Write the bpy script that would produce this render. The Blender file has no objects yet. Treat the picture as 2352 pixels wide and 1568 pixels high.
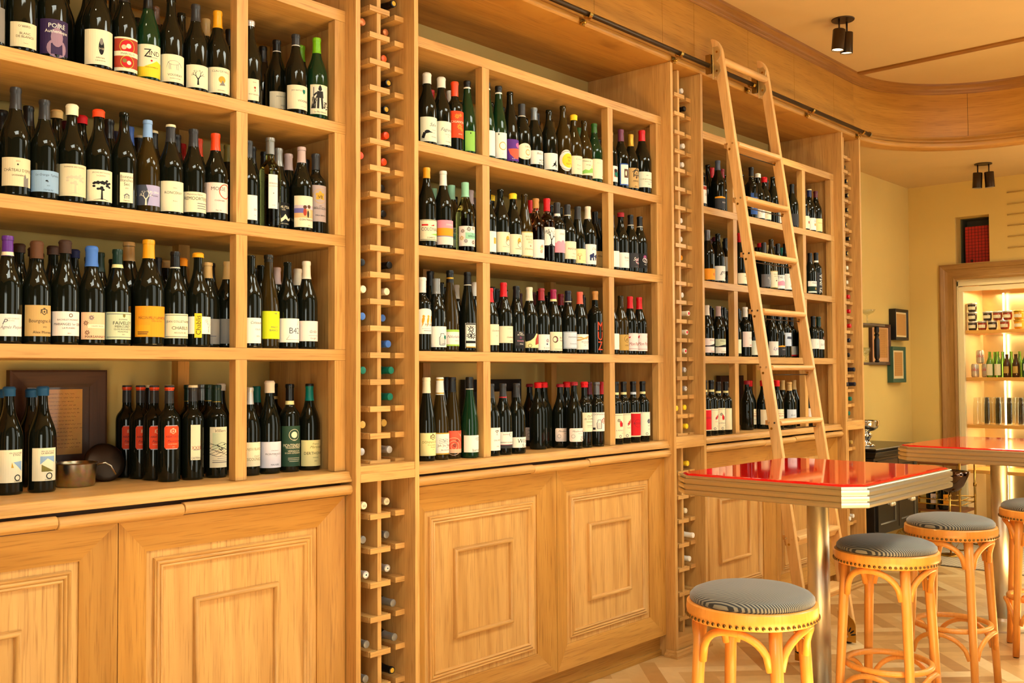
import bpy, bmesh, math, random
from mathutils import Vector, Matrix
random.seed(7)
S = bpy.context.scene
COL = S.collection
R = math.radians

# ---------------------------------------------------------------- camera
def set_camera():
    yaw, pitch, roll = R(47.8756), R(1.84031), R(-.31314)
    fw = Vector((math.sin(yaw)*math.cos(pitch), math.cos(yaw)*math.cos(pitch), math.sin(pitch)))
    rt = Vector((math.cos(yaw), -math.sin(yaw), 0)); up = rt.cross(fw)
    r2 = rt*math.cos(roll)+up*math.sin(roll); u2 = -rt*math.sin(roll)+up*math.cos(roll)
    cd = bpy.data.cameras.new('camera'); cam = bpy.data.objects.new('camera', cd); COL.objects.link(cam)
    cd.sensor_width = 36; cd.lens = 36*2292.657/2352; cd.clip_start = .05
    m = Matrix((r2, u2, -fw)).transposed().to_4x4(); m.translation = (0, -2.94, 1.48)
    cam.matrix_world = m; S.camera = cam
set_camera()

# ---------------------------------------------------------------- light and exposure
S.view_settings.view_transform = 'Standard'; S.view_settings.look = 'None'
S.view_settings.gamma = 1; S.view_settings.use_curve_mapping = False
S.view_settings.exposure = 0.15
S.cycles.max_bounces = 7; S.cycles.diffuse_bounces = 4; S.cycles.glossy_bounces = 4
S.cycles.transmission_bounces = 6; S.cycles.transparent_max_bounces = 8
S.cycles.caustics_reflective = False; S.cycles.caustics_refractive = False
S.cycles.sample_clamp_indirect = 25
W = bpy.data.worlds.new('world'); S.world = W; W.use_nodes = True
W.node_tree.nodes['Background'].inputs[0].default_value = (1, .86, .66, 1)
W.node_tree.nodes['Background'].inputs[1].default_value = .25
def area(name, loc, target, sx, sy, watts, col):
    d = bpy.data.lights.new(name, 'AREA'); d.shape = 'RECTANGLE'; d.size = sx; d.size_y = sy
    d.energy = watts; d.color = col
    o = bpy.data.objects.new(name, d); COL.objects.link(o); o.location = loc
    o.rotation_euler = (Vector(target)-Vector(loc)).to_track_quat('-Z', 'Y').to_euler()
    return o
def spot(name, loc, target, watts, col, angle=70, blend=.6, radius=.03):
    d = bpy.data.lights.new(name, 'SPOT'); d.energy = watts; d.color = col
    d.spot_size = R(angle); d.spot_blend = blend; d.shadow_soft_size = radius
    o = bpy.data.objects.new(name, d); COL.objects.link(o); o.location = loc
    o.rotation_euler = (Vector(target)-Vector(loc)).to_track_quat('-Z', 'Y').to_euler()
    return o
WARM = (1, .88, .52); DAY = (.94, 1, .88)
# daylight through the shop windows, all out of the picture: behind the camera and in the far corner
area('daylight_front', (2.5, -3.38, 1.9), (2.8, 0, 1.5), 1.4, 2.8, 30, DAY)
area('daylight_front', (6.1, -3.38, 2.1), (4.4, 0, 1.5), 1.1, 2.4, 22, DAY)
area('daylight_front', (-.9, -3.38, 1.25), (1.4, 0, 1.0), 1.1, 1.8, 40, DAY)
area('daylight_corner', (8.95, -2.7, 2.75), (1.5, 0, 1.8), 1.1, 1.3, 45, DAY)
for x in (.8, 3.6, 6.2):
    area('skylight', (x, -2.2, 3.585), (x, -2.2, 0), 1.2, .8, 46, DAY)
# sun through the windows onto the floor in front of the cabinets (the patch itself is below the picture)
sd = bpy.data.lights.new('sun', 'SUN'); sd.energy = 75; sd.angle = R(2); sd.color = (1, .96, .82)
so = bpy.data.objects.new('sun', sd); COL.objects.link(so)
so.rotation_euler = Vector((.06, .50, -.86)).to_track_quat('-Z', 'Y').to_euler()
# ceiling spotlights of the room, most of them out of the picture
for x in (.96, 3.36):
    spot('ceiling_spot', (x, -.436, 3.4), (x+.1, -.15, 0), 8, WARM, 105, .8)
for x in (.2, 2.2, 4.2, 6.2):
    spot('ceiling_spot', (x, -1.7, 3.5), (x, -.5, .3), 14, WARM, 90, .8)

# ---------------------------------------------------------------- colour
def lin(c):
    return tuple((v/12.92 if v <= .04045 else ((v+.055)/1.055)**2.4) for v in [q/255 for q in c])
PAL = dict(ink=(38,34,30), black=(14,13,13), white=(240,236,222), cream=(238,226,190), beige=(224,208,168), grey=(128,124,118),
 greylilac=(190,180,190), greywhite=(222,220,206), gold=(205,160,50), plum=(52,34,72), pearcol=(150,120,140), peach=(240,190,150), brick=(170,58,36),
 red=(205,18,26), yellow=(246,205,40), olive=(128,116,52), pale=(226,220,200), charcoal=(48,48,50), amber=(240,164,26), tan=(196,160,98),
 brown=(92,58,34), silver=(205,203,200), lime=(120,190,20), tealgreen=(14,112,92), faint=(206,190,160), orangered=(240,72,26), skyblue=(140,172,205),
 slate=(70,76,92), lavender=(170,165,205), lightblue=(132,170,222), palepink=(244,218,204), blue=(52,92,170), navy=(30,38,84), navyblack=(22,26,44),
 greyfoil=(142,142,138), greyfoil2=(110,110,112), pinkgrey=(196,172,168), sand=(226,176,120), haze=(206,188,196), violetblue=(110,104,168), mauve=(176,158,154),
 purple=(92,44,138), pinkwhite=(242,226,216), darkbrown=(60,40,30), midblue=(70,116,196), darkgreen=(18,44,30), darkgreen2=(42,92,26), palegreen=(206,214,176),
 orange=(246,156,28), limeyellow=(212,220,24), creamfoil=(228,216,190), tealblue=(28,84,130), offwhite=(232,220,200), lilacwhite=(226,220,228),
 bottlegreen=(46,74,54), paleyellow=(238,226,158), teal=(0,118,108), palegreenw=(226,230,206), leafgreen=(140,196,84), coral=(236,92,66), mauvepink=(200,96,160),
 steel=(126,134,140), mauveplum=(112,52,82), pink=(240,150,168), mint=(146,206,172), goldbeige=(208,180,100), corktan=(190,134,66), maroonred=(150,30,38),
 maroon=(92,22,34), magenta=(150,24,72), iceblue=(206,216,226), goldtan=(196,158,78), lime2=(160,200,76), darkglass=(30,26,16), amberglass=(92,60,18),
 slate2=(110,110,112), copper=(190,110,60), orangecopper=(220,96,40), creamoval=(240,230,200), pinkoval=(244,224,214), goldfoil=(206,150,40), topcream=(236,222,180))
WORD = dict(greylilac='orange-red', greywhite='off-white', plum='dark purple', amber='amber yellow', faint='cream', palepink='blush', navyblack='navy', greyfoil='grey', greyfoil2='grey',
 pinkgrey='pinkish grey', palegreen='pale green', limeyellow='lime', creamfoil='cream', tealblue='teal blue', offwhite='off-white', bottlegreen='dark green',
 paleyellow='pale yellow', palegreenw='pale', leafgreen='light green', mauveplum='plum', goldbeige='gold', corktan='cork tan', maroonred='dark red', goldtan='gold tan', lime2='light green',
 darkglass='dark', amberglass='amber', slate2='grey', orangecopper='copper orange', creamoval='oval cream', pinkoval='round pink', goldfoil='gold', darkgreen='dark green', darkgreen2='green', lightblue='light blue',
 skyblue='light blue', midblue='blue', tealgreen='teal green', orangered='orange-red', violetblue='violet', darkbrown='dark brown', pinkwhite='pinkish white', lilacwhite='lilac')
def word(c): return WORD.get(c, c)

# ---------------------------------------------------------------- materials
MATS = {}
def newmat(name):
    m = bpy.data.materials.new(name); m.use_nodes = True
    return m, m.node_tree, m.node_tree.nodes['Principled BSDF']
def plain(name, rgb, rough=.5, metal=0, spec=.5, trans=0, ior=1.45, emit=None, estr=0, noise=.06, coat=0):
    k = ('p', name)
    if k in MATS: return MATS[k]
    m, t, b = newmat(name)
    c = lin(rgb) if max(rgb) > 1.001 else rgb
    b.inputs['Base Color'].default_value = (*c, 1); b.inputs['Roughness'].default_value = rough
    b.inputs['Metallic'].default_value = metal; b.inputs['Specular IOR Level'].default_value = spec
    b.inputs['Transmission Weight'].default_value = trans; b.inputs['IOR'].default_value = ior
    b.inputs['Coat Weight'].default_value = coat
    if emit:
        b.inputs['Emission Color'].default_value = (*emit, 1); b.inputs['Emission Strength'].default_value = estr
    if noise:
        g = t.nodes.new('ShaderNodeNewGeometry'); n = t.nodes.new('ShaderNodeTexNoise'); n.inputs['Scale'].default_value = 60
        mx = t.nodes.new('ShaderNodeMix'); mx.data_type = 'RGBA'; mx.blend_type = 'MULTIPLY'; mx.inputs[0].default_value = noise
        mx.inputs[6].default_value = (*c, 1)
        t.links.new(g.outputs['Position'], n.inputs['Vector']); t.links.new(n.outputs['Color'], mx.inputs[7])
        t.links.new(mx.outputs[2], b.inputs['Base Color'])
    MATS[k] = m; return m
def ink(c): return plain('paper_'+c, PAL[c], .55, 0, .3, noise=0)
def foil(c):
    met = c in ('silver', 'gold', 'greyfoil', 'greyfoil2', 'steel', 'copper', 'goldfoil')
    return plain('foil_'+c, PAL[c], .34, .55 if met else 0, .5, noise=.05)
def wood(name, axis='z', dark=(140,86,30), mid=(200,151,82), light=(216,170,102), rough=.42, scale=1.0, contrast=1.0):
    k = ('w', name, axis)
    if k in MATS: return MATS[k]
    m, t, b = newmat(name+'_'+axis)
    N, L = t.nodes.new, t.links.new
    g = N('ShaderNodeNewGeometry'); oi = N('ShaderNodeObjectInfo')
    add = N('ShaderNodeVectorMath'); add.operation = 'MULTIPLY_ADD'
    cmb = N('ShaderNodeCombineXYZ')
    for i, f_ in enumerate((7.3, 11.1, 5.7)):
        mm = N('ShaderNodeMath'); mm.operation = 'MULTIPLY'; mm.inputs[1].default_value = f_
        L(oi.outputs['Random'], mm.inputs[0]); L(mm.outputs[0], cmb.inputs[i])
    add.operation = 'ADD'; L(g.outputs['Position'], add.inputs[0]); L(cmb.outputs[0], add.inputs[1])
    def mp(along, across):
        q = N('ShaderNodeMapping'); s = [across*scale]*3
        for ch in ('xy' if axis == 'h' else axis): s['xyz'.index(ch)] = along*scale
       
        q.inputs['Scale'].default_value = s; L(add.outputs[0], q.inputs['Vector']); return q
    n1 = N('ShaderNodeTexNoise'); n1.inputs['Scale'].default_value = 1; n1.inputs['Detail'].default_value = 5; n1.inputs['Distortion'].default_value = .8
    L(mp(.9, 13).outputs[0], n1.inputs['Vector'])
    n2 = N('ShaderNodeTexNoise'); n2.inputs['Scale'].default_value = 1; n2.inputs['Detail'].default_value = 3
    L(mp(7, 190).outputs[0], n2.inputs['Vector'])
    wv = N('ShaderNodeTexWave'); wv.inputs['Scale'].default_value = .8; wv.inputs['Distortion'].default_value = 9; wv.inputs['Detail'].default_value = 2; wv.inputs['Detail Scale'].default_value = .7
    wv.bands_direction = 'DIAGONAL'
    L(mp(.7, 7).outputs[0], wv.inputs['Vector'])
    r = N('ShaderNodeValToRGB'); e = r.color_ramp.elements
    e[0].position = .32; e[0].color = (*lin(mid), 1); e[1].position = .72; e[1].color = (*lin(light), 1)
    L(n1.outputs['Fac'], r.inputs[0])
    mx = N('ShaderNodeMix'); mx.data_type = 'RGBA'; mx.inputs[7].default_value = (*lin(dark), 1)
    mr = N('ShaderNodeMapRange'); mr.inputs[1].default_value = .52; mr.inputs[2].default_value = .78; mr.inputs[3].default_value = 0; mr.inputs[4].default_value = .62*contrast
    L(n2.outputs['Fac'], mr.inputs[0]); L(mr.outputs[0], mx.inputs[0]); L(r.outputs[0], mx.inputs[6])
    mx2 = N('ShaderNodeMix'); mx2.data_type = 'RGBA'; mx2.inputs[7].default_value = (*lin(dark), 1)
    mr2 = N('ShaderNodeMapRange'); mr2.inputs[1].default_value = .55; mr2.inputs[2].default_value = 1; mr2.inputs[3].default_value = 0; mr2.inputs[4].default_value = .17*contrast
    L(wv.outputs['Fac'], mr2.inputs[0]); L(mr2.outputs[0], mx2.inputs[0]); L(mx.outputs[2], mx2.inputs[6])
    hv = N('ShaderNodeHueSaturation'); rv = N('ShaderNodeMapRange'); rv.inputs[3].default_value = .93; rv.inputs[4].default_value = 1.06
    L(oi.outputs['Random'], rv.inputs[0]); L(rv.outputs[0], hv.inputs['Value']); L(mx2.outputs[2], hv.inputs['Color'])
    L(hv.outputs[0], b.inputs['Base Color']); b.inputs['Roughness'].default_value = rough; b.inputs['Specular IOR Level'].default_value = .35
    bp = N('ShaderNodeBump'); bp.inputs['Strength'].default_value = .06; bp.inputs['Distance'].default_value = .002
    L(n2.outputs['Fac'], bp.inputs['Height']); L(bp.outputs[0], b.inputs['Normal'])
    MATS[k] = m; return m
def oak(axis='z'): return wood('oak', axis)
def oakd(axis='z'): return wood('oak_warm', axis, (122,70,18), (182,127,52), (200,147,70))
def plaster(name, rgb, rough=.8):
    k = ('pl', name)
    if k in MATS: return MATS[k]
    m, t, b = newmat(name); N, L = t.nodes.new, t.links.new
    g = N('ShaderNodeNewGeometry'); n = N('ShaderNodeTexNoise'); n.inputs['Scale'].default_value = 3; n.inputs['Detail'].default_value = 6
    r = N('ShaderNodeValToRGB'); c = lin(rgb)
    r.color_ramp.elements[0].color = (*[v*.93 for v in c], 1); r.color_ramp.elements[1].color = (*[min(1, v*1.05) for v in c], 1)
    L(g.outputs['Position'], n.inputs['Vector']); L(n.outputs['Fac'], r.inputs[0]); L(r.outputs[0], b.inputs['Base Color'])
    b.inputs['Roughness'].default_value = rough; b.inputs['Specular IOR Level'].default_value = .2
    n2 = N('ShaderNodeTexNoise'); n2.inputs['Scale'].default_value = 260; L(g.outputs['Position'], n2.inputs['Vector'])
    bp = N('ShaderNodeBump'); bp.inputs['Strength'].default_value = .05; bp.inputs['Distance'].default_value = .001
    L(n2.outputs['Fac'], bp.inputs['Height']); L(bp.outputs[0], b.inputs['Normal'])
    MATS[k] = m; return m
BRASS = lambda: plain('brass', (196,156,74), .25, 1)
ABRASS = lambda: plain('aged_brass', (176,150,96), .32, 1)
BRONZE = lambda: plain('bronze', (74,60,44), .38, .9)
STEEL = lambda: plain('brushed_steel', (214,204,182), .38, 1)
CHROME = lambda: plain('polished_metal', (214,206,190), .08, 1)
GLASS = {'k': ((.006,.007,.004), 0), 'g': ((.006,.03,.01), 0), 'a': ((.03,.018,.004), 0), 'y': ((.80,.78,.22), 1), 'o': ((.95,.36,.14), 1)}
def glassmat(g):
    c, tr = GLASS[g]
    if tr: return plain('wine_glass_'+g, c, .02, 0, .5, 1, 1.32, noise=0)
    return plain('bottle_glass_'+g, c, .04, 0, .38, noise=0)
def thin(name, tint=(1,1,1), body=.0):
    k = ('t', name)
    if k in MATS: return MATS[k]
    m, t, b = newmat(name); N, L = t.nodes.new, t.links.new; t.nodes.remove(b)
    tr = N('ShaderNodeBsdfTransparent'); tr.inputs[0].default_value = (*tint, 1); gl = N('ShaderNodeBsdfGlossy'); gl.inputs['Roughness'].default_value = .03
    lw = N('ShaderNodeLayerWeight'); lw.inputs[0].default_value = .5; mx = N('ShaderNodeMixShader')
    pw = N('ShaderNodeMath'); pw.operation = 'POWER'; pw.inputs[1].default_value = 4; L(lw.outputs['Facing'], pw.inputs[0])
    ma = N('ShaderNodeMath'); ma.operation = 'MULTIPLY_ADD'; ma.inputs[1].default_value = .6; ma.inputs[2].default_value = .03+body; L(pw.outputs[0], ma.inputs[0])
    L(ma.outputs[0], mx.inputs[0]); L(tr.outputs[0], mx.inputs[1]); L(gl.outputs[0], mx.inputs[2]); L(mx.outputs[0], t.nodes['Material Output'].inputs[0])
    MATS[k] = m; return m
CLEAR = lambda: thin('clear_glass', (.95,.97,.95), .05)

# ---------------------------------------------------------------- mesh helpers
def box(bm, x0, x1, y0, y1, z0, z1, mi=0):
    vs = [bm.verts.new((x, y, z)) for z in (z0, z1) for x, y in ((x0,y0),(x1,y0),(x1,y1),(x0,y1))]
    for q in ((3,2,1,0),(4,5,6,7),(0,1,5,4),(1,2,6,5),(2,3,7,6),(3,0,4,7)):
        bm.faces.new([vs[i] for i in q]).material_index = mi
    return vs
def lathe(bm, prof, seg=32, center=(0,0,0), mi=0, capb=True, capt=True, mfun=None):
    rings = []
    for r, z in prof:
        if r < 1e-6: rings.append([bm.verts.new((center[0], center[1], center[2]+z))])
        else: rings.append([bm.verts.new((center[0]+r*math.cos(2*math.pi*i/seg), center[1]+r*math.sin(2*math.pi*i/seg), center[2]+z)) for i in range(seg)])
    for k, (a, b) in enumerate(zip(rings, rings[1:])):
        for i in range(seg):
            j = (i+1) % seg
            if len(a) == 1 and len(b) == 1: continue
            if len(a) == 1: f = bm.faces.new((a[0], b[j], b[i]))
            elif len(b) == 1: f = bm.faces.new((a[i], a[j], b[0]))
            else: f = bm.faces.new((a[i], a[j], b[j], b[i]))
            f.smooth = True; f.material_index = mfun(k) if mfun else mi
    if capb and len(rings[0]) > 1: bm.faces.new(rings[0][::-1]).material_index = mfun(0) if mfun else mi
    if capt and len(rings[-1]) > 1: bm.faces.new(rings[-1]).material_index = mfun(len(prof)-2) if mfun else mi
def tube(bm, pts, r, seg=10, closed=False, mi=0):
    P = [Vector(p) for p in pts]; n = len(P); rings = []
    rr = r if isinstance(r, (list, tuple)) else [r]*n
    up0 = None
    for i in range(n):
        a = P[i-1] if (i > 0 or closed) else P[i]; b = P[(i+1) % n] if (i < n-1 or closed) else P[i]
        d = (b-a).normalized()
        if up0 is None: up0 = Vector((0,0,1)) if abs(d.z) < .9 else Vector((1,0,0))
        s = d.cross(up0)
        if s.length < 1e-6: s = d.orthogonal()
        s.normalize(); u = s.cross(d).normalized(); up0 = u
        rings.append([bm.verts.new(P[i]+(s*math.cos(2*math.pi*k/seg)+u*math.sin(2*math.pi*k/seg))*rr[i]) for k in range(seg)])
    for i in range(n if closed else n-1):
        a, b = rings[i], rings[(i+1) % n]
        for k in range(seg):
            f = bm.faces.new((a[k], a[(k+1) % seg], b[(k+1) % seg], b[k])); f.smooth = True; f.material_index = mi
    if not closed:
        bm.faces.new(rings[0][::-1]).material_index = mi; bm.faces.new(rings[-1]).material_index = mi
def cyl(bm, p, q, r, seg=20, mi=0): tube(bm, [p, q], r, seg, mi=mi)
def ball(bm, c, r, sz=1, seg=12):
    lathe(bm, [(0 if k in (0, 8) else r*math.sin(math.pi*k/8), -r*sz*math.cos(math.pi*k/8)) for k in range(9)], seg, c)
def extrude_poly(bm, pts, axis, a0, a1, mi=0):
    """pts: 2-D outline (the two other axes in xyz order); extruded along axis from a0 to a1"""
    def v3(p, a):
        l = list(p); l.insert('xyz'.index(axis), a); return l
    A = [bm.verts.new(v3(p, a0)) for p in pts]; B = [bm.verts.new(v3(p, a1)) for p in pts]
    n = len(pts)
    for i in range(n): bm.faces.new((A[i], A[(i+1) % n], B[(i+1) % n], B[i])).material_index = mi
    bm.faces.new(A[::-1]).material_index = mi; bm.faces.new(B).material_index = mi
def sweep(bm, path, prof, close=True):
    """path: [(x, y, nx, ny)] with n towards the room; prof: [(d, z)] closed outline"""
    rings = [[bm.verts.new((x+nx*d, y+ny*d, z)) for d, z in prof] for x, y, nx, ny in path]
    n = len(prof)
    for a, b in zip(rings, rings[1:]):
        for k in range(n if close else n-1):
            bm.faces.new((a[k], a[(k+1) % n], b[(k+1) % n], b[k]))
    if close:
        bm.faces.new(rings[0][::-1]); bm.faces.new(rings[-1])
def mesh_of(name, bm, mats, recalc=True, smooth_angle=None):
    if recalc: bmesh.ops.recalc_face_normals(bm, faces=bm.faces[:])
    me = bpy.data.meshes.new(name); bm.to_mesh(me); bm.free()
    for m in (mats if isinstance(mats, (list, tuple)) else [mats]): me.materials.append(m)
    if smooth_angle:
        for p in me.polygons: p.use_smooth = True
        try: me.set_sharp_from_angle(angle=R(smooth_angle))
        except Exception: pass
    return me
def link(name, me, parent=None, loc=None):
    o = bpy.data.objects.new(name, me); COL.objects.link(o)
    if parent is not None: o.parent = parent
    if loc is not None: o.location = loc
    return o
def world_loc(o):
    v = Vector((0,0,0))
    while o is not None: v += o.location; o = o.parent
    return v
def part(name, bm, mats, parent, bevel=0, smooth=None, label=None):
    """mesh built in world coordinates -> child of parent (parents carry translation only)"""
    off = world_loc(parent) if parent is not None else Vector((0,0,0))
    if off.length: bmesh.ops.translate(bm, vec=-off, verts=bm.verts[:])
    o = link(name, mesh_of(name, bm, mats, True, smooth), parent)
    if bevel:
        md = o.modifiers.new('bevel', 'BEVEL'); md.width = bevel; md.segments = 2; md.limit_method = 'ANGLE'; md.angle_limit = R(40)
    if label: o['label'] = label
    return o
def tag(o, label, cat, group=None):
    o['label'] = label; o['category'] = cat
    if group: o['group'] = group
    return o
def thing(name, loc, label, cat, group=None):
    o = bpy.data.objects.new(name, None); COL.objects.link(o); o.location = loc; o.empty_display_size = .05
    return tag(o, label, cat, group)
def struct(name, bm, mats, bevel=0, smooth=None):
    o = part(name, bm, mats, None, bevel, smooth); o['kind'] = 'structure'; return o
def copy_tree(o, parent=None):
    c = o.copy(); COL.objects.link(c); c.parent = parent
    for ch in list(o.children): copy_tree(ch, c)
    return c
BM = bmesh.new
# ---------------------------------------------------------------- wine bottles
PROF = {  # (height fraction, radius fraction)
 'B': [(0,.90),(.012,.985),(.03,1),(.5,1),(.54,.985),(.59,.92),(.64,.80),(.69,.66),(.74,.52),(.79,.43),(.84,.37),(.93,.345),(.955,.345),(.957,.378),(.985,.378),(1,.35)],
 'T': [(0,.90),(.012,.985),(.03,1),(.46,1),(.51,.98),(.57,.90),(.63,.77),(.70,.60),(.76,.47),(.82,.385),(.93,.35),(.955,.345),(.957,.38),(.985,.38),(1,.35)],
 'X': [(0,.92),(.012,.985),(.03,1),(.60,1),(.635,.985),(.665,.93),(.69,.83),(.715,.66),(.735,.52),(.76,.43),(.80,.40),(.93,.385),(.955,.385),(.957,.43),(.985,.43),(1,.40)],
 'R': [(0,.90),(.012,.985),(.03,1),(.36,1),(.42,.985),(.50,.92),(.58,.81),(.66,.68),(.74,.55),(.80,.46),(.86,.42),(.95,.385),(.957,.385),(.96,.42),(.987,.42),(1,.39)]}
PROF['C'] = PROF['B']; PROF['M'] = PROF['B']
def rad_at(typ, Rb, H, z):
    P = PROF[typ]; u = max(0, min(1, z/H))
    for (a, ra), (b, rb) in zip(P, P[1:]):
        if a <= u <= b: return Rb*(ra+(rb-ra)*((u-a)/(b-a) if b > a else 0))
    return Rb*P[-1][1]
BCACHE = {}
def bottle_mesh(typ, Rb, H, glass):
    k = (typ, round(Rb, 4), round(H*100)/100, glass)
    if k not in BCACHE:
        bm = BM(); P = PROF[typ]; pr = [(0, .0)]
        pr += [(Rb*r_, H*u) for u, r_ in P]
        lathe(bm, pr, 36, capb=False, capt=True)
        me = mesh_of('wine_bottle', bm, glassmat(glass)); me.set_sharp_from_angle(angle=R(50))
        BCACHE[k] = me
    return BCACHE[k]
def cap_mesh(typ, Rb, H, style, col, L_, band):
    k = ('cap', typ, round(Rb, 4), round(H*100)/100, style, col, round(L_, 2), band)
    if k in BCACHE: return BCACHE[k]
    off = {'wax': .0026, 'screw': .0011}.get(style, .0007); n = 16
    mats = [ink(col) if style == 'wax' else foil(col)]
    rules = []   # (lo, hi, colour) in fractions of the cap from its lower edge
    if band in ('white','whiteband','whitelow','bluelow','redlow','creamlow','goldband','scriptcap','goldnum'):
        c = {'white':'white','whiteband':'pale','whitelow':'white','bluelow':'iceblue','redlow':'red','creamlow':'cream','goldband':'paleyellow','scriptcap':'pale','goldnum':'gold'}[band]
        rules = [((.02, .2) if band in ('whitelow','bluelow','creamlow','goldband') else (.04,.1), c)]
        if band == 'goldnum': rules = [((.3,.42), c)]
    elif band in ('topcream','orangetop','blacktop'):
        rules = [((.86, 1.01), {'topcream':'topcream','orangetop':'orangered','blacktop':'black'}[band])]
        if band == 'orangetop': rules = [((.72,.9),'orangered')]
    elif band == 'goldbands': rules = [((.05,.12),'gold'), ((.82,.9),'gold')]
    elif band == 'emblem': rules = [((.03,.06),'gold')]
    for (_, c) in rules: mats.append(foil(c))
    pr = []
    edges = sorted({0, 1, *[min(1, v) for (r_, c) in rules for v in r_], *[i/n for i in range(n+1)]})
    for u in edges:
        z = H-L_+L_*u; r_ = rad_at(typ, Rb, H, z)+off
        if style == 'screw' and .5 < u < .92: r_ += .0006*(int(u*40) % 2)
        if style == 'wax': r_ = r_*(1+.06*math.sin(u*9))+.0004*math.sin(u*23)
        if style in ('wax', 'screw'): r_ = max(r_, Rb*.378+off)
        pr.append((r_, z))
    zt = H+(.0035 if style == 'wax' else .0008)
    if style == 'wax': pr[-1] = (pr[-1][0]*.95, H+.001)
    pr += [(pr[-1][0]*.82, zt), (0, zt)]
    def mf(kk):
        if kk >= len(edges)-1: u = .99
        else: u = (edges[kk]+edges[kk+1])/2
        for i, (r_, c) in enumerate(rules):
            if r_[0] <= u <= r_[1]: return i+1
        return 0
    bm = BM(); lathe(bm, pr, 28, capb=False, capt=False, mfun=mf)
    me = mesh_of('capsule', bm, mats); me.set_sharp_from_angle(angle=R(50))
    BCACHE[k] = me; return me

# ---- printed matter: flat shapes in metres, bent round the bottle
TXT = {}
def text_tris(s):
    if s in TXT: return TXT[s]
    cu = bpy.data.curves.new('txt', 'FONT'); cu.body = s; cu.size = 1; cu.resolution_u = 2
    o = bpy.data.objects.new('txt', cu); COL.objects.link(o)
    dg = bpy.context.evaluated_depsgraph_get(); dg.update()
    me = o.evaluated_get(dg).to_mesh()
    vs = [(v.co.x, v.co.y) for v in me.vertices]; fs = [tuple(p.vertices) for p in me.polygons]
    o.evaluated_get(dg).to_mesh_clear(); bpy.data.objects.remove(o); bpy.data.curves.remove(cu)
    if vs:
        x0 = min(v[0] for v in vs); x1 = max(v[0] for v in vs); y0 = min(v[1] for v in vs); y1 = max(v[1] for v in vs)
    else: x0 = x1 = y0 = y1 = 0
    TXT[s] = (vs, fs, x0, x1, y0, y1); return TXT[s]
def ell(cx, cz, a, b, n=14, rot=0):
    o = []
    for i in range(n):
        u, v = a*math.cos(2*math.pi*i/n), b*math.sin(2*math.pi*i/n)
        o.append((cx+u*math.cos(rot)-v*math.sin(rot), cz+u*math.sin(rot)+v*math.cos(rot)))
    return o
def strip(pts, w0, w1=None):
    w1 = w0 if w1 is None else w1; out = []
    for i in range(len(pts)-1):
        (x0, z0), (x1, z1) = pts[i], pts[i+1]; d = math.hypot(x1-x0, z1-z0) or 1
        a = w0+(w1-w0)*i/max(1, len(pts)-1); b = w0+(w1-w0)*(i+1)/max(1, len(pts)-1)
        nx, nz = -(z1-z0)/d, (x1-x0)/d
        out.append([(x0+nx*a, z0+nz*a), (x0-nx*a, z0-nz*a), (x1-nx*b, z1-nz*b), (x1+nx*b, z1+nz*b)])
    return out
def branch(x, z, ang, ln, w, dep, rnd, out):
    x1, z1 = x+ln*math.cos(ang), z+ln*math.sin(ang)
    out += strip([(x, z), (x1, z1)], w, w*.6)
    if dep:
        for s in ((-1, 1) if rnd.random() < .8 else (-1, 0, 1)):
            branch(x1, z1, ang+s*rnd.uniform(.3, .75), ln*rnd.uniform(.6, .85), w*.6, dep-1, rnd, out)
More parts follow.
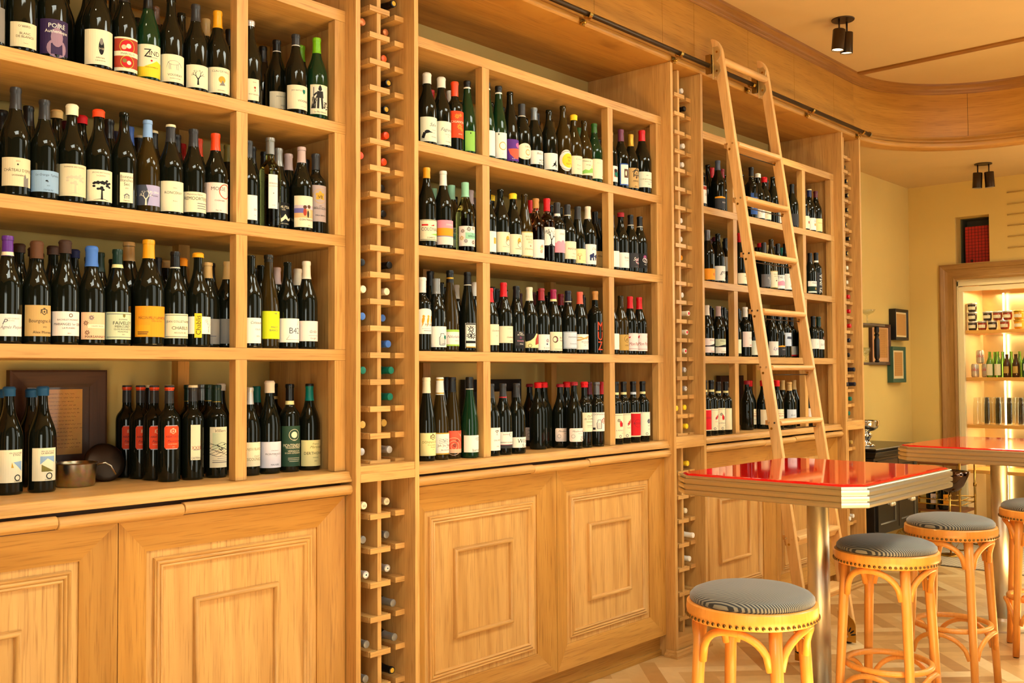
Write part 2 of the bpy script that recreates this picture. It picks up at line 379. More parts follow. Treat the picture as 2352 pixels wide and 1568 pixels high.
def sketch(kind, a):
    """line and blob drawings in units of the label height, origin at the drawing's centre; returns polygons"""
    rnd = random.Random(kind); o = []; h = 1.0
    if kind == 'tree':
        o += [[(-.05,0),(.05,0),(.03,.45),(-.03,.45)]]
        for i in range(26):
            t_ = rnd.uniform(0, 6.28); q = rnd.random()**.5
            o.append(ell(q*.42*math.cos(t_), .68+q*.26*math.sin(t_), .075, .055, 7))
        for s in (-1, 1): o += strip([(0,.05),(s*.2,.0),(s*.35,-.02)], .015, .005)
    elif kind in ('tree0', 'vine0', 'vine'):
        branch(0, 0, math.pi/2, .34 if kind != 'vine' else .3, .06 if kind != 'vine' else .02, 4, random.Random(3 if kind == 'tree0' else 5), o)
        if kind == 'vine0':
            for s in (-1, 1): o += strip([(0,.1),(s*.2,-.05),(s*.4,-.1)], .035, .01)
    elif kind == 'flower':
        for i in range(8):
            t_ = i*math.pi/4+.2; o.append(ell(.3*math.cos(t_), .3*math.sin(t_), .2, .075, 8, t_))
    elif kind == 'horse':
        o += [ell(0,.2,.42,.16,14)] and strip([(.3*math.cos(t_/8*6.28)*1.3, .2+.16*math.sin(t_/8*6.28)) for t_ in range(9)], .012)
        for x in (-.32,-.22,.2,.32): o += strip([(x,.1),(x-.04,-.1),(x,-.3)], .014)
        o += strip([(.36,.26),(.52,.1),(.6,-.05)], .02); o += strip([(-.38,.25),(-.48,0),(-.5,-.2)], .02, .005)
    elif kind in ('bird', 'birdfly'):
        o += [ell(0,0,.3,.18,10,.2), ell(.3,-.18,.14,.1,8)]; o += strip([(.1,-.1),(.12,-.4)], .02)
        if kind == 'birdfly': o += [[(-.1,.05),(.3,.75),(.25,.1)], [(-.1,0),(-.6,-.5),(.1,-.2)], [(.1,-.1),(.3,-.8),(.35,-.1)]]
    elif kind == 'goose':
        o += strip([(0,-.1),(-.1,.35),(.05,.75),(.25,.8)], .13, .1); o += [ell(.25,.82,.2,.12,10), [(.4,.86),(.7,.76),(.4,.74)]]
    elif kind == 'parrot':
        o += [ell(0,0,.16,.42,12,-.2), ell(.04,.42,.15,.15,10), [(.14,.46),(.34,.42),(.14,.38)], [(-.08,-.3),(-.22,-.85),(.06,-.4)]]
    elif kind == 'bear':
        o += [ell(0,.2,.4,.3,12), ell(.25,.5,.2,.18,10), [(-.35,.1),(-.35,-.5),(-.1,-.5),(-.08,.1)], [(.1,.1),(.12,-.5),(.36,-.5),(.36,.1)]]; o += strip([(.3,.3),(.65,.05)], .08)
    elif kind == 'jar':
        o += strip([(-.3,-.5),(-.34,.2),(-.2,.4),(-.2,.6),(.2,.6),(.2,.4),(.34,.2),(.3,-.5),(-.3,-.5)], .03)
        for i in range(7): o += strip([(-.26+.087*i,-.45),(-.26+.087*i,.25)], .012)
    elif kind in ('shield', 'crest'):
        o += [[(-.35,.5),(.35,.5),(.35,-.1),(0,-.5),(-.35,-.1)]]
        if kind == 'crest': o = strip([(-.35,.3),(.35,.3),(.35,-.2),(0,-.5),(-.35,-.2),(-.35,.3)], .05); o += [ell(0,.45,.2,.08,8), ell(0,-.05,.12,.16,8)]; o += strip([(-.5,-.3),(-.45,.3)], .05); o += strip([(.5,-.3),(.45,.3)], .05)
    elif kind == 'crown':
        for i in range(7): o += strip([(-.5+i*.16,-.3),(-.55+i*.18,.3)], .03); o.append(ell(-.55+i*.18,.38,.06,.06,8))
        o += strip([(-.6,-.35),(.6,-.35)], .07)
    elif kind == 'knight':
        o += [ell(0,.42,.09,.1,10), [(-.14,.32),(.14,.32),(.17,.0),(-.17,.0)]]; o += strip([(-.08,0),(-.1,-.5)], .05); o += strip([(.08,0),(.12,-.5)], .05)
        o += strip([(-.15,.25),(-.3,.1)], .04); o += strip([(-.3,.5),(-.3,-.5)], .015); o += [[(-.08,.5),(.08,.5),(0,.62)]]
        for i in range(16): o += strip([(rnd.uniform(-.42,-.2), -.5), (rnd.uniform(-.45,-.15), rnd.uniform(-.3,.1))], .012); o.append(ell(rnd.uniform(.2,.42), rnd.uniform(-.5,-.1), .04, .03, 6))
    elif kind == 'arch':
        o += strip([(-.5,-.5),(-.5,.1),(-.3,.4),(0,.5),(.3,.4),(.5,.1),(.5,-.5)], .07); o += strip([(-.15,-.5),(-.15,.1),(.15,.1),(.15,-.5)], .04); o += strip([(-.7,.2),(0,.75),(.7,.2)], .05)
    elif kind == 'leaf':
        for t_ in (-.9,-.3,.3,.9,1.57,0): pass
        for i in range(5):
            t_ = -.6+i*1.09; o.append(ell(.42*math.cos(t_), .42*math.sin(t_), .5, .34, 9, t_))
    elif kind == 'pear':
        o += [ell(0,-.25,.4,.38,16), ell(0,.2,.24,.4,14)]; o += strip([(0,.5),(.05,.8)], .03)
    elif kind == 'star':
        for i in range(3): o.append(ell(0, 0, .5, .08, 8, i*math.pi/3))
    elif kind == 'hills':
        for i in range(9):
            z = -.45+.1*i; o += strip([(-.9+q*.2, z+.09*math.sin(q*1.3+i*1.7)) for q in range(10)], .012)
        for i in range(12): o.append(ell(rnd.uniform(-.8,.8), rnd.uniform(-.4,.3), .07, .035, 6))
    elif kind == 'scribble':
        pts = [(rnd.uniform(-.5,.5), -.5+i/14) for i in range(15)]; o += strip(pts, .025)
    return o
def print_mesh(name, typ, Rb, H, z0, z1, half, base, g, r_off=.0005, paper=True):
    """paper and everything printed on it as one mesh wrapped round the bottle (facing -Y)"""
    bm = BM(); mats = []; hgt = z1-z0; arc = Rb*half
    def mi(c):
        m = ink(c)
        if m not in mats: mats.append(m)
        return mats.index(m)
    lay = bm.faces.layers.int.new('lay')
    def poly(pts, c, L_):
        try:
            f = bm.faces.new([bm.verts.new((x, 0, z)) for x, z in pts])
        except ValueError: return
        f.material_index = mi(c); f[lay] = L_
    if paper:
        if base == 'creamoval': poly(ell(0, hgt/2, arc, hgt/2, 28), base, 0)
        elif base == 'pinkoval': poly(ell(0, hgt/2, arc*.95, hgt/2, 28), base, 0)
        elif base == 'white' and any(q[0] == 'parrot' for q in g): poly([(-arc,0),(arc,0),(arc,hgt*.86)]+[(arc*math.cos(k*math.pi/8), hgt*(.86+.14*math.sin(k*math.pi/8))) for k in range(1,8)]+[(-arc,hgt*.86)], base, 0)
        elif base == 'pinkwhite' and any(q[1] == 'Moulin-à-Vent' for q in g if q[0] == 't'):
            c = hgt*.1; poly([(-arc+c,0),(arc-c,0),(arc-c*.3,c*.3),(arc,c),(arc,hgt-c),(arc-c*.3,hgt-c*.3),(arc-c,hgt),(-arc+c,hgt),(-arc+c*.3,hgt-c*.3),(-arc,hgt-c),(-arc,c),(-arc+c*.3,c*.3)], base, 0)
        elif base == 'greylilac':
            c = hgt*.08; poly([(-arc+c,-c*.4),(arc-c,-c*.4),(arc,c),(arc,hgt-c),(arc-c,hgt+c*.4),(-arc+c,hgt+c*.4),(-arc,hgt-c),(-arc,c)], base, 0)
        else: poly([(-arc, 0), (arc, 0), (arc, hgt), (-arc, hgt)], base, 0)
    L_ = 1
    for q in g:
        k = q[0]
        if k in ('t', 'tv', 'tvl'):
            _, s, x, z, hf, c = q[:6]; sh = q[6] if len(q) > 6 else 0
            if k == 'tvl':
                for i, ch in enumerate(s):
                    vs, fs, x0, x1, y0, y1 = text_tris(ch); sc = arc*.8/max(.3, x1-x0); sz = hgt/len(s)*.86/(y1-y0)
                    for f_ in fs: poly([(x*arc+(vs[v][0]-(x0+x1)/2)*sc, hgt-(i+1)*hgt/len(s)+(vs[v][1]-y0)*sz) for v in f_], c, L_)
            else:
                vs, fs, x0, x1, y0, y1 = text_tris(s); wd = x1-x0 or 1; cap = .72
                sc = hf*hgt/cap*.86; sx = sc
                room = 2*arc*.94*(1-abs(x)*.45) if k == 't' else hgt*1.1
                if wd*sx > room: sx = room/wd
                if wd*sx > room*.999 and sc > sx*1.7: sc = sx*1.7
                xm = (x0+x1)/2
                if k == 't': lim = arc*.97-wd*sx/2; xc = max(-lim, min(lim, x*arc)) if lim > 0 else 0
                for f_ in fs:
                    if k == 't': poly([(xc+(vs[v][0]-xm+sh*vs[v][1])*sx, z*hgt+(vs[v][1]-cap/2)*sc) for v in f_], c, L_)
                    else: poly([(x*arc-(vs[v][1]-cap/2)*sc, z*hgt+(vs[v][0]-xm)*sx) for v in f_], c, L_)
        elif k == 'r': poly([(q[1]*arc, q[3]*hgt), (q[2]*arc, q[3]*hgt), (q[2]*arc, q[4]*hgt), (q[1]*arc, q[4]*hgt)], q[5], L_)
        elif k == 'p': poly([(a*arc, b*hgt) for a, b in q[1]], q[2], L_)
        elif k == 'd': poly(ell(q[1]*arc, q[2]*hgt, q[3]*hgt, q[3]*hgt, 18), q[4], L_)
        elif k == 'e': poly(ell(q[1]*arc, q[2]*hgt, q[3]*arc, q[4]*hgt, 18), q[5], L_)
        elif k == 'o':
            n = 22; a = ell(q[1]*arc, q[2]*hgt, q[3]*hgt, q[3]*hgt, n); b = ell(q[1]*arc, q[2]*hgt, (q[3]+q[4])*hgt, (q[3]+q[4])*hgt, n)
            for i in range(n): poly([a[i], a[(i+1) % n], b[(i+1) % n], b[i]], q[5], L_)
        else:
            for pl in sketch(k, q): poly([(q[1]*arc+a*q[3]*hgt, q[2]*hgt+b*q[3]*hgt) for a, b in pl], q[4], L_)
        L_ += 1
    # trim at the paper's sides, cut into narrow strips, bend
    lim = arc if paper else arc*1.2
    for xx, cl in ((-lim, True), (lim, True)):
        bmesh.ops.bisect_plane(bm, geom=bm.verts[:]+bm.edges[:]+bm.faces[:], plane_co=(xx, 0, 0), plane_no=(-1 if xx < 0 else 1, 0, 0), clear_outer=True)
    step = Rb*.16; n = int(lim/step)
    for i in range(-n, n+1):
        bmesh.ops.bisect_plane(bm, geom=bm.verts[:]+bm.edges[:]+bm.faces[:], plane_co=(i*step, 0, 0), plane_no=(1, 0, 0))
    for u in (.36,.42,.46,.5,.54,.59,.64):
        z = u*H-z0
        if 0 < z < hgt: bmesh.ops.bisect_plane(bm, geom=bm.verts[:]+bm.edges[:]+bm.faces[:], plane_co=(0, 0, z), plane_no=(0, 0, 1))
    vl = {}
    for f in bm.faces:
        for v in f.verts: vl[v] = f[lay]
    for v in bm.verts:
        x, z = v.co.x, v.co.z+z0; th = x/Rb; r_ = rad_at(typ, Rb, H, z)+r_off+.00009*vl.get(v, 0)
        v.co = (r_*math.sin(th), -r_*math.cos(th), z)
    me = mesh_of(name, bm, mats or [ink('white')], False)
    return me

SHELF_WORD = {1: 'top shelf', 2: 'second shelf', 3: 'third shelf', 4: 'counter'}
ORD = ['first','second','third','fourth','fifth','sixth','seventh','eighth','ninth','tenth','eleventh','twelfth','thirteenth','fourteenth','fifteenth','sixteenth','seventeenth','eighteenth','nineteenth','twentieth','twenty-first','twenty-second','twenty-third','twenty-fourth','twenty-fifth','twenty-sixth']
GW = {'k': 'dark', 'g': 'dark green', 'a': 'amber', 'y': 'clear yellow', 'o': 'rosé'}
def build_bottles():
    rows = {}
    for e in BOTTLES: rows.setdefault((e[0], e[1], e[9]), []).append(e)
    for (bay, shelf, row), L_ in rows.items():
        L_.sort(key=lambda e: e[2])
        for i, e in enumerate(L_):
            bay, shelf, X, Y, z, typ, H, Rb, glass, row, cap, lab, g, desc = e
            H = round(H*100)/100
            o = link('wine_bottle', bottle_mesh(typ, Rb, H, glass), None, (X, Y, z+.0008))
            st, cc, cl, band = cap
            capword = ('bare-necked' if st == 'none' else word(cc)+'-capped')
            if row == 0:
                d = desc or (word(lab[0])+' label' if lab else '')
                if desc.startswith(capword): capword = GW[glass]
                label = f'{capword} bottle, {d}, {ORD[i]} in front row, {bay} bay {SHELF_WORD[shelf]}'
                if len(label.replace('-', ' ').split()) > 16: label = f'{capword} bottle, {d}, {bay} bay {SHELF_WORD[shelf]}'
                if len(label.replace('-', ' ').split()) > 16: label = f'bottle with {d}, {bay} bay {SHELF_WORD[shelf]}'
                if len(label.replace('-', ' ').split()) > 16: label = f'{d}, {bay} bay {SHELF_WORD[shelf]}'
                gr = f'bottles in front row, {bay} bay {SHELF_WORD[shelf]}'
            else:
                label = f'{capword} bottle behind front row, {ORD[i]} from left, {bay} bay {SHELF_WORD[shelf]}'
                gr = f'bottles behind front row, {bay} bay {SHELF_WORD[shelf]}'
            tag(o, label, 'wine bottle', gr)
            if st != 'none':
                link('capsule', cap_mesh(typ, Rb, H, st, cc, cl, band), o)
            if lab:
                c, l0, l1, half, turn = lab
                link('label', print_mesh('label', typ, Rb, H, l0, l1, half, c, g), o).rotation_euler = (0, 0, turn)
            elif g:
                link('lettering', print_mesh('lettering', typ, Rb, H, .02, .165, 1.0, 'white', g, paper=False), o).rotation_euler = (0, 0, -.42)
def build_lying():
    cols = {}
    for e in LYING: cols.setdefault((e[0], e[1]), []).append(e)
    for (tw, col), L_ in cols.items():
        L_.sort(key=lambda e: -e[3])
        for i, (tw, col, yt, z, c) in enumerate(L_):
            H, Rb = .30, .037
            base = {'blackyellow': 'black', 'creamLG': 'cream', 'creamred': 'cream', 'silverring': 'silver'}.get(c, c)
            o = link('wine_bottle', bottle_mesh('B', Rb, H, 'k'), None, (TOWER_COL[tw][col], yt+H, z))
            o.rotation_euler = (math.pi/2, 0, 0)
            cp = link('capsule', cap_mesh('B', Rb, H, 'foil', base, .062, None), o)
            r_ = Rb*.33
            def disc(col_, rr, dz, nm):
                bm = BM(); lathe(bm, [(rr, H+dz), (0, H+dz+.0002)], 20, capb=False, capt=False); link(nm, mesh_of(nm, bm, ink(col_)), cp)
            if c == 'blackyellow': disc('gold', r_*.78, .0011, 'cork_end')
            if c == 'silverring': disc('white', r_*.7, .0011, 'capsule_stamp'); disc('slate', r_*.3, .0016, 'capsule_stamp')
            if c == 'creamred': disc('white', r_*.9, .0011, 'capsule_stamp'); disc('red', r_*.7, .0016, 'capsule_stamp')
            if c == 'creamLG':
                vs, fs, x0, x1, y0, y1 = text_tris('LG'); bm = BM()
                # reads upright for someone facing the rack: label x -> +X, label up -> +Z of the room (local -Y... local Y)
                for f_ in fs: bm.faces.new([bm.verts.new(((vs[v][0]-(x0+x1)/2)*.011, (vs[v][1]-.35)*.011, H+.0013)) for v in f_])
                link('lettering', mesh_of('lettering', bm, ink('ink'), False), cp)
            where = 'upper' if z > 1.1 else 'lower'
            tag(o, f'{word(base)}-capped bottle lying in the {TOWER_WORD[tw]} tower, {"right" if col else "left"} column, {ORD[i]} from top', 'wine bottle', f'bottles lying in the {TOWER_WORD[tw]} tower')
def build_deep():
    bm = BM(); me = bottle_mesh('B', .0385, .30, 'k')
    for x, y, z in DEEP:
        n0 = len(bm.verts); bm.from_mesh(me); bm.verts.ensure_lookup_table()
        bmesh.ops.translate(bm, vec=(x, y, z+.0008), verts=bm.verts[n0:])
    o = link('wine_bottles', mesh_of('wine_bottles', bm, glassmat('k'), False)); o['kind'] = 'stuff'
    tag(o, 'dark wine bottles packed deep behind the labelled rows on the shelves', 'wine bottles')
TOWER_WORD = {1: 'near', 2: 'middle', 3: 'far'}
TOWER_COL = {1: (2.419, 2.556), 2: (4.5325, 4.6735), 3: (6.651, 6.789)}
# bay, shelf, x, y, z, shape, height, radius, glass, row, capsule, label, print, description
BOTTLES = [
('left',1,1.096,0.052,2.415,'B',0.305,0.0405,'k',0,['foil','black',0.062,None],['grey',0.012,0.111,0.885,-0.177],[],'pale grey label cut by the picture edge'),  # grey sheet painted for a bluish reflection on the glass
('left',1,1.181,0.052,2.415,'C',0.305,0.044,'k',0,['foil','gold',0.062,None],['beige',0.012,0.084,0.9,-0.188],[['t','O°&BIRD',0,0.84,0.1,'ink',0],['t','BLANC',0.05,0.55,0.11,'ink',0],['t','DE BLANCS',0.05,0.42,0.11,'ink',0],['t','Méthode',0.1,0.16,0.04,'ink',0]],'plain beige label with small capitals'),
('left',1,1.27,0.052,2.415,'C',0.305,0.044,'k',0,['foil','black',0.062,None],['plum',0.012,0.116,1.042,-0.2],[['pear',0.1,0.35,0.7,'pearcol'],['t','POIRÉ',0.1,0.82,0.15,'white',0],['t','Authentique',0.1,0.66,0.11,'white',0]],'dark purple label picturing a pear'),
('left',1,1.407,0.052,2.415,'C',0.305,0.044,'k',0,['foil','black',0.062,None],['cream',0.012,0.12,1.15,-0.22],[['e',0.05,0.5,0.16,0.22,'black'],['e',0.05,0.66,0.1,0.1,'grey'],['t','2•22',0.05,0.46,0.06,'cream',0],['t','mille lune',0,0.2,0.05,'ink',0],['t','à perte de vue',0,0.12,0.04,'ink',0]],'cream label with a black egg-shaped stain'),
('left',1,1.494,0.052,2.415,'B',0.305,0.0405,'k',0,['foil','black',0.062,None],['brick',0.012,0.119,1.007,-0.232],[['r',-1,1,0.95,1,'cream'],['r',-1,1,0,0.1,'cream'],['d',0,0.72,0.18,'red'],['o',0,0.72,0.2,0.02,'gold'],['d',0.1,0.74,0.07,'cream'],['d',-0.25,0.7,0.07,'peach'],['r',-1,1,0.44,0.58,'cream'],['t','MARCEL D',0.05,0.51,0.07,'ink',0],['d',0,0.27,0.15,'red'],['o',0,0.27,0.17,0.02,'gold'],['d',0.12,0.25,0.06,'cream'],['d',-0.2,0.3,0.06,'olive']],'ornate red and orange label with white band'),
('left',1,1.573,0.052,2.415,'T',0.305,0.038,'g',0,['foil','black',0.062,None],['cream',0.012,0.116,1.15,-0.242],[['p',[[-1,0],[1,0],[1,0.45],[0.45,0.52],[0.1,0.42],[-0.5,0.3],[-1,0.32]],'yellow'],['t','Z',-0.22,0.74,0.3,'ink',0],['t','IND',0.28,0.74,0.17,'ink',0],['r',-0.3,0.5,0.6,0.61,'ink'],['d',0.05,0.5,0.03,'red'],['t','ZIND·HUMBRECHT',0.1,0.3,0.04,'ink',0]],'cream and yellow label with a big Z'),
('left',1,1.653,0.052,2.415,'B',0.305,0.0405,'k',0,['none','black',0,None],['cream',0.012,0.102,1.15,-0.252],[['horse',0,0.6,0.5,'grey'],['t','VOUVRAY',0.1,0.26,0.1,'ink',0],['t','Appellation d’Origine',0.1,0.14,0.04,'ink',0]],'cream label with a sketched white horse'),
('left',1,1.742,0.052,2.415,'B',0.295,0.0405,'k',0,['foil','charcoal',0.059,None],['cream',0.012,0.088,1.055,-0.265],[['tree0',-0.05,0.12,0.72,'black']],'cream label with a bare black tree'),
('left',1,1.824,0.052,2.415,'B',0.3,0.0405,'k',0,['foil','amber',0.06,None],['cream',0.012,0.098,1.15,-0.275],[['t','CLAU DE NELL',0.05,0.85,0.09,'ink',0],['d',0.1,0.52,0.14,'gold'],['p',[[-0.1,0.28],[0.15,0.5],[0.35,0.3]],'grey'],['t','GROLLEAU',0.05,0.1,0.05,'ink',0]],'ragged cream label with a golden sun'),
('left',1,1.66,0.169,2.415,'B',0.305,0.0405,'k',1,['foil','brown',0.062,None],None,[],''),
('left',1,1.837,0.149,2.415,'B',0.305,0.0405,'k',1,['foil','tan',0.062,None],None,[],''),
('left',1,1.952,0.182,2.415,'B',0.305,0.0405,'k',1,['foil','black',0.062,None],None,[],''),
('left',1,1.952,0.052,2.415,'B',0.297,0.0405,'k',0,['foil','silver',0.02,None],['cream',0.012,0.087,0.517,-0.288],[['d',0.25,0.6,0.05,'brick'],['p',[[0.18,0.42],[0.34,0.42],[0.3,0.6]],'brick'],['t','PETIT RENARD',0.2,0.28,0.07,'ink',0],['t','Famille',0.2,0.85,0.05,'ink',0]],'cream label with a tiny fox'),
('left',1,2.116,0.13,2.415,'B',0.292,0.0405,'k',0,['foil','black',0.046,'white'],['cream',0.029,0.092,0.964,-0.302],[['t','JEAN BAPTISTE',0.1,0.72,0.07,'ink',0],['t','VIOGNIER',0.5,0.2,0.1,'ink',0]],'cream label half hidden by its neighbour'),
('left',1,2.144,0.052,2.415,'B',0.303,0.0405,'k',0,['foil','charcoal',0.045,'white'],['cream',0.019,0.106,1.15,-0.311],[['t','JEAN BAPTISTE',-0.15,0.78,0.06,'ink',0],['shield',0.42,0.74,0.2,'tealgreen'],['t','VIOGNIER',0.4,0.36,0.1,'ink',0],['t','VIN DE FRANCE',0.4,0.12,0.03,'ink',0]],'cream label with a green shield'),
('left',1,2.237,0.052,2.415,'B',0.308,0.0405,'g',0,['foil','lime',0.059,None],['cream',0.018,0.127,0.916,-0.322],[['r',-0.8,0.8,0.17,0.93,'pale'],['knight',0,0.55,0.72,'ink'],['t','Le Bordeaux',0.05,0.08,0.07,'ink',0]],'cream label with a black engraved knight'),
('left',1,2.139,0.253,2.415,'B',0.305,0.0405,'k',1,['foil','black',0.062,None],None,[],''),
('left',1,2.231,0.141,2.415,'B',0.305,0.0405,'k',1,['foil','lime',0.062,None],None,[],''),
('left',2,1.167,0.052,1.995,'B',0.316,0.0405,'k',0,['foil','charcoal',0.064,None],['beige',0.028,0.11,1.15,-0.186],[['t','CHÂTEAU D’EPIRÉ',0.1,0.56,0.12,'ink',0],['p',[[0.35,0],[0.35,0.3],[0.45,0.45],[0.55,0.3],[0.7,0.35],[0.7,0]],'grey'],['t','2021',0,0.88,0.06,'brick',0],['t','SAVENNIÈRES',0.05,0.38,0.06,'ink',0],['d',0,0.76,0.03,'ink']],'beige label with a castle sketch'),
('left',2,1.249,0.052,1.995,'B',0.299,0.0405,'k',0,['foil','charcoal',0.063,None],['skyblue',0.022,0.085,1.15,-0.199],[['t','La Grange Tiphaine',0.1,0.8,0.12,'slate',0.3],['bird',0,0.52,0.2,'black'],['t','2022',0.1,0.3,0.06,'slate',0],['t','Clef de Sol',0.1,0.1,0.08,'slate',0.3]],'light blue label with a black bird'),
('left',2,1.331,0.052,1.995,'B',0.305,0.0405,'k',0,['wax','cream',0.031,None],['beige',0.02,0.116,1.15,-0.21],[['t','DOMAINE BRETAUDEAU',0.05,0.91,0.05,'ink',0],['tree',0.05,0.08,0.66,'faint']],'beige label with a faint tree'),
('left',2,1.413,0.052,1.995,'B',0.301,0.0405,'k',0,['wax','orangered',0.021,None],['cream',0.015,0.111,1.113,-0.221],[['t','JÉRÔME BRETAUDEAU',0.05,0.91,0.05,'ink',0],['t','La Justice',0,0.82,0.06,'brick',0],['tree',0.05,0.05,0.7,'black']],'cream label with a dense black tree'),
('left',2,1.495,0.052,1.995,'B',0.309,0.0405,'k',0,['none','black',0,None],['cream',0.021,0.114,0.496,-0.231],[['t','Bonnes',0,0.87,0.13,'ink',0],['t','Blanches',0,0.75,0.12,'ink',0],['t','Sec',0,0.62,0.12,'ink',0],['t','2021',0,0.48,0.05,'ink',0],['arch',0,0.2,0.14,'slate'],['t','Ogereau',0,0.07,0.05,'ink',0]],'narrow cream label in three printed lines'),
('left',2,1.574,0.052,1.995,'T',0.3,0.038,'a',0,['foil','lightblue',0.056,None],['lavender',0.022,0.087,1.15,-0.241],[['p',[[-1,0],[-0.2,0],[-0.05,0.45],[-0.3,1],[-1,1]],'slate'],['tree0',-0.3,0,0.8,'pale'],['t','LES GRAS',0.3,0.66,0.12,'white',0],['t','Muscadet',0.35,0.5,0.08,'ink',0]],'lavender label with a silver tree pattern'),
('left',2,1.654,0.052,1.995,'B',0.299,0.0405,'k',0,['foil','charcoal',0.058,'topcream'],['cream',0.012,0.11,1.075,-0.252],[['t','RONCERAY',0.05,0.62,0.1,'ink',0],['t','Chenin',0.1,0.78,0.04,'ink',0],['t','Anjou',0.1,0.35,0.05,'ink',0]],'plain cream label with one dark word'),
('left',2,1.736,0.052,1.995,'B',0.299,0.0405,'k',0,['foil','charcoal',0.06,None],['cream',0.019,0.086,1.15,-0.262],[['t','Menetou-Salon',-0.1,0.88,0.11,'ink',0],['t','REMOORTERE',0.05,0.68,0.2,'black',0],['r',0.05,0.9,0.42,0.46,'grey'],['r',0.05,0.8,0.3,0.34,'grey'],['r',0.05,0.85,0.18,0.22,'grey']],'cream label with bold black capitals'),
('left',2,1.818,0.052,1.995,'B',0.302,0.0405,'k',0,['foil','orangered',0.059,'ring'],['palepink',0.028,0.128,1.15,-0.273],[['o',0.55,0.72,0.22,0.03,'orangered'],['t','MOSSE',0,0.8,0.14,'ink',0],['t','OVERMARS',0.1,0.4,0.06,'ink',0],['t','75cl  FR',0,0.07,0.05,'ink',0]],'cream label with a red ring stain'),
('left',2,1.245,0.155,1.995,'B',0.305,0.0405,'k',1,['foil','black',0.062,None],None,[],''),
('left',2,1.327,0.148,1.995,'B',0.305,0.0405,'k',1,['wax','tan',0.024,None],None,[],''),
('left',2,1.408,0.158,1.995,'B',0.305,0.0405,'k',1,['wax','red',0.024,None],None,[],''),
('left',2,1.486,0.133,1.995,'B',0.305,0.0405,'k',1,['foil','black',0.062,None],None,[],''),
('left',2,1.573,0.173,1.995,'B',0.305,0.0405,'k',1,['foil','blue',0.062,None],None,[],''),
('left',2,1.573,0.268,1.995,'B',0.305,0.0405,'k',1,['foil','navy',0.062,None],None,[],''),
('left',2,1.654,0.167,1.995,'B',0.305,0.0405,'k',1,['foil','black',0.062,'topcream'],None,[],''),
('left',2,1.655,0.267,1.995,'B',0.305,0.0405,'k',1,['foil','black',0.062,'topcream'],None,[],''),
('left',2,1.736,0.163,1.995,'B',0.305,0.0405,'k',1,['foil','black',0.062,None],None,[],''),
('left',2,1.818,0.163,1.995,'B',0.305,0.0405,'k',1,['foil','orangered',0.062,None],None,[],''),
('left',2,1.818,0.272,1.995,'B',0.305,0.0405,'k',1,['foil','red',0.062,None],None,[],''),
('left',2,1.939,0.168,1.995,'B',0.305,0.0405,'k',1,['foil','olive',0.062,None],None,[],''),
('left',2,1.21,0.261,1.995,'B',0.305,0.0405,'k',1,['foil','black',0.062,None],None,[],''),
('left',2,1.407,0.264,1.995,'B',0.305,0.0405,'k',1,['wax','maroon',0.024,None],None,[],''),
('left',2,1.952,0.062,1.995,'B',0.301,0.0405,'k',0,['foil','charcoal',0.059,None],['white',0.019,0.105,0.569,-0.285],[['t','sa',0.6,0.45,0.14,'ink',0],['t','bio',0.6,0.2,0.05,'ink',0]],'white label mostly hidden by the post'),
('left',2,2.028,0.041,1.995,'X',0.322,0.037,'y',0,['foil','greyfoil',0.059,None],['white',0.065,0.185,0.45,-0.294],[['t','PEYRASSOL',0.1,0.74,0.06,'ink',0],['t','LES COMMANDEURS',0.1,0.66,0.03,'ink',0],['star',0.05,0.45,0.05,'ink'],['t','ROSÉ',0.1,0.1,0.03,'ink',0]],'clear yellow-green glass and white label'),
('left',2,2.093,0.085,1.995,'B',0.301,0.0405,'k',0,['foil','greyfoil',0.066,None],['black',0.018,0.1,1.15,-0.304],[['t','ALMUTIA',0.1,0.8,0.15,'cream',0],['t','CUVÉE',0.15,0.68,0.05,'cream',0],['p',[[-1,0.05],[-0.6,0.3],[-0.3,0.2],[0.1,0.36],[0.3,0.5],[0.6,0.3],[1,0.4],[1,0.28],[0.6,0.2],[0.3,0.3],[0,0.15],[-0.5,0.12],[-0.8,0]],'cream'],['t','XAVIER VIGNON',0.2,0.08,0.06,'cream',0]],'black label with pale mountains'),
('left',2,2.164,0.044,1.995,'B',0.309,0.0405,'k',0,['foil','pinkgrey',0.058,None],['cream',0.014,0.127,0.983,-0.313],[['r',-1,1,0.3,0.7,'sand'],['r',-1,1,0.58,0.7,'haze'],['r',-1,-0.1,0.45,0.6,'violetblue'],['e',0,0.48,0.16,0.12,'brick'],['e',0.45,0.48,0.14,0.14,'peach'],['e',0.3,0.42,0.1,0.12,'ink'],['d',0,0.64,0.06,'brown'],['d',0.4,0.66,0.06,'brown'],['t','CONTRASTE',0.2,0.24,0.07,'ink',0],['t','2021',0.4,0.06,0.04,'ink',0]],'cream label with a painted beach scene'),
('left',2,2.241,0.062,1.995,'X',0.298,0.037,'k',0,['foil','charcoal',0.06,None],['mauve',0.045,0.179,1.15,-0.322],[['o',0.12,0.7,0.19,0.01,'gold'],['leaf',0.12,0.7,0.16,'gold'],['t','VB',0.14,0.68,0.1,'ink',0],['t','VINO',0.15,0.43,0.03,'ink',0],['t','BELLUZZO',0.2,0.37,0.07,'ink',0],['t','PERLA BIANCA',0.2,0.17,0.04,'ink',0]],'mauve label with a yellow leaf disc'),
('left',2,2.171,0.134,1.995,'B',0.305,0.0405,'k',1,['foil','pinkgrey',0.062,None],None,[],''),
('left',2,2.09,0.167,1.995,'B',0.305,0.0405,'k',1,['foil','black',0.062,None],None,[],''),
('left',2,2.011,0.13,1.995,'B',0.305,0.0405,'k',1,['foil','black',0.062,None],None,[],''),
('left',2,2.275,0.171,1.995,'B',0.305,0.0405,'k',1,['foil','black',0.062,None],None,[],''),
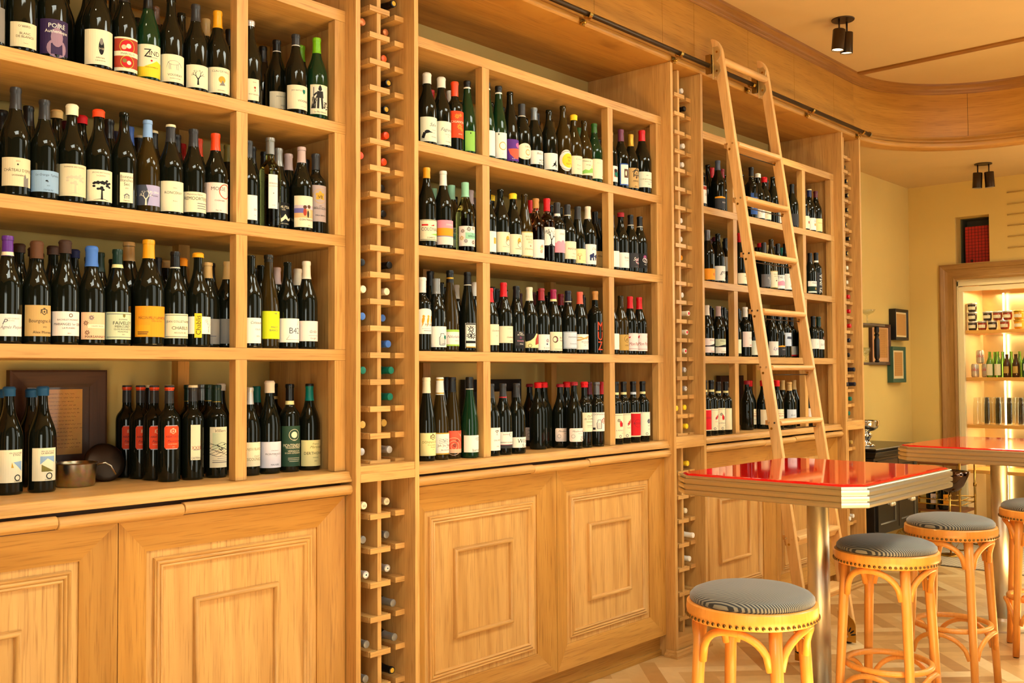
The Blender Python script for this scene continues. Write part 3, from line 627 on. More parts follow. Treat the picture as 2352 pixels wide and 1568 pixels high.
('left',3,1.149,0.052,1.572,'B',0.306,0.0405,'k',0,['foil','purple',0.058,'creamlow'],['pinkwhite',0.021,0.084,0.994,-0.185],[['t','Agnès Paquet',0.35,0.42,0.17,'slate',0.4],['t','P',-0.35,0.65,0.3,'slate',0.4],['t','AUXEY-DURESSES',0.2,0.8,0.07,'grey',0],['t','LES HOZ',0.1,0.7,0.06,'grey',0]],'pinkish label with a signature'),
('left',3,1.231,0.052,1.572,'B',0.303,0.0405,'k',0,['wax','brown',0.049,None],['tan',0.023,0.113,1.011,-0.194],[['crest',0.35,0.8,0.22,'ink'],['t','Bourgogne Al',0.3,0.5,0.14,'ink',0],['t','2022',0.4,0.3,0.06,'ink',0],['t','Alex Moreau',0.4,0.13,0.1,'ink',0]],'tan label with a small black crest'),
('left',3,1.313,0.05,1.572,'B',0.312,0.0405,'k',0,['wax','darkbrown',0.037,None],['pinkwhite',0.026,0.098,1.15,-0.207],[['o',0.2,0.84,0.05,0.03,'brown'],['t','BACHELET-MONNOT',0.1,0.66,0.08,'ink',0],['t','MARANGES 1er CRU',0.1,0.48,0.12,'ink',0],['t','LA FUSSIÈRE',0.1,0.32,0.08,'ink',0],['t','2021',0.1,0.1,0.06,'ink',0]],'wide pinkish white label with thin print'),
('left',3,1.395,0.052,1.572,'B',0.303,0.0405,'k',0,['wax','midblue',0.06,None],['peach',0.017,0.099,0.972,-0.218],[['flower',-0.2,0.8,0.2,'slate'],['flower',-0.6,0.6,0.2,'brown'],['flower',-0.5,0.25,0.2,'brown'],['r',-0.45,0.95,0.42,0.56,'cream'],['t','CHAMPS PERDRIX',0.3,0.49,0.05,'ink',0],['t','MARSANNAY',0.3,0.1,0.11,'ink',0]],'peach label with blue flowers'),
('left',3,1.477,0.052,1.572,'B',0.304,0.0405,'k',0,['foil','darkgreen',0.059,'goldband'],['palegreen',0.019,0.103,1.15,-0.229],[['r',-0.9,0.93,0.92,0.94,'slate'],['r',-0.9,0.93,0.07,0.09,'slate'],['shield',0.25,0.86,0.14,'olive'],['t','DOMAINE',0.2,0.73,0.06,'ink',0],['t','FAIVELEY',0.2,0.6,0.15,'ink',0],['t','MERCUREY',0.2,0.47,0.1,'ink',0],['t','CLOS ROCHETTE',0.2,0.37,0.07,'ink',0],['t','MONOPOLE',0.2,0.28,0.06,'ink',0],['t','2021',0.2,0.18,0.05,'ink',0]],'pale green bordered label'),
('left',3,1.581,0.054,1.572,'M',0.345,0.049,'k',0,['foil','amber',0.06,None],['orange',0.029,0.126,1.15,-0.243],[['crown',-0.35,0.68,0.22,'amber'],['t','MÂCON-MILLY-LAMARTINE',0.2,0.62,0.11,'brown',0],['t','Clos du Four',0.3,0.52,0.06,'brown',0],['r',-0.9,-0.1,0.05,0.38,'amber'],['r',-0.8,-0.2,0.14,0.17,'brown'],['r',-0.8,-0.25,0.08,0.11,'brown']],'magnum with an orange-yellow label'),
('left',3,1.672,0.052,1.572,'B',0.306,0.0405,'k',0,['foil','black',0.057,'whiteband'],['cream',0.027,0.106,1.15,-0.255],[['r',-0.9,0.95,0.93,0.95,'ink'],['r',-0.9,0.95,0.05,0.07,'ink'],['t','JEAN COLLET & FILS',0.1,0.68,0.1,'ink',0],['t','CHABLIS',0.2,0.42,0.16,'black',0],['t','RÉCOLTE 2021',0.2,0.22,0.07,'ink',0]],'cream ruled label with bold print'),
('left',3,1.754,0.051,1.572,'B',0.306,0.0405,'k',0,['wax','amber',0.013,None],['white',0.043,0.1,1.15,-0.266],[['r',-0.45,0.05,-0.22,1.18,'yellow'],['tv','Chablis',-0.2,0.5,0.33,'ink'],['vine',0.62,0.1,0.85,'ink']],'white label crossed by a yellow strip'),
('left',3,1.82,0.1,1.572,'B',0.288,0.0405,'k',0,['foil','tan',0.054,None],['grey',0.012,0.097,0.986,-0.273],[['r',-0.5,0.5,0.3,0.33,'slate']],'grey label half hidden by its neighbour'),
('left',3,1.901,0.108,1.572,'B',0.3,0.0405,'k',0,['foil','tan',0.056,None],['grey',0.015,0.1,0.938,-0.279],[['t','D',0.3,0.65,0.2,'slate',0.3]],'grey label beside the post'),
('left',3,1.22,0.152,1.572,'B',0.305,0.0405,'k',1,['wax','darkbrown',0.024,None],None,[],''),
('left',3,1.288,0.21,1.572,'B',0.305,0.0405,'k',1,['wax','darkbrown',0.024,None],None,[],''),
('left',3,1.313,0.132,1.572,'B',0.305,0.0405,'k',1,['wax','darkbrown',0.024,None],None,[],''),
('left',3,1.393,0.171,1.572,'B',0.305,0.0405,'k',1,['wax','navy',0.024,None],None,[],''),
('left',3,1.474,0.167,1.572,'B',0.305,0.0405,'k',1,['foil','darkgreen',0.062,None],None,[],''),
('left',3,1.564,0.151,1.572,'M',0.34,0.049,'k',1,['foil','tan',0.062,None],None,[],''),
('left',3,1.671,0.168,1.572,'B',0.305,0.0405,'k',1,['foil','black',0.062,None],None,[],''),
('left',3,1.744,0.245,1.572,'B',0.305,0.0405,'k',1,['wax','tan',0.024,None],None,[],''),
('left',3,1.752,0.15,1.572,'B',0.305,0.0405,'k',1,['wax','orange',0.024,None],None,[],''),
('left',3,1.884,0.189,1.572,'B',0.305,0.0405,'k',1,['foil','black',0.062,None],None,[],''),
('left',3,1.932,0.326,1.572,'B',0.305,0.0405,'k',1,['foil','brown',0.062,None],None,[],''),
('left',3,1.953,0.044,1.572,'B',0.32,0.0405,'k',0,['none','black',0,None],['white',0.016,0.103,0.682,-0.286],[['t','Coteaux',0.5,0.82,0.13,'ink',0.3],['t','OLLIE',0.5,0.55,0.08,'ink',0],['t','2021',0.5,0.28,0.07,'ink',0]],'white label half hidden by the post'),
('left',3,2.031,0.053,1.572,'R',0.334,0.0375,'a',0,['screw','darkglass',0.026,None],['limeyellow',0.033,0.13,1.15,-0.295],[['p',[[0.18,0.88],[0.3,0.95],[0.36,0.91],[0.44,0.95],[0.55,0.88],[0.44,0.92],[0.36,0.88],[0.3,0.92]],'slate'],['t','PINOT',0.25,0.42,0.08,'slate',0],['t','BIANCO',0.22,0.31,0.08,'slate',0]],'lime yellow label'),
('left',3,2.11,0.052,1.572,'B',0.307,0.0405,'k',0,['none','black',0,None],['white',0.022,0.107,1.15,-0.307],[['t','B42',0.35,0.5,0.3,'slate',0],['r',-0.35,0.95,0.11,0.12,'brown'],['p',[[-0.35,0.11],[-0.12,0.3],[-0.1,0.3],[-0.32,0.11]],'brown'],['p',[[0.55,0.7],[0.75,0.95],[0.77,0.95],[0.58,0.7]],'slate']],'white label with thin grey B42'),
('left',3,2.192,0.052,1.572,'B',0.316,0.0405,'k',0,['foil','creamfoil',0.065,'whiteband'],['pinkwhite',0.028,0.101,1.15,-0.316],[['t','Grillo',0.3,0.48,0.16,'ink',0.3],['r',-0.1,0.95,0.27,0.28,'ink'],['t','Gorghi',0.3,0.15,0.1,'ink',0]],'pinkish beige label with a script word'),
('left',3,2.085,0.223,1.572,'B',0.305,0.0405,'k',1,['none','black',0,None],None,[],''),
('left',3,2.051,0.129,1.572,'B',0.305,0.0405,'k',1,['none','black',0,None],None,[],''),
('left',3,2.13,0.149,1.572,'B',0.305,0.0405,'k',1,['foil','pinkgrey',0.062,None],None,[],''),
('left',3,2.211,0.132,1.572,'B',0.305,0.0405,'k',1,['foil','creamfoil',0.062,None],None,[],''),
('left',4,1.223,0.221,1.125,'B',0.316,0.0405,'k',0,['wax','tealblue',0.026,None],['cream',0.036,0.134,0.933,-0.185],[['p',[[0.15,0.62],[0.9,0.65],[0.9,0.33]],'skyblue'],['p',[[0.05,0.62],[0.2,0.45],[0,0.45]],'gold'],['t','VIN DE SAVOIE',0.35,0.9,0.05,'ink',0],['t','ETRAZ',0.45,0.84,0.07,'ink',0],['o',0.5,0.14,0.07,0.03,'ink'],['t','DOMAINE',0.5,0.04,0.04,'ink',0]],'cream label with a blue triangle'),
('left',4,1.317,0.207,1.125,'B',0.315,0.0405,'k',0,['wax','tealblue',0.028,None],['cream',0.035,0.135,0.937,-0.198],[['p',[[-0.35,0.75],[0.8,0.75],[0.8,0.55],[0.2,0.68],[-0.35,0.5]],'skyblue'],['p',[[-0.25,0.5],[0.75,0.28],[-0.25,0.28]],'olive'],['t','VIN DE SAVOIE',0.25,0.9,0.05,'ink',0],['t','LA BERGÈRE',0.25,0.84,0.06,'ink',0],['o',0.35,0.15,0.07,0.03,'ink'],['t','DOMAINE',0.3,0.04,0.04,'ink',0]],'cream label with a blue and green landscape'),
('left',4,1.699,0.425,1.125,'X',0.318,0.037,'k',0,['foil','charcoal',0.06,'orangetop'],['greylilac',0.1,0.178,0.66,-0.234],[['p',[[-0.98,0.06],[-0.85,0],[0.85,0],[0.98,0.06],[0.98,0.94],[0.85,1],[-0.85,1],[-0.98,0.94]],'orangered'],['crest',0.15,0.78,0.25,'peach'],['t','ABBATUCCI',0.1,0.54,0.11,'maroon',0],['t','Faustine',0.2,0.34,0.13,'maroon',0.3],['t','VIN DE FRANCE',0.1,0.2,0.05,'peach',0],['t','2021',0.2,0.08,0.05,'peach',0]],'octagonal orange-red label,rearmost of the row'),
('left',4,1.707,0.343,1.125,'X',0.318,0.037,'k',0,['foil','charcoal',0.059,'orangetop'],['greylilac',0.103,0.18,0.662,-0.24],[['p',[[-0.98,0.06],[-0.85,0],[0.85,0],[0.98,0.06],[0.98,0.94],[0.85,1],[-0.85,1],[-0.98,0.94]],'orangered'],['crest',0.15,0.78,0.25,'peach'],['t','ABBATUCCI',0.1,0.54,0.11,'maroon',0],['t','Faustine',0.2,0.34,0.13,'maroon',0.3],['t','VIN DE FRANCE',0.1,0.2,0.05,'peach',0],['t','2021',0.2,0.08,0.05,'peach',0]],'octagonal orange-red label,second from the back'),
('left',4,1.716,0.265,1.125,'X',0.318,0.037,'k',0,['foil','charcoal',0.058,'orangetop'],['greylilac',0.106,0.182,0.664,-0.246],[['p',[[-0.98,0.06],[-0.85,0],[0.85,0],[0.98,0.06],[0.98,0.94],[0.85,1],[-0.85,1],[-0.98,0.94]],'orangered'],['crest',0.15,0.78,0.25,'peach'],['t','ABBATUCCI',0.1,0.54,0.11,'maroon',0],['t','Faustine',0.2,0.34,0.13,'maroon',0.3],['t','VIN DE FRANCE',0.1,0.2,0.05,'peach',0],['t','2021',0.2,0.08,0.05,'peach',0]],'octagonal orange-red label,second from the front'),
('left',4,1.726,0.182,1.125,'X',0.318,0.037,'k',0,['foil','charcoal',0.057,'orangetop'],['greylilac',0.11,0.185,0.666,-0.253],[['p',[[-0.98,0.06],[-0.85,0],[0.85,0],[0.98,0.06],[0.98,0.94],[0.85,1],[-0.85,1],[-0.98,0.94]],'orangered'],['crest',0.15,0.78,0.25,'peach'],['t','ABBATUCCI',0.1,0.54,0.11,'maroon',0],['t','Faustine',0.2,0.34,0.13,'maroon',0.3],['t','VIN DE FRANCE',0.1,0.2,0.05,'peach',0],['t','2021',0.2,0.08,0.05,'peach',0]],'octagonal orange-red label,frontmost'),
('left',4,1.809,0.173,1.125,'X',0.319,0.037,'k',0,['foil','charcoal',0.055,'topcream'],['cream',0.067,0.186,0.45,-0.263],[['t','XXIII',0.1,0.35,0.12,'brick',0],['r',-0.5,0.8,0.28,0.3,'grey'],['t','CASTERA',0.1,0.06,0.07,'ink',0]],'narrow cream label with red numerals'),
('left',4,1.899,0.172,1.125,'X',0.318,0.037,'k',0,['foil','darkgreen',0.061,'emblem'],['cream',0.035,0.175,0.896,-0.274],[['t','Villiers',0.1,0.91,0.09,'ink',0.3],['r',-0.7,0.95,0.44,0.86,'palegreen'],['hills',0.1,0.46,0.36,'ink'],['t','Clos Saint',0.2,0.38,0.05,'ink',0.3],['r',-0.2,0.9,0.27,0.28,'grey'],['r',-0.2,0.9,0.22,0.23,'grey'],['r',-0.7,0.9,0.17,0.18,'grey'],['r',-0.7,0.9,0.12,0.14,'grey']],'tall cream label with an engraved landscape'),
('left',4,1.361,0.4,1.125,'B',0.31,0.0405,'k',1,['wax','tealblue',0.024,None],None,[],''),
('left',4,1.279,0.4,1.125,'B',0.31,0.0405,'k',1,['wax','tealblue',0.024,None],None,[],''),
('left',4,1.768,0.396,1.125,'X',0.315,0.037,'k',1,['foil','black',0.062,'topcream'],None,[],''),
('left',4,1.811,0.335,1.125,'X',0.315,0.037,'k',1,['foil','black',0.062,'topcream'],None,[],''),
('left',4,1.886,0.338,1.125,'X',0.315,0.037,'k',1,['foil','darkgreen',0.062,'emblem'],None,[],''),
('left',4,1.959,0.321,1.125,'X',0.315,0.037,'k',1,['foil','darkgreen',0.062,'emblem'],None,[],''),
('left',4,1.977,0.4,1.125,'X',0.32,0.037,'k',1,['foil','greyfoil',0.062,None],None,[],''),
('left',4,2.013,0.145,1.125,'B',0.313,0.0405,'k',0,['foil','silver',0.06,None],['cream',0.032,0.117,0.932,-0.289],[['t','ANJOU BLANC',0.3,0.72,0.13,'olive',0],['t','CLOT',0.5,0.42,0.09,'olive',0],['t','ESCOUNILS',0.35,0.3,0.14,'olive',0]],'cream label with olive print beside the post'),
('left',4,2.1,0.147,1.125,'B',0.328,0.0405,'k',0,['wax','offwhite',0.041,None],['lilacwhite',0.021,0.114,1.144,-0.299],[['t','ETNA BIANCO',0.2,0.66,0.04,'ink',0],['t','FRONTEBOSCO',0.1,0.53,0.08,'ink',0],['t','2022',0.3,0.46,0.03,'ink',0],['t','MAUGERI',0.2,0.12,0.07,'slate',0]],'lilac white label'),
('left',4,2.186,0.145,1.125,'X',0.319,0.037,'k',0,['foil','black',0.077,'goldband'],['bottlegreen',0.02,0.167,1.15,-0.308],[['d',0.15,0.78,0.08,'cream'],['o',0.15,0.78,0.13,0.01,'cream'],['t','1954',0.15,0.65,0.04,'cream',0],['t','MONTENIDOLI',0.1,0.52,0.09,'cream',0],['t','TRADIZIONALE',0.1,0.46,0.05,'cream',0],['t','VERNACCIA',0.15,0.38,0.05,'cream',0],['t','DI SAN GIMIGNANO',0.1,0.33,0.04,'cream',0],['r',-0.4,0.7,0.2,0.21,'cream'],['r',-0.4,0.7,0.16,0.17,'cream'],['r',-0.3,0.6,0.12,0.13,'cream']],'dark green label with cream print'),
('left',4,2.274,0.144,1.125,'B',0.317,0.0405,'k',0,['foil','teal',0.063,'blacktop'],['paleyellow',0.015,0.111,1.15,-0.318],[['t','Franco',0.25,0.86,0.09,'olive',0.4],['t','Martinetti',0.35,0.74,0.12,'olive',0.4],['t','DERTHONA',0.25,0.5,0.13,'black',0],['t','TIMORASSO',0.25,0.33,0.04,'ink',0],['t','2021',0.25,0.2,0.06,'ink',0]],'pale yellow label with bold dark print'),
('left',4,2.056,0.4,1.125,'B',0.315,0.0405,'k',1,['wax','offwhite',0.024,None],None,[],''),
('left',4,2.291,0.4,1.125,'X',0.315,0.037,'k',1,['foil','black',0.062,'goldband'],None,[],''),
('left',4,2.213,0.4,1.125,'B',0.31,0.0405,'k',1,['foil','teal',0.062,None],None,[],''),
('left',4,2.134,0.4,1.125,'X',0.315,0.037,'k',1,['foil','black',0.062,'goldband'],None,[],''),
('middle',1,2.794,0.052,2.415,'B',0.3,0.0405,'k',0,['wax','greywhite',0.043,None],['palegreenw',0.012,0.113,1.111,-0.376],[['t','Sale',0.25,0.7,0.17,'slate',0.4],['goose',-0.6,-0.05,0.55,'black'],['t','Toscana',0.35,0.48,0.05,'ink',0],['t','2021',0.35,0.36,0.04,'ink',0],['t','Fontalleta',0.4,0.2,0.06,'slate',0.3]],'pale label with a goose head'),
('middle',1,2.876,0.052,2.415,'B',0.298,0.0405,'k',0,['wax','greywhite',0.039,None],['palegreenw',0.012,0.11,1.027,-0.383],[['t','Fagiano',0.35,0.66,0.17,'slate',0.4],['t','Vino Rosso',0.35,0.45,0.05,'ink',0],['t','2021',0.4,0.36,0.04,'ink',0],['t','Fontalleta',0.4,0.15,0.06,'slate',0.3]],'pale label with one script word'),
('middle',1,2.954,0.052,2.415,'X',0.298,0.037,'k',0,['screw','orangered',0.063,None],['orangered',0.055,0.169,1.11,-0.39],[['flower',-0.1,0.8,0.2,'gold'],['flower',0.3,0.85,0.14,'gold'],['t','CASANOVA',0.2,0.6,0.1,'cream',0],['flower',0.2,0.42,0.24,'gold'],['flower',0.5,0.32,0.14,'gold'],['t','BIANCO',0.3,0.15,0.04,'cream',0]],'full orange label and gold flowers'),
('middle',1,3.03,0.052,2.415,'R',0.32,0.0375,'g',0,['foil','black',0.035,'whitelow'],['leafgreen',0.012,0.098,0.64,-0.397],[['shield',0,0.88,0.08,'ink']],'light green label half hidden by the post'),
('middle',1,3.035,0.162,2.415,'B',0.305,0.0405,'k',1,['foil','white',0.062,None],None,[],''),
('middle',1,3.203,0.258,2.415,'B',0.305,0.0405,'k',1,['foil','black',0.062,None],None,[],''),
('middle',1,2.97,0.214,2.415,'B',0.305,0.0405,'k',1,['foil','red',0.062,None],None,[],''),
('middle',1,3.152,0.052,2.415,'R',0.337,0.0375,'g',0,['foil','black',0.034,'whitelow'],['white',0.012,0.122,0.806,-0.405],[],'white label mostly hidden by the post'),
('middle',1,3.228,0.052,2.415,'R',0.345,0.0375,'g',0,['foil','black',0.037,'whitelow'],['white',0.012,0.126,0.797,-0.411],[['shield',-0.5,0.92,0.07,'ink'],['o',0.15,0.48,0.13,0.03,'gold'],['t','2021',0.1,0.2,0.03,'ink',0]],'tall white label with a gold ring'),
('middle',1,3.304,0.052,2.415,'R',0.329,0.0375,'k',0,['none','black',0,None],['purple',0.012,0.109,1.083,-0.417],[['p',[[-0.6,0.55],[0.9,0.6],[0.95,0.25],[0.6,0.1],[0.1,0.12],[-0.4,0.3]],'coral'],['e',0.7,0.75,0.4,0.12,'mauvepink'],['t','ROSA',0,0.1,0.05,'pinkwhite',0]],'purple label with a coral half disc'),
('middle',1,3.383,0.052,2.415,'B',0.294,0.0405,'k',0,['screw','charcoal',0.061,'scriptcap'],['creamoval',0.03,0.104,1.077,-0.423],[['t','CIBON',0.3,0.8,0.12,'ink',0],['e',0.3,0.45,0.3,0.2,'tan'],['e',0.3,0.45,0.22,0.13,'cream'],['t','Nature',0.3,0.12,0.09,'ink',0]],'oval cream label'),
('middle',1,3.469,0.052,2.415,'B',0.294,0.0405,'k',0,['foil','steel',0.059,None],['white',0.022,0.085,1.022,-0.43],[['t','Bidon',0.3,0.8,0.2,'ink',0.2],['scribble',0.55,0.1,0.6,'ink']],'white deckled label with scribbles'),
('middle',1,3.575,0.052,2.415,'B',0.303,0.0405,'k',0,['none','darkglass',0,None],['white',0.013,0.09,1.03,-0.437],[['birdfly',0.3,0.35,0.4,'black']],'white label with a flying black bird'),
('middle',1,3.386,0.18,2.415,'B',0.305,0.0405,'k',1,['foil','black',0.062,None],None,[],''),
('middle',1,3.583,0.133,2.415,'B',0.305,0.0405,'k',1,['foil','black',0.062,None],None,[],''),
('middle',1,3.68,0.052,2.415,'B',0.343,0.0405,'a',0,['none','darkglass',0,None],['pinkoval',0.021,0.123,0.941,-0.444],[['d',0.3,0.5,0.34,'yellow'],['o',0.1,0.5,0.42,0.02,'ink'],['t','VIN',0.35,0.64,0.12,'ink',0],['t','DE',0.35,0.5,0.1,'ink',0],['t','GLOU',0.35,0.35,0.1,'ink',0]],'round pink label with a yellow sun'),
('middle',1,3.762,0.052,2.415,'B',0.309,0.0405,'a',0,['wax','yellow',0.025,None],['cream',0.018,0.107,0.986,-0.45],[['t','Cuvée',0.2,0.84,0.12,'grey',0.4],['t','Pinot',0.2,0.5,0.1,'grey',0.4],['t','Nature',0.2,0.3,0.08,'grey',0.4]],'cream label with faint grey script'),
('middle',1,3.844,0.052,2.415,'B',0.301,0.0405,'a',0,['none','amberglass',0,None],['cream',0.025,0.106,1.045,-0.455],[['p',[[-1,0.05],[1,0.2],[1,0.55],[0.5,0.45],[0.1,0.3],[-0.3,0.35],[-1,0.15]],'leafgreen'],['e',0.8,0.55,0.3,0.1,'paleyellow'],['t','Oiseaux de',-0.1,0.86,0.1,'ink',0],['t','passage',0.1,0.64,0.09,'ink',0]],'cream label with a green hill'),
('middle',1,3.925,0.052,2.415,'B',0.296,0.0405,'g',0,['foil','darkgreen2',0.047,None],['cream',0.02,0.117,1.009,-0.46],[['t','Altura',0.2,0.8,0.1,'faint',0.3],['d',0.75,0.12,0.03,'brick']],'nearly blank cream label beside the post'),
('middle',1,3.85,0.166,2.415,'B',0.305,0.0405,'k',1,['foil','greyfoil',0.062,None],None,[],''),
('middle',1,3.941,0.161,2.415,'B',0.305,0.0405,'k',1,['foil','darkgreen2',0.062,None],None,[],''),
('middle',1,4.209,0.243,2.415,'B',0.305,0.0405,'k',1,['foil','black',0.062,None],None,[],''),
('middle',1,4.056,0.052,2.415,'X',0.285,0.037,'k',0,['foil','tan',0.048,None],['white',0.024,0.104,0.963,-0.468],[['p',[[0.1,0.3],[0.9,0.3],[0.9,0.8],[0.1,0.8]],'brick'],['d',0.6,0.5,0.2,'tealgreen'],['d',0.4,0.7,0.12,'black']],'colourful label hidden by the post'),
('middle',1,4.149,0.052,2.415,'B',0.306,0.0405,'k',0,['foil','mauveplum',0.062,None],['white',0.018,0.129,0.62,-0.473],[['r',-1,-0.8,0,1,'blue'],['r',-1,1,0.95,1,'blue'],['r',-1,1,0,0.05,'blue'],['r',-0.1,0.9,0.35,0.75,'brown'],['e',0.3,0.55,0.2,0.12,'cream']],'white label with a blue border'),
('middle',1,4.235,0.052,2.415,'B',0.305,0.0405,'k',0,['foil','gold',0.063,None],['tan',0.016,0.119,1.022,-0.478],[['arch',0.35,0.72,0.35,'ink'],['r',-0.1,0.85,0.62,0.66,'ink'],['shield',0.3,0.52,0.14,'brown'],['t','ARBOIS',0.2,0.35,0.08,'ink',0],['t','2018',0.2,0.08,0.06,'ink',0]],'tan label with a house drawing'),
('middle',1,4.341,0.055,2.415,'M',0.345,0.049,'k',0,['foil','red',0.058,None],['palegreenw',0.032,0.114,1.016,-0.484],[['t','2021',0.1,0.77,0.07,'ink',0],['t','CORNETS-PARADIS',0.3,0.52,0.11,'olive',0],['r',-0.2,0.9,0.35,0.37,'grey'],['t','ALAIN',0.3,0.22,0.06,'ink',0]],'big red-capped magnum and pale label'),
('middle',2,2.791,0.052,1.995,'B',0.334,0.0405,'k',0,['foil','amber',0.044,None],['cream',0.026,0.112,1.125,-0.375],[['p',[[-0.8,0.7],[-0.2,0.7],[-0.2,0.78],[-0.8,0.78]],'red'],['p',[[0,0.7],[0.4,0.78],[0.4,0.7]],'red'],['t','COLONIAL',0.1,0.55,0.2,'slate',0],['p',[[0,0.3],[0.9,0.38],[0.9,0.25]],'leafgreen'],['r',-0.95,0.95,0.96,0.98,'ink'],['r',-0.95,0.95,0.04,0.06,'ink'],['t','COMPETA',0.1,0.14,0.08,'ink',0]],'cream label with red roofs and slanted lettering'),
('middle',2,2.885,0.052,1.995,'B',0.328,0.0405,'k',0,['foil','white',0.062,None],['pink',0.018,0.12,1.044,-0.384],[['r',-1,1,0.36,0.68,'orange'],['r',-1,1,0.33,0.36,'violetblue'],['r',-1,1,0,0.33,'palepink'],['t','DOMAINE',0.4,0.82,0.07,'white',0]],'label in pink and orange bands'),
('middle',2,3.019,0.14,1.995,'B',0.299,0.0405,'a',0,['screw','mint',0.063,None],['palegreen',0.026,0.111,0.728,-0.388],[['flower',0.1,0.85,0.25,'slate'],['r',-1,1,0.4,0.68,'mint'],['t','SERENE',-0.1,0.52,0.14,'black',0],['flower',0.4,0.22,0.25,'slate']],'mint label behind its twin'),
('middle',2,3.015,0.052,1.995,'B',0.301,0.0405,'y',0,['screw','mint',0.063,None],['pinkwhite',0.024,0.109,1.105,-0.395],[['flower',0,0.85,0.26,'darkgreen'],['flower',-0.6,0.75,0.22,'brown'],['flower',-0.7,0.4,0.25,'gold'],['flower',0.5,0.9,0.2,'olive'],['flower',-0.3,0.25,0.22,'slate'],['flower',0.5,0.2,0.25,'brown'],['r',-0.35,1,0.36,0.68,'mint'],['t','SERENE',0.35,0.5,0.12,'black',0],['t','Ré',0.4,0.62,0.08,'slate',0]],'floral pink and mint label'),
('middle',2,3.017,0.251,1.995,'B',0.305,0.0405,'k',1,['screw','mint',0.06,None],None,[],''),
('middle',2,3.227,0.331,1.995,'B',0.305,0.0405,'k',1,['none','black',0,None],None,[],''),
('middle',2,3.159,0.163,1.995,'B',0.305,0.0405,'k',1,['foil','pinkgrey',0.062,None],None,[],''),
('middle',2,3.309,0.286,1.995,'B',0.305,0.0405,'k',1,['foil','brown',0.062,None],None,[],''),
('middle',2,3.155,0.052,1.995,'B',0.292,0.0405,'k',0,['none','black',0,None],['white',0.012,0.102,0.709,-0.405],[['r',0.4,0.9,0.4,0.7,'gold']],'white label mostly hidden by the post'),
('middle',2,3.237,0.052,1.995,'B',0.301,0.0405,'k',0,['none','darkglass',0,None],['cream',0.017,0.107,1.017,-0.412],[['e',0.5,0.66,0.28,0.17,'gold'],['d',0.65,0.9,0.06,'peach'],['e',0.55,0.5,0.18,0.12,'pale'],['o',0.55,0.5,0.14,0.02,'slate'],['t','CHARDONNAY',0.3,0.28,0.05,'ink',0]],'cream label with a yellow lemon print'),
('middle',2,3.319,0.052,1.995,'B',0.293,0.0405,'k',0,['wax','yellow',0.023,None],['cream',0.015,0.105,0.93,-0.417],[['e',0.4,0.66,0.28,0.17,'gold'],['d',0.55,0.9,0.06,'peach'],['e',0.5,0.5,0.18,0.12,'pale'],['o',0.5,0.5,0.14,0.02,'slate'],['t','CHARDONNAY',0.3,0.28,0.05,'ink',0]],'cream label with a yellow lemon print'),
('middle',2,3.398,0.052,1.995,'R',0.295,0.0375,'a',0,['none','black',0,None],['goldbeige',0.012,0.125,1.077,-0.423],[['r',-0.88,0.95,0.04,0.96,'cream'],['t','WHITE',0.2,0.8,0.1,'olive',0],['t','WINE',0.2,0.69,0.1,'olive',0],['t','2022',0.3,0.58,0.09,'olive',0],['flower',0.35,0.43,0.1,'brown'],['t','Chardonnay',0.2,0.31,0.07,'olive',0.3]],'gold-bordered cream label'),
('middle',2,3.477,0.052,1.995,'B',0.288,0.0405,'o',0,['foil','corktan',0.046,None],['white',0.012,0.096,0.773,-0.428],[['flower',0.4,0.55,0.3,'leafgreen'],['flower',0.45,0.65,0.2,'coral'],['flower',0.3,0.35,0.2,'coral']],'orange-pink glass and a lily label'),
('middle',2,3.556,0.052,1.995,'X',0.301,0.037,'o',0,['screw','red',0.06,None],['white',0.077,0.162,1.067,-0.433],[['vine0',0.15,0,0.85,'black'],['t','BIELER',0.7,0.5,0.08,'ink',0]],'rosé glass and a black vine trunk label'),
('middle',2,3.631,0.052,1.995,'X',0.294,0.037,'k',0,['foil','charcoal',0.066,'whitelow'],['white',0.05,0.16,1.018,-0.439],[['r',-1,1,0,0.42,'pink'],['e',-0.2,0.42,0.3,0.08,'pink'],['e',0.4,0.44,0.3,0.1,'pink'],['t','EFESO',0.3,0.8,0.08,'slate',0]],'white label with a pink lower half'),
('middle',2,3.492,0.204,1.995,'B',0.305,0.0405,'k',1,['foil','corktan',0.062,None],None,[],''),
('middle',2,3.49,0.287,1.995,'B',0.305,0.0405,'k',1,['foil','brown',0.062,None],None,[],''),
('middle',2,3.541,0.138,1.995,'B',0.305,0.0405,'k',1,['foil','red',0.062,None],None,[],''),
('middle',2,3.624,0.177,1.995,'B',0.305,0.0405,'k',1,['foil','black',0.062,'whitelow'],None,[],''),
('middle',2,3.325,0.191,1.995,'B',0.305,0.0405,'k',1,['wax','yellow',0.024,None],None,[],''),
('middle',2,3.709,0.052,1.995,'B',0.291,0.0405,'k',0,['foil','charcoal',0.056,'whiteband'],['cream',0.026,0.11,1.056,-0.444],[['t','MADURA',0.35,0.58,0.14,'brick',0],['t','Rouge',0.4,0.32,0.07,'ink',0],['t','DOMAINE',0.3,0.12,0.05,'ink',0]],'cream label with small red capitals'),
('middle',2,3.788,0.052,1.995,'R',0.292,0.0375,'k',0,['foil','charcoal',0.063,None],['paleyellow',0.012,0.082,1.05,-0.45],[['tree0',-0.2,0.25,0.5,'brick'],['t','Le Clos',0.5,0.2,0.1,'brown',0.3],['o',0.75,0.75,0.12,0.01,'olive']],'pale yellow label with a small red vine'),
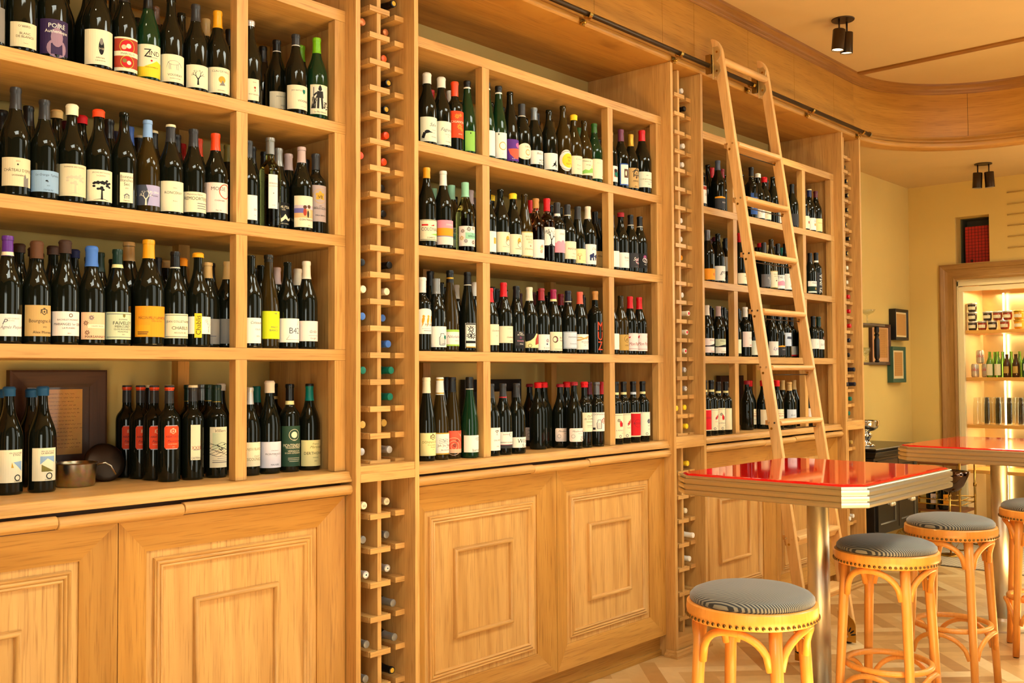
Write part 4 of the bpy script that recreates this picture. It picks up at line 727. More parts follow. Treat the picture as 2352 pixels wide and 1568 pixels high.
('middle',2,3.867,0.052,1.995,'B',0.295,0.0405,'k',0,['foil','creamfoil',0.061,None],['white',0.013,0.111,1.012,-0.456],[['bear',0.05,0.35,0.32,'navy'],['bear',0.75,0.35,0.28,'navy'],['t','Divin',0.5,0.78,0.15,'grey',0.4],['t','2021',0.5,0.2,0.06,'slate',0]],'white label with navy bear silhouettes'),
('middle',2,4.017,0.121,1.995,'B',0.296,0.0405,'k',0,['foil','black',0.062,None],['tan',0.016,0.096,1.005,-0.46],[['t','Alteni',0.2,0.7,0.16,'ink',0.4]],'tan label in shadow beside the post'),
('middle',2,4.031,0.329,1.995,'B',0.305,0.0405,'k',1,['foil','black',0.062,None],None,[],''),
('middle',2,3.888,0.191,1.995,'B',0.305,0.0405,'k',1,['foil','tan',0.062,None],None,[],''),
('middle',2,4.024,0.238,1.995,'B',0.305,0.0405,'k',1,['foil','black',0.062,None],None,[],''),
('middle',2,4.209,0.246,1.995,'B',0.305,0.0405,'k',1,['foil','black',0.062,None],None,[],''),
('middle',2,4.06,0.051,1.995,'B',0.285,0.0405,'k',0,['foil','black',0.062,None],['white',0.015,0.095,0.801,-0.468],[],'white label hidden by the post'),
('middle',2,4.142,0.052,1.995,'B',0.304,0.0405,'k',0,['wax','maroonred',0.021,None],['white',0.017,0.094,1.027,-0.473],[['t','Syrah',0.35,0.68,0.15,'ink',0],['t','Les vignes',0.35,0.5,0.06,'ink',0],['t','2021',0.3,0.4,0.04,'ink',0]],'white label with one dark word'),
('middle',2,4.228,0.052,1.995,'B',0.302,0.0405,'k',0,['foil','black',0.058,'whiteband'],['charcoal',0.024,0.099,1.022,-0.478],[['t','Soif',0.3,0.6,0.28,'white',0.4],['scribble',0.5,0.45,0.4,'pink'],['r',0.2,0.9,0.33,0.36,'white'],['r',0.1,0.9,0.05,0.07,'grey']],'charcoal label with white brush script'),
('middle',2,4.31,0.052,1.995,'B',0.3,0.0405,'k',0,['foil','black',0.056,'whiteband'],['black',0.027,0.103,0.724,-0.482],[['flower',0.3,0.75,0.3,'mauvepink'],['o',0.2,0.55,0.12,0.03,'pinkwhite'],['o',0.5,0.5,0.12,0.03,'pinkwhite'],['t','Petit',0.4,0.25,0.08,'white',0]],'black label with a pink line drawing'),
('middle',3,2.765,0.052,1.572,'X',0.302,0.037,'k',0,['screw','white',0.062,None],['white',0.069,0.172,1.06,-0.374],[['parrot',-0.25,0.55,0.34,'orange'],['parrot',0.3,0.55,0.34,'gold'],['parrot',0.82,0.55,0.3,'orange'],['t','PITVAR',0.45,0.36,0.1,'black',0],['r',-0.4,0.8,0.2,0.21,'grey'],['r',-0.2,0.8,0.12,0.14,'grey']],'arched white label with bright birds'),
('middle',3,2.844,0.052,1.572,'B',0.304,0.0405,'k',0,['screw','greyfoil',0.063,None],['white',0.017,0.102,1.12,-0.38],[['jar',0.25,0.35,0.5,'slate'],['d',0.6,0.48,0.1,'tealgreen'],['t','FURMINT',0.4,0.16,0.07,'slate',0]],'white label with an engraved jar'),
('middle',3,2.923,0.052,1.572,'R',0.345,0.0375,'a',0,['foil','black',0.051,'goldnum'],['lime2',0.023,0.091,1.114,-0.386],[['p',[[-0.95,0.16],[-0.8,0.1],[0.95,0.1],[0.95,0.86],[-0.8,0.86],[-0.95,0.8]],'pinkwhite'],['t','Nikolaihof',0.3,0.58,0.2,'slate',0.4],['t','RIESLING',0.4,0.32,0.06,'ink',0]],'light green label with a beige panel'),
('middle',3,3.028,0.052,1.572,'R',0.345,0.0375,'k',0,['foil','black',0.059,'whiteband'],['white',0.015,0.121,0.687,-0.396],[['r',-0.95,0.95,0,0.99,'black'],['r',-0.85,0.9,0.3,0.94,'white'],['flower',0,0.75,0.3,'black'],['flower',0.3,0.5,0.3,'black'],['flower',-0.3,0.5,0.25,'black'],['t','KNOLL',0.1,0.88,0.1,'black',0],['r',-0.85,0.9,0.06,0.2,'white'],['r',-0.85,0.9,0.03,0.07,'gold']],'black and white patterned label'),
('middle',3,3.149,0.131,1.572,'B',0.309,0.0405,'k',0,['foil','white',0.061,None],['white',0.031,0.115,0.846,-0.399],[],'white-capped,second row beside the post'),
('middle',3,3.103,0.199,1.572,'B',0.305,0.0405,'k',1,['foil','white',0.062,None],None,[],''),
('middle',3,2.884,0.13,1.572,'R',0.345,0.0375,'k',1,['foil','black',0.062,None],None,[],''),
('middle',3,3.163,0.05,1.572,'B',0.285,0.0405,'k',0,['foil','red',0.062,None],['cream',0.031,0.121,0.892,-0.407],[['t','Gaubertin',0.4,0.7,0.1,'ink',0.4],['t','2021',0.5,0.45,0.05,'ink',0]],'cream label cut off by the post'),
('middle',3,3.254,0.052,1.572,'B',0.311,0.0405,'k',0,['foil','red',0.063,None],['cream',0.042,0.116,1.078,-0.414],[['t','Les Charmes',0.35,0.85,0.06,'ink',0],['t','2021',0.4,0.65,0.05,'ink',0],['t','Gaubertin',0.4,0.35,0.12,'ink',0.4],['t','Amiel',0.5,0.12,0.09,'ink',0.4]],'cream label with script lines'),
('middle',3,3.339,0.052,1.572,'B',0.295,0.0405,'k',0,['foil','black',0.053,None],['charcoal',0.018,0.096,0.581,-0.42],[['t','Mas',0.2,0.9,0.12,'white',0],['t','de Mante',0.2,0.8,0.1,'white',0],['d',0.1,0.62,0.07,'mauveplum'],['t','Grenache',0.1,0.45,0.09,'pink',0],['t','Côtes',0.3,0.27,0.08,'white',0],['r',-0.9,0.95,0,0.18,'black']],'charcoal label with white and pink print'),
('middle',3,3.428,0.052,1.572,'B',0.295,0.0405,'k',0,['foil','creamfoil',0.063,None],['paleyellow',0.023,0.088,1.052,-0.427],[['p',[[-1,1],[-1,0.4],[-0.3,0.5],[0.1,0.7],[0.4,1]],'black'],['p',[[0.25,0.2],[0.95,0.3],[0.95,0.95],[0.6,0.95],[0.3,0.6]],'brick'],['p',[[0.5,1],[1,1],[1,0.8],[0.8,0.9]],'black'],['o',-0.35,0.15,0.1,0.03,'ink']],'yellow and black label with a red figure'),
('middle',3,3.512,0.052,1.572,'B',0.296,0.0405,'k',0,['foil','maroonred',0.056,None],['white',0.014,0.086,0.76,-0.433],[['flower',0.45,0.6,0.28,'mauveplum'],['d',0.35,0.38,0.06,'navy'],['t','le jardin',0.3,0.15,0.12,'slate',0.3]],'white label with a purple flower'),
('middle',3,3.599,0.052,1.572,'B',0.296,0.0405,'k',0,['foil','magenta',0.057,'goldband'],['cream',0.012,0.1,1.061,-0.439],[['e',-0.2,0.6,0.3,0.18,'brown'],['e',-0.25,0.6,0.2,0.12,'cream'],['r',-0.05,0.1,0.5,0.68,'mauveplum'],['t','Bar',0.55,0.7,0.12,'ink',0],['t','Henri',0.6,0.55,0.1,'ink',0],['t','2021',0.6,0.25,0.05,'ink',0],['r',-0.3,0.9,0.08,0.1,'grey']],'cream label with a curled brown fish'),
('middle',3,3.38,0.213,1.572,'B',0.305,0.0405,'k',1,['foil','black',0.062,None],None,[],''),
('middle',3,3.658,0.318,1.572,'B',0.305,0.0405,'k',1,['foil','maroon',0.062,None],None,[],''),
('middle',3,3.656,0.229,1.572,'B',0.305,0.0405,'k',1,['foil','maroon',0.062,None],None,[],''),
('middle',3,3.709,0.052,1.572,'B',0.298,0.0405,'k',0,['foil','navyblack',0.056,'whiteband'],['iceblue',0.023,0.104,1.054,-0.446],[['r',-0.93,0.96,0.02,0.98,'slate'],['r',-0.91,0.94,0.04,0.96,'iceblue'],['t','MARSANNAY',0.4,0.68,0.1,'slate',0],['t','Domaine Bart',0.3,0.3,0.08,'slate',0]],'ice blue ruled label'),
('middle',3,3.799,0.052,1.572,'B',0.298,0.0405,'k',0,['foil','coral',0.059,None],['white',0.021,0.094,1.048,-0.452],[['p',[[-1,0.62],[-0.2,0.7],[0.5,0.86],[1,0.9],[1,0.78],[0.3,0.72],[-0.4,0.58],[-1,0.55]],'tan'],['p',[[-1,0.78],[-0.3,0.82],[0.2,0.72],[0.8,0.8],[0.4,0.68],[-0.3,0.74]],'gold'],['p',[[0.75,0.7],[1,0.8],[1,0.62]],'red'],['t','BOURGOGNE',0.35,0.5,0.09,'slate',0],['t','PINOT NOIR',0.35,0.4,0.06,'slate',0],['t','2021',0.2,0.27,0.06,'slate',0]],'white label with tan waves'),
('middle',3,3.921,0.052,1.572,'X',0.306,0.037,'k',0,['cork','corktan',0.043,None],None,[['tvl','MUZ',0.25,0.5,1,'orangered']],'black bottle with big orange letters down its front'),
('middle',3,3.833,0.198,1.572,'B',0.305,0.0405,'k',1,['foil','maroonred',0.062,None],None,[],''),
('middle',3,4.078,0.341,1.572,'B',0.305,0.0405,'k',1,['foil','black',0.062,None],None,[],''),
('middle',3,4.089,0.259,1.572,'B',0.305,0.0405,'k',1,['foil','navyblack',0.062,None],None,[],''),
('middle',3,4.08,0.175,1.572,'B',0.305,0.0405,'k',1,['foil','black',0.062,None],None,[],''),
('middle',3,4.052,0.052,1.572,'B',0.289,0.0405,'k',0,['foil','black',0.062,None],['white',0.024,0.104,0.894,-0.468],[],'white label hidden by the post'),
('middle',3,4.134,0.052,1.572,'B',0.301,0.0405,'a',0,['none','amberglass',0,None],['goldtan',0.021,0.101,0.92,-0.472],[['o',0.45,0.72,0.2,0.02,'ink'],['t','A',0.4,0.7,0.25,'ink',0.2],['t','VIGNE',0.4,0.32,0.09,'black',0]],'tan gold label with a ringed letter'),
('middle',3,4.216,0.052,1.572,'B',0.299,0.0405,'k',0,['foil','red',0.06,None],['pinkwhite',0.02,0.11,0.958,-0.476],[['p',[[-0.9,0.75],[-0.4,0.82],[-0.5,0.72]],'red'],['t','Mon Petit',0.3,0.4,0.22,'brick',0.4],['r',-0.9,0.95,0.1,0.12,'brick']],'white label with red ribbon and script'),
('middle',3,4.298,0.052,1.572,'B',0.3,0.0405,'k',0,['foil','red',0.06,None],['pinkwhite',0.02,0.111,1.019,-0.481],[['p',[[-0.9,0.75],[-0.4,0.9],[-0.5,0.72]],'red'],['p',[[0.7,0.8],[1,0.85],[1,0.78]],'red'],['t','Mon Petit',0.3,0.42,0.22,'brick',0.4],['r',-0.9,0.95,0.1,0.12,'brick']],'white label with red ribbon and script'),
('middle',4,2.812,0.079,1.125,'R',0.345,0.0375,'k',0,['screw','cream',0.064,None],['paleyellow',0.021,0.114,1.124,-0.376],[['crest',0.35,0.82,0.26,'brown'],['t','DÖNNHOFF',0.2,0.6,0.12,'olive',0],['t','Kreuznacher',0.25,0.48,0.07,'olive',0.3],['t','Riesling',0.35,0.38,0.07,'olive',0.3],['t','2021',0.4,0.27,0.04,'ink',0]],'pale yellow label with a small crest'),
('middle',4,2.888,0.079,1.125,'R',0.343,0.0375,'a',0,['foil','white',0.072,'goldbands'],['white',0.022,0.111,1.117,-0.383],[['r',-1,1,0.95,1,'gold'],['r',-1,1,0,0.06,'gold'],['hills',0.1,0.62,0.28,'slate'],['t','Joh. Jos. Prüm',0.4,0.42,0.13,'ink',0],['t','2021',0.45,0.31,0.06,'ink',0],['t','Bernkasteler',0.3,0.21,0.08,'ink',0]],'white label with gold edges'),
('middle',4,2.964,0.083,1.125,'R',0.341,0.0375,'a',0,['screw','black',0.062,None],['coral',0.023,0.116,1.111,-0.389],[['r',-1,1,0,0.18,'peach'],['o',-0.2,0.3,0.12,0.02,'peach'],['o',-0.2,0.3,0.24,0.02,'peach'],['o',-0.2,0.3,0.38,0.02,'peach'],['flower',-0.1,0.35,0.2,'ink'],['flower',0.15,0.55,0.15,'ink'],['p',[[0.3,0.9],[0.6,0.8],[0.9,0.95],[0.7,0.75],[0.9,0.6]],'peach']],'coral label with pale rings'),
('middle',4,3.03,0.045,1.125,'R',0.342,0.0375,'g',0,['screw','black',0.054,'whiteband'],['white',0.024,0.095,1.103,-0.397],[['t','barrel',0.4,0.13,0.2,'black',0],['r',0.3,0.9,0.84,0.86,'grey'],['r',0.2,0.9,0.77,0.79,'grey'],['r',0.4,0.9,0.7,0.72,'grey']],'green glass and plain white label'),
('middle',4,3.235,0.4,1.125,'R',0.335,0.0375,'k',1,['screw','black',0.06,None],None,[],''),
('middle',4,3.146,0.338,1.125,'R',0.335,0.0375,'k',1,['screw','black',0.06,None],None,[],''),
('middle',4,3.164,0.047,1.125,'B',0.31,0.0405,'k',0,['foil','charcoal',0.062,None],['white',0.023,0.121,0.958,-0.407],[['tree',0.3,0.68,0.24,'brown'],['t','CALVERT',0.4,0.45,0.08,'ink',0],['t','2020',0.4,0.18,0.06,'ink',0]],'white label with a little tree by the post'),
('middle',4,3.246,0.051,1.125,'B',0.308,0.0405,'k',0,['foil','charcoal',0.064,'redlow'],['white',0.028,0.099,1.087,-0.413],[['r',-1,1,0,0.2,'charcoal'],['r',-1,1,0.2,0.23,'magenta'],['t','DOMAINE',0,0.85,0.09,'slate',0],['o',0.45,0.83,0.09,0.02,'slate'],['t','2021',0.5,0.58,0.08,'faint',0],['t','SAVIGNY-LES-BEAUNE',0.3,0.36,0.1,'ink',0]],'white label with a dark foot'),
('middle',4,3.33,0.046,1.125,'B',0.307,0.0405,'k',0,['foil','charcoal',0.059,None],['white',0.026,0.072,1.08,-0.42],[['t','Wild',0.25,0.66,0.48,'black',0.15],['t','Sun',0.55,0.2,0.42,'black',0.15]],'white label with black brush lettering'),
('middle',4,3.699,0.29,1.125,'B',0.303,0.0405,'k',0,['wax','maroonred',0.012,None],['pinkwhite',0.03,0.092,1.013,-0.426],[['t','Moulin-à-Vent',0.2,0.78,0.16,'ink',0.4],['t','Vieilles Vignes',0.35,0.6,0.07,'brick',0.3],['o',-0.55,0.4,0.12,0.02,'slate'],['scribble',0.6,0.2,0.4,'ink']],'rounded white label,rearmost of four alike'),
('middle',4,3.711,0.204,1.125,'B',0.304,0.0405,'k',0,['wax','maroonred',0.012,None],['pinkwhite',0.033,0.095,1.066,-0.434],[['t','Moulin-à-Vent',0.2,0.78,0.16,'ink',0.4],['t','Vieilles Vignes',0.35,0.6,0.07,'brick',0.3],['o',-0.55,0.4,0.12,0.02,'slate'],['scribble',0.6,0.2,0.4,'ink']],'rounded white label,second from the back of four alike'),
('middle',4,3.715,0.11,1.125,'B',0.305,0.0405,'k',0,['wax','maroonred',0.013,None],['pinkwhite',0.03,0.093,1.059,-0.441],[['t','Moulin-à-Vent',0.2,0.78,0.16,'ink',0.4],['t','Vieilles Vignes',0.35,0.6,0.07,'brick',0.3],['o',-0.55,0.4,0.12,0.02,'slate'],['scribble',0.6,0.2,0.4,'ink']],'rounded white label,second from the front of four alike'),
('middle',4,3.721,0.029,1.125,'B',0.306,0.0405,'k',0,['wax','maroonred',0.014,None],['pinkwhite',0.032,0.095,1.051,-0.449],[['t','Moulin-à-Vent',0.2,0.78,0.16,'ink',0.4],['t','Vieilles Vignes',0.35,0.6,0.07,'brick',0.3],['o',-0.55,0.4,0.12,0.02,'slate'],['scribble',0.6,0.2,0.4,'ink']],'rounded white label,frontmost of four alike'),
('middle',4,3.799,0.028,1.125,'X',0.308,0.037,'k',0,['wax','red',0.024,None],['cream',0.075,0.166,1.046,-0.454],[['flower',0.7,0.85,0.14,'olive'],['t','Duc',0.2,0.82,0.13,'ink',0.4],['t','du Cormel',0.3,0.68,0.12,'ink',0.4],['r',-0.2,0.9,0.5,0.52,'olive'],['r',-0.1,0.8,0.3,0.32,'grey'],['r',-0.1,0.8,0.22,0.23,'grey']],'tall cream label with script'),
('middle',4,3.892,0.025,1.125,'X',0.307,0.037,'k',0,['foil','greyfoil2',0.06,None],['white',0.073,0.164,1.04,-0.46],[['t','DOMAINE LE',0.1,0.9,0.11,'slate',0],['jar',-0.1,0.35,0.42,'slate'],['crest',0.6,0.55,0.3,'brick'],['r',-0.95,-0.6,0.08,0.2,'ink']],'white engraved label beside the post'),
('middle',4,3.646,0.154,1.125,'B',0.31,0.0405,'k',1,['wax','red',0.024,None],None,[],''),
('middle',4,3.794,0.133,1.125,'B',0.31,0.0405,'k',1,['wax','red',0.024,None],None,[],''),
('middle',4,3.968,0.13,1.125,'B',0.31,0.0405,'k',1,['foil','maroon',0.062,None],None,[],''),
('middle',4,4.07,0.13,1.125,'B',0.31,0.0405,'k',1,['foil','red',0.062,None],None,[],''),
('middle',4,3.569,0.125,1.125,'B',0.31,0.0405,'k',1,['wax','red',0.024,None],None,[],''),
('middle',4,4.067,0.038,1.125,'X',0.31,0.037,'k',0,['foil','black',0.066,'goldband'],['cream',0.029,0.152,1.031,-0.469],[['flower',-0.05,0.72,0.16,'black'],['e',0.25,0.58,0.18,0.13,'red'],['e',0.5,0.55,0.12,0.1,'maroonred'],['t','IL PETRIOLO',0.2,0.32,0.06,'slate',0],['t','2019',0.5,0.2,0.04,'ink',0],['o',0.15,0.08,0.04,0.02,'slate'],['r',-0.7,0.9,0.93,0.94,'slate']],'cream label with a raspberry beside the post'),
('middle',4,4.142,0.044,1.125,'X',0.31,0.037,'k',0,['foil','black',0.066,'goldband'],['cream',0.029,0.151,0.819,-0.473],[['e',0.45,0.6,0.16,0.09,'red'],['e',0.75,0.66,0.14,0.09,'brick'],['e',0.2,0.55,0.1,0.07,'magenta'],['t','ROSSO',0.4,0.4,0.05,'brick',0],['t','2021',0.5,0.2,0.04,'ink',0],['o',0,0.08,0.04,0.02,'slate'],['r',-0.7,0.9,0.93,0.94,'slate']],'cream label with red cherries'),
('middle',4,4.226,0.044,1.125,'X',0.309,0.037,'k',0,['foil','black',0.067,'bluelow'],['cream',0.029,0.153,0.957,-0.478],[['r',-0.85,1,0.05,0.95,'red'],['o',0.2,0.55,0.15,0.01,'maroon'],['t','ROSSO',0.2,0.55,0.1,'maroon',0]],'red label with cream border'),
('middle',4,4.312,0.045,1.125,'X',0.308,0.037,'k',0,['foil','black',0.068,'goldband'],['palegreenw',0.03,0.152,0.992,-0.483],[['flower',0.55,0.62,0.22,'slate'],['flower',0.45,0.6,0.2,'navy'],['t','VINO',0.5,0.42,0.05,'slate',0],['t','2021',0.5,0.28,0.04,'ink',0],['o',0.1,0.08,0.04,0.02,'slate']],'pale label with a blue thistle'),
('far',1,4.909,0.052,2.415,'X',0.285,0.037,'k',0,['foil','black',0.062,None],['white',0.021,0.121,0.988,-0.512],[['r',-1,1,0.78,0.97,'brick'],['flower',0.6,0.5,0.2,'grey']],'red and white label hidden by the tower'),
('far',1,5.109,0.052,2.415,'B',0.296,0.0405,'k',0,['foil','slate',0.058,None],['charcoal',0.012,0.082,0.98,-0.52],[['p',[[-1,0.88],[1,0.9],[1,1.04],[0.5,1],[0,1.06],[-1,1]],'amber'],['t','SULINE',0.5,0.55,0.12,'pinkwhite',0]],'charcoal label with an amber torn top'),
('far',1,5.265,0.185,2.415,'B',0.305,0.0405,'k',1,['foil','red',0.062,None],None,[],''),
('far',1,5.343,0.161,2.415,'B',0.305,0.0405,'k',1,['foil','maroonred',0.062,None],None,[],''),
('far',1,5.339,0.255,2.415,'B',0.305,0.0405,'k',1,['foil','black',0.062,None],None,[],''),
('far',1,5.505,0.052,2.415,'X',0.323,0.037,'k',0,['foil','black',0.061,'emblem'],['blue',0.026,0.157,0.647,-0.536],[['r',-1,1,0.6,0.75,'gold'],['r',-0.2,0.9,0.8,1,'black'],['t','SOL',0.3,0.35,0.15,'white',0]],'blue label behind the ladder'),
('far',1,5.588,0.052,2.415,'B',0.288,0.0405,'k',0,['wax','white',0.023,None],['white',0.012,0.095,0.959,-0.54],[['t','Lyra',0.5,0.5,0.25,'purple',0.4]],'white label with purple script behind the ladder'),
('far',1,5.67,0.052,2.415,'B',0.285,0.0405,'k',0,['wax','red',0.031,None],['cream',0.012,0.092,0.802,-0.543],[['t','SUPER',0.2,0.78,0.17,'brick',0],['r',-0.3,0.9,0.4,0.43,'grey']],'cream label with red capitals behind the ladder'),
('far',1,5.782,0.052,2.415,'B',0.302,0.0405,'k',0,['none','black',0,None],None,[],'unlabelled black bottle behind the ladder'),
('far',1,5.864,0.052,2.415,'B',0.315,0.0405,'k',0,['foil','black',0.062,None],['white',0.012,0.093,0.76,-0.549],[],'white label behind the right ladder rail'),
('far',1,6.045,0.052,2.415,'B',0.29,0.0405,'k',0,['foil','black',0.062,None],['charcoal',0.013,0.091,0.883,-0.557],[],'charcoal label beside the far post'),
('far',1,5.849,0.133,2.415,'B',0.305,0.0405,'k',1,['foil','black',0.062,None],None,[],''),
('far',1,6.201,0.052,2.415,'B',0.299,0.0405,'k',0,['foil','black',0.062,None],['cream',0.012,0.095,0.939,-0.561],[['r',0.4,0.9,0.4,0.6,'brick']],'cream label hidden by the far post'),
('far',1,6.297,0.052,2.415,'B',0.286,0.0405,'k',0,['foil','navy',0.051,'topcream'],['white',0.012,0.092,0.896,-0.564],[['r',0.3,0.8,0.35,0.55,'goldtan'],['t','DL',0.6,0.75,0.2,'slate',0]],'navy-capped,white label with a gold square'),
('far',1,6.393,0.052,2.415,'B',0.287,0.0405,'k',0,['foil','maroon',0.044,None],['paleyellow',0.012,0.099,0.933,-0.567],[['t','MEURSAULT',0.5,0.65,0.08,'olive',0]],'maroon-capped,pale yellow label in the end niche'),
('far',2,4.985,0.052,1.995,'B',0.297,0.0405,'k',0,['foil','greyfoil2',0.061,None],['orange',0.012,0.076,0.985,-0.515],[['flower',0.5,0.5,0.3,'brick']],'first bottle past the tower,mostly turned away'),
('far',2,5.099,0.052,1.995,'B',0.291,0.0405,'k',0,['none','black',0,None],['white',0.014,0.099,0.98,-0.52],[['t','gru',0.3,0.6,0.32,'black',0.4],['flower',0.8,0.15,0.2,'darkgreen']],'white label with black brush script'),
('far',2,5.296,0.187,1.995,'B',0.305,0.0405,'k',1,['wax','maroon',0.024,None],None,[],''),
('far',2,5.615,0.302,1.995,'B',0.305,0.0405,'k',1,['foil','red',0.062,None],None,[],''),
('far',2,5.345,0.255,1.995,'B',0.305,0.0405,'k',1,['wax','maroon',0.024,None],None,[],''),
('far',2,5.373,0.159,1.995,'B',0.305,0.0405,'k',0,['foil','black',0.062,None],['greywhite',0.096,0.184,0.757,-0.523],[['t','Rosso',0.2,0.6,0.1,'ink',0]],'pale label hidden in the second row'),
('far',2,5.354,0.052,1.995,'B',0.318,0.0405,'k',0,['foil','red',0.056,None],['cream',0.012,0.076,0.853,-0.531],[['t','N',0.4,0.7,0.2,'ink',0],['t','VALLE',0.4,0.45,0.08,'olive',0]],'cream label left of the ladder rail'),
('far',2,5.652,0.052,1.995,'B',0.293,0.0405,'k',0,['foil','charcoal',0.062,None],['slate2',0.012,0.09,0.958,-0.542],[['vine',0.5,0.2,0.65,'white']],'grey label with a white sprig'),
('far',2,5.749,0.052,1.995,'R',0.317,0.0375,'a',0,['none','black',0,None],['goldbeige',0.012,0.118,0.955,-0.545],[['r',-0.85,0.95,0.04,0.96,'cream'],['t','WHITE',0.3,0.8,0.09,'olive',0],['t','WINE',0.3,0.68,0.09,'olive',0],['t','2022',0.4,0.57,0.07,'olive',0],['d',0.4,0.43,0.05,'brown']],'gold-bordered cream label behind the ladder'),
('far',2,5.837,0.052,1.995,'B',0.303,0.0405,'k',0,['foil','black',0.062,None],['white',0.012,0.098,0.951,-0.549],[['t','THE S',0,0.83,0.2,'black',0],['p',[[-1,0.22],[1,0.22],[1,0.45],[0.3,0.6],[-0.6,0.5],[-1,0.4]],'pink']],'white label with a pink hill'),
('far',2,5.94,0.052,1.995,'B',0.313,0.0405,'k',0,['foil','black',0.062,None],['white',0.012,0.113,0.948,-0.552],[['r',-1,-0.75,0,1,'blue'],['t','Sol',0.2,0.8,0.15,'grey',0.4],['flower',0.5,0.2,0.2,'olive']],'white label with a blue edge'),
('far',2,5.752,0.131,1.995,'B',0.305,0.0405,'k',1,['wax','red',0.024,None],None,[],''),
('far',2,5.855,0.132,1.995,'B',0.305,0.0405,'k',1,['foil','tan',0.062,None],None,[],''),
('far',2,5.937,0.134,1.995,'B',0.305,0.0405,'k',1,['foil','black',0.062,None],None,[],''),
('far',2,6.048,0.13,1.995,'B',0.305,0.0405,'k',1,['foil','tealgreen',0.062,None],None,[],''),
('far',2,6.293,0.052,1.995,'B',0.285,0.0405,'k',0,['foil','black',0.062,None],['white',0.012,0.089,0.937,-0.563],[['r',-1,1,0.12,0.55,'darkgreen'],['flower',0.5,0.35,0.25,'gold'],['t','MONDO',0.3,0.83,0.12,'slate',0]],'white and green label in the end niche'),
('far',2,6.384,0.052,1.995,'X',0.287,0.037,'k',0,['foil','black',0.067,'whitelow'],['charcoal',0.018,0.153,0.934,-0.566],[['tv','ZUMA',0.5,0.45,0.3,'pale']],'black Bordeaux bottle with white side lettering'),
('far',3,4.968,0.052,1.572,'B',0.289,0.0405,'k',0,['foil','creamfoil',0.057,None],['pinkwhite',0.02,0.101,0.986,-0.514],[['t','FINCA',0.4,0.86,0.14,'ink',0],['p',[[-1,0.42],[1,0.42],[1,0.66],[0.5,0.58],[-0.2,0.5],[-1,0.5]],'black'],['t','GRAM',0.4,0.08,0.13,'brick',0]],'pinkish label with a black hill'),
('far',3,5.095,0.052,1.572,'B',0.293,0.0405,'k',0,['foil','pinkgrey',0.058,None],['palegreen',0.018,0.1,0.98,-0.52],[['t','FINCA',0.2,0.86,0.14,'ink',0],['p',[[-1,0.42],[1,0.42],[1,0.62],[0.2,0.58],[-0.6,0.48],[-1,0.5]],'black'],['r',-1,1,0,0.42,'white'],['t','GRAM',0.3,0.1,0.14,'olive',0]],'green and white label with a black hill'),
('far',3,5.275,0.052,1.572,'B',0.292,0.0405,'k',0,['foil','pinkgrey',0.056,None],['palegreen',0.019,0.101,0.925,-0.525],[],'pale label hidden by the post'),
('far',3,5.179,0.163,1.572,'B',0.305,0.0405,'k',1,['foil','black',0.062,None],None,[],''),
('far',3,5.255,0.132,1.572,'B',0.305,0.0405,'k',1,['foil','black',0.062,None],None,[],''),
('far',3,5.407,0.052,1.572,'X',0.295,0.037,'k',0,['foil','white',0.06,None],['palepink',0.059,0.151,0.947,-0.533],[['t','Oske',0.5,0.6,0.12,'grey',0.3],['r',0.2,0.9,0.1,0.14,'brick']],'blush label left of the ladder rail'),
('far',3,5.826,0.271,1.572,'B',0.305,0.0405,'k',1,['foil','tan',0.062,None],None,[],''),
('far',3,5.511,0.052,1.572,'B',0.285,0.0405,'k',0,['foil','black',0.062,None],['palegreenw',0.012,0.099,0.963,-0.537],[['d',0.3,0.25,0.06,'slate']],'pale green label half behind the ladder rail'),
('far',3,5.738,0.052,1.572,'B',0.296,0.0405,'k',0,['foil','white',0.03,None],['white',0.012,0.099,0.955,-0.545],[['t','Lyra',0.5,0.5,0.28,'purple',0.4]],'white label with purple script'),
('far',3,5.833,0.052,1.572,'B',0.285,0.0405,'k',0,['none','black',0,None],['charcoal',0.012,0.07,0.952,-0.548],[['p',[[-1,0.9],[1,0.95],[1,1.12],[0.5,1.06],[0,1.1],[-1,1]],'amber'],['t','SULINE',0.4,0.65,0.12,'pinkwhite',0]],'charcoal label with an amber torn top'),
('far',3,5.924,0.052,1.572,'X',0.287,0.037,'k',0,['foil','black',0.026,None],['iceblue',0.073,0.158,0.948,-0.552],[['p',[[-0.3,0.55],[0.9,0.5],[0.9,0.7],[-0.2,0.72]],'slate'],['t','COS',0.5,0.4,0.1,'grey',0]],'ice blue label with a dark stripe'),
('far',3,6.163,0.13,1.572,'X',0.285,0.037,'k',0,['foil','black',0.062,None],['greywhite',0.012,0.077,0.918,-0.554],[['r',-1,1,0,0.15,'red']],'pale label with a red foot,second row'),
('far',3,6.172,0.052,1.572,'B',0.285,0.0405,'k',0,['foil','black',0.062,None],['white',0.012,0.091,0.94,-0.558],[],'white label behind the right ladder rail'),
('far',3,6.324,0.052,1.572,'X',0.285,0.037,'k',0,['foil','black',0.062,None],['white',0.062,0.128,0.936,-0.564],[['d',0.4,1.25,0.13,'ink'],['t','L',0.3,0.5,0.2,'grey',0.3]],'white label,second from the end'),
('far',3,6.407,0.052,1.572,'X',0.285,0.037,'k',0,['foil','darkgreen',0.062,None],['white',0.06,0.127,0.933,-0.567],[['d',0.6,1.1,0.2,'brown'],['t','La Se',0.4,0.5,0.25,'slate',0.3]],'white label at the end of the row'),
('far',4,4.888,0.025,1.125,'X',0.306,0.037,'k',0,['foil','black',0.065,'goldband'],['cream',0.03,0.149,0.987,-0.513],[['r',-0.9,1,0.04,0.96,'red'],['t','ROSSO',0.4,0.6,0.12,'maroon',0]],'red label beside the tower'),
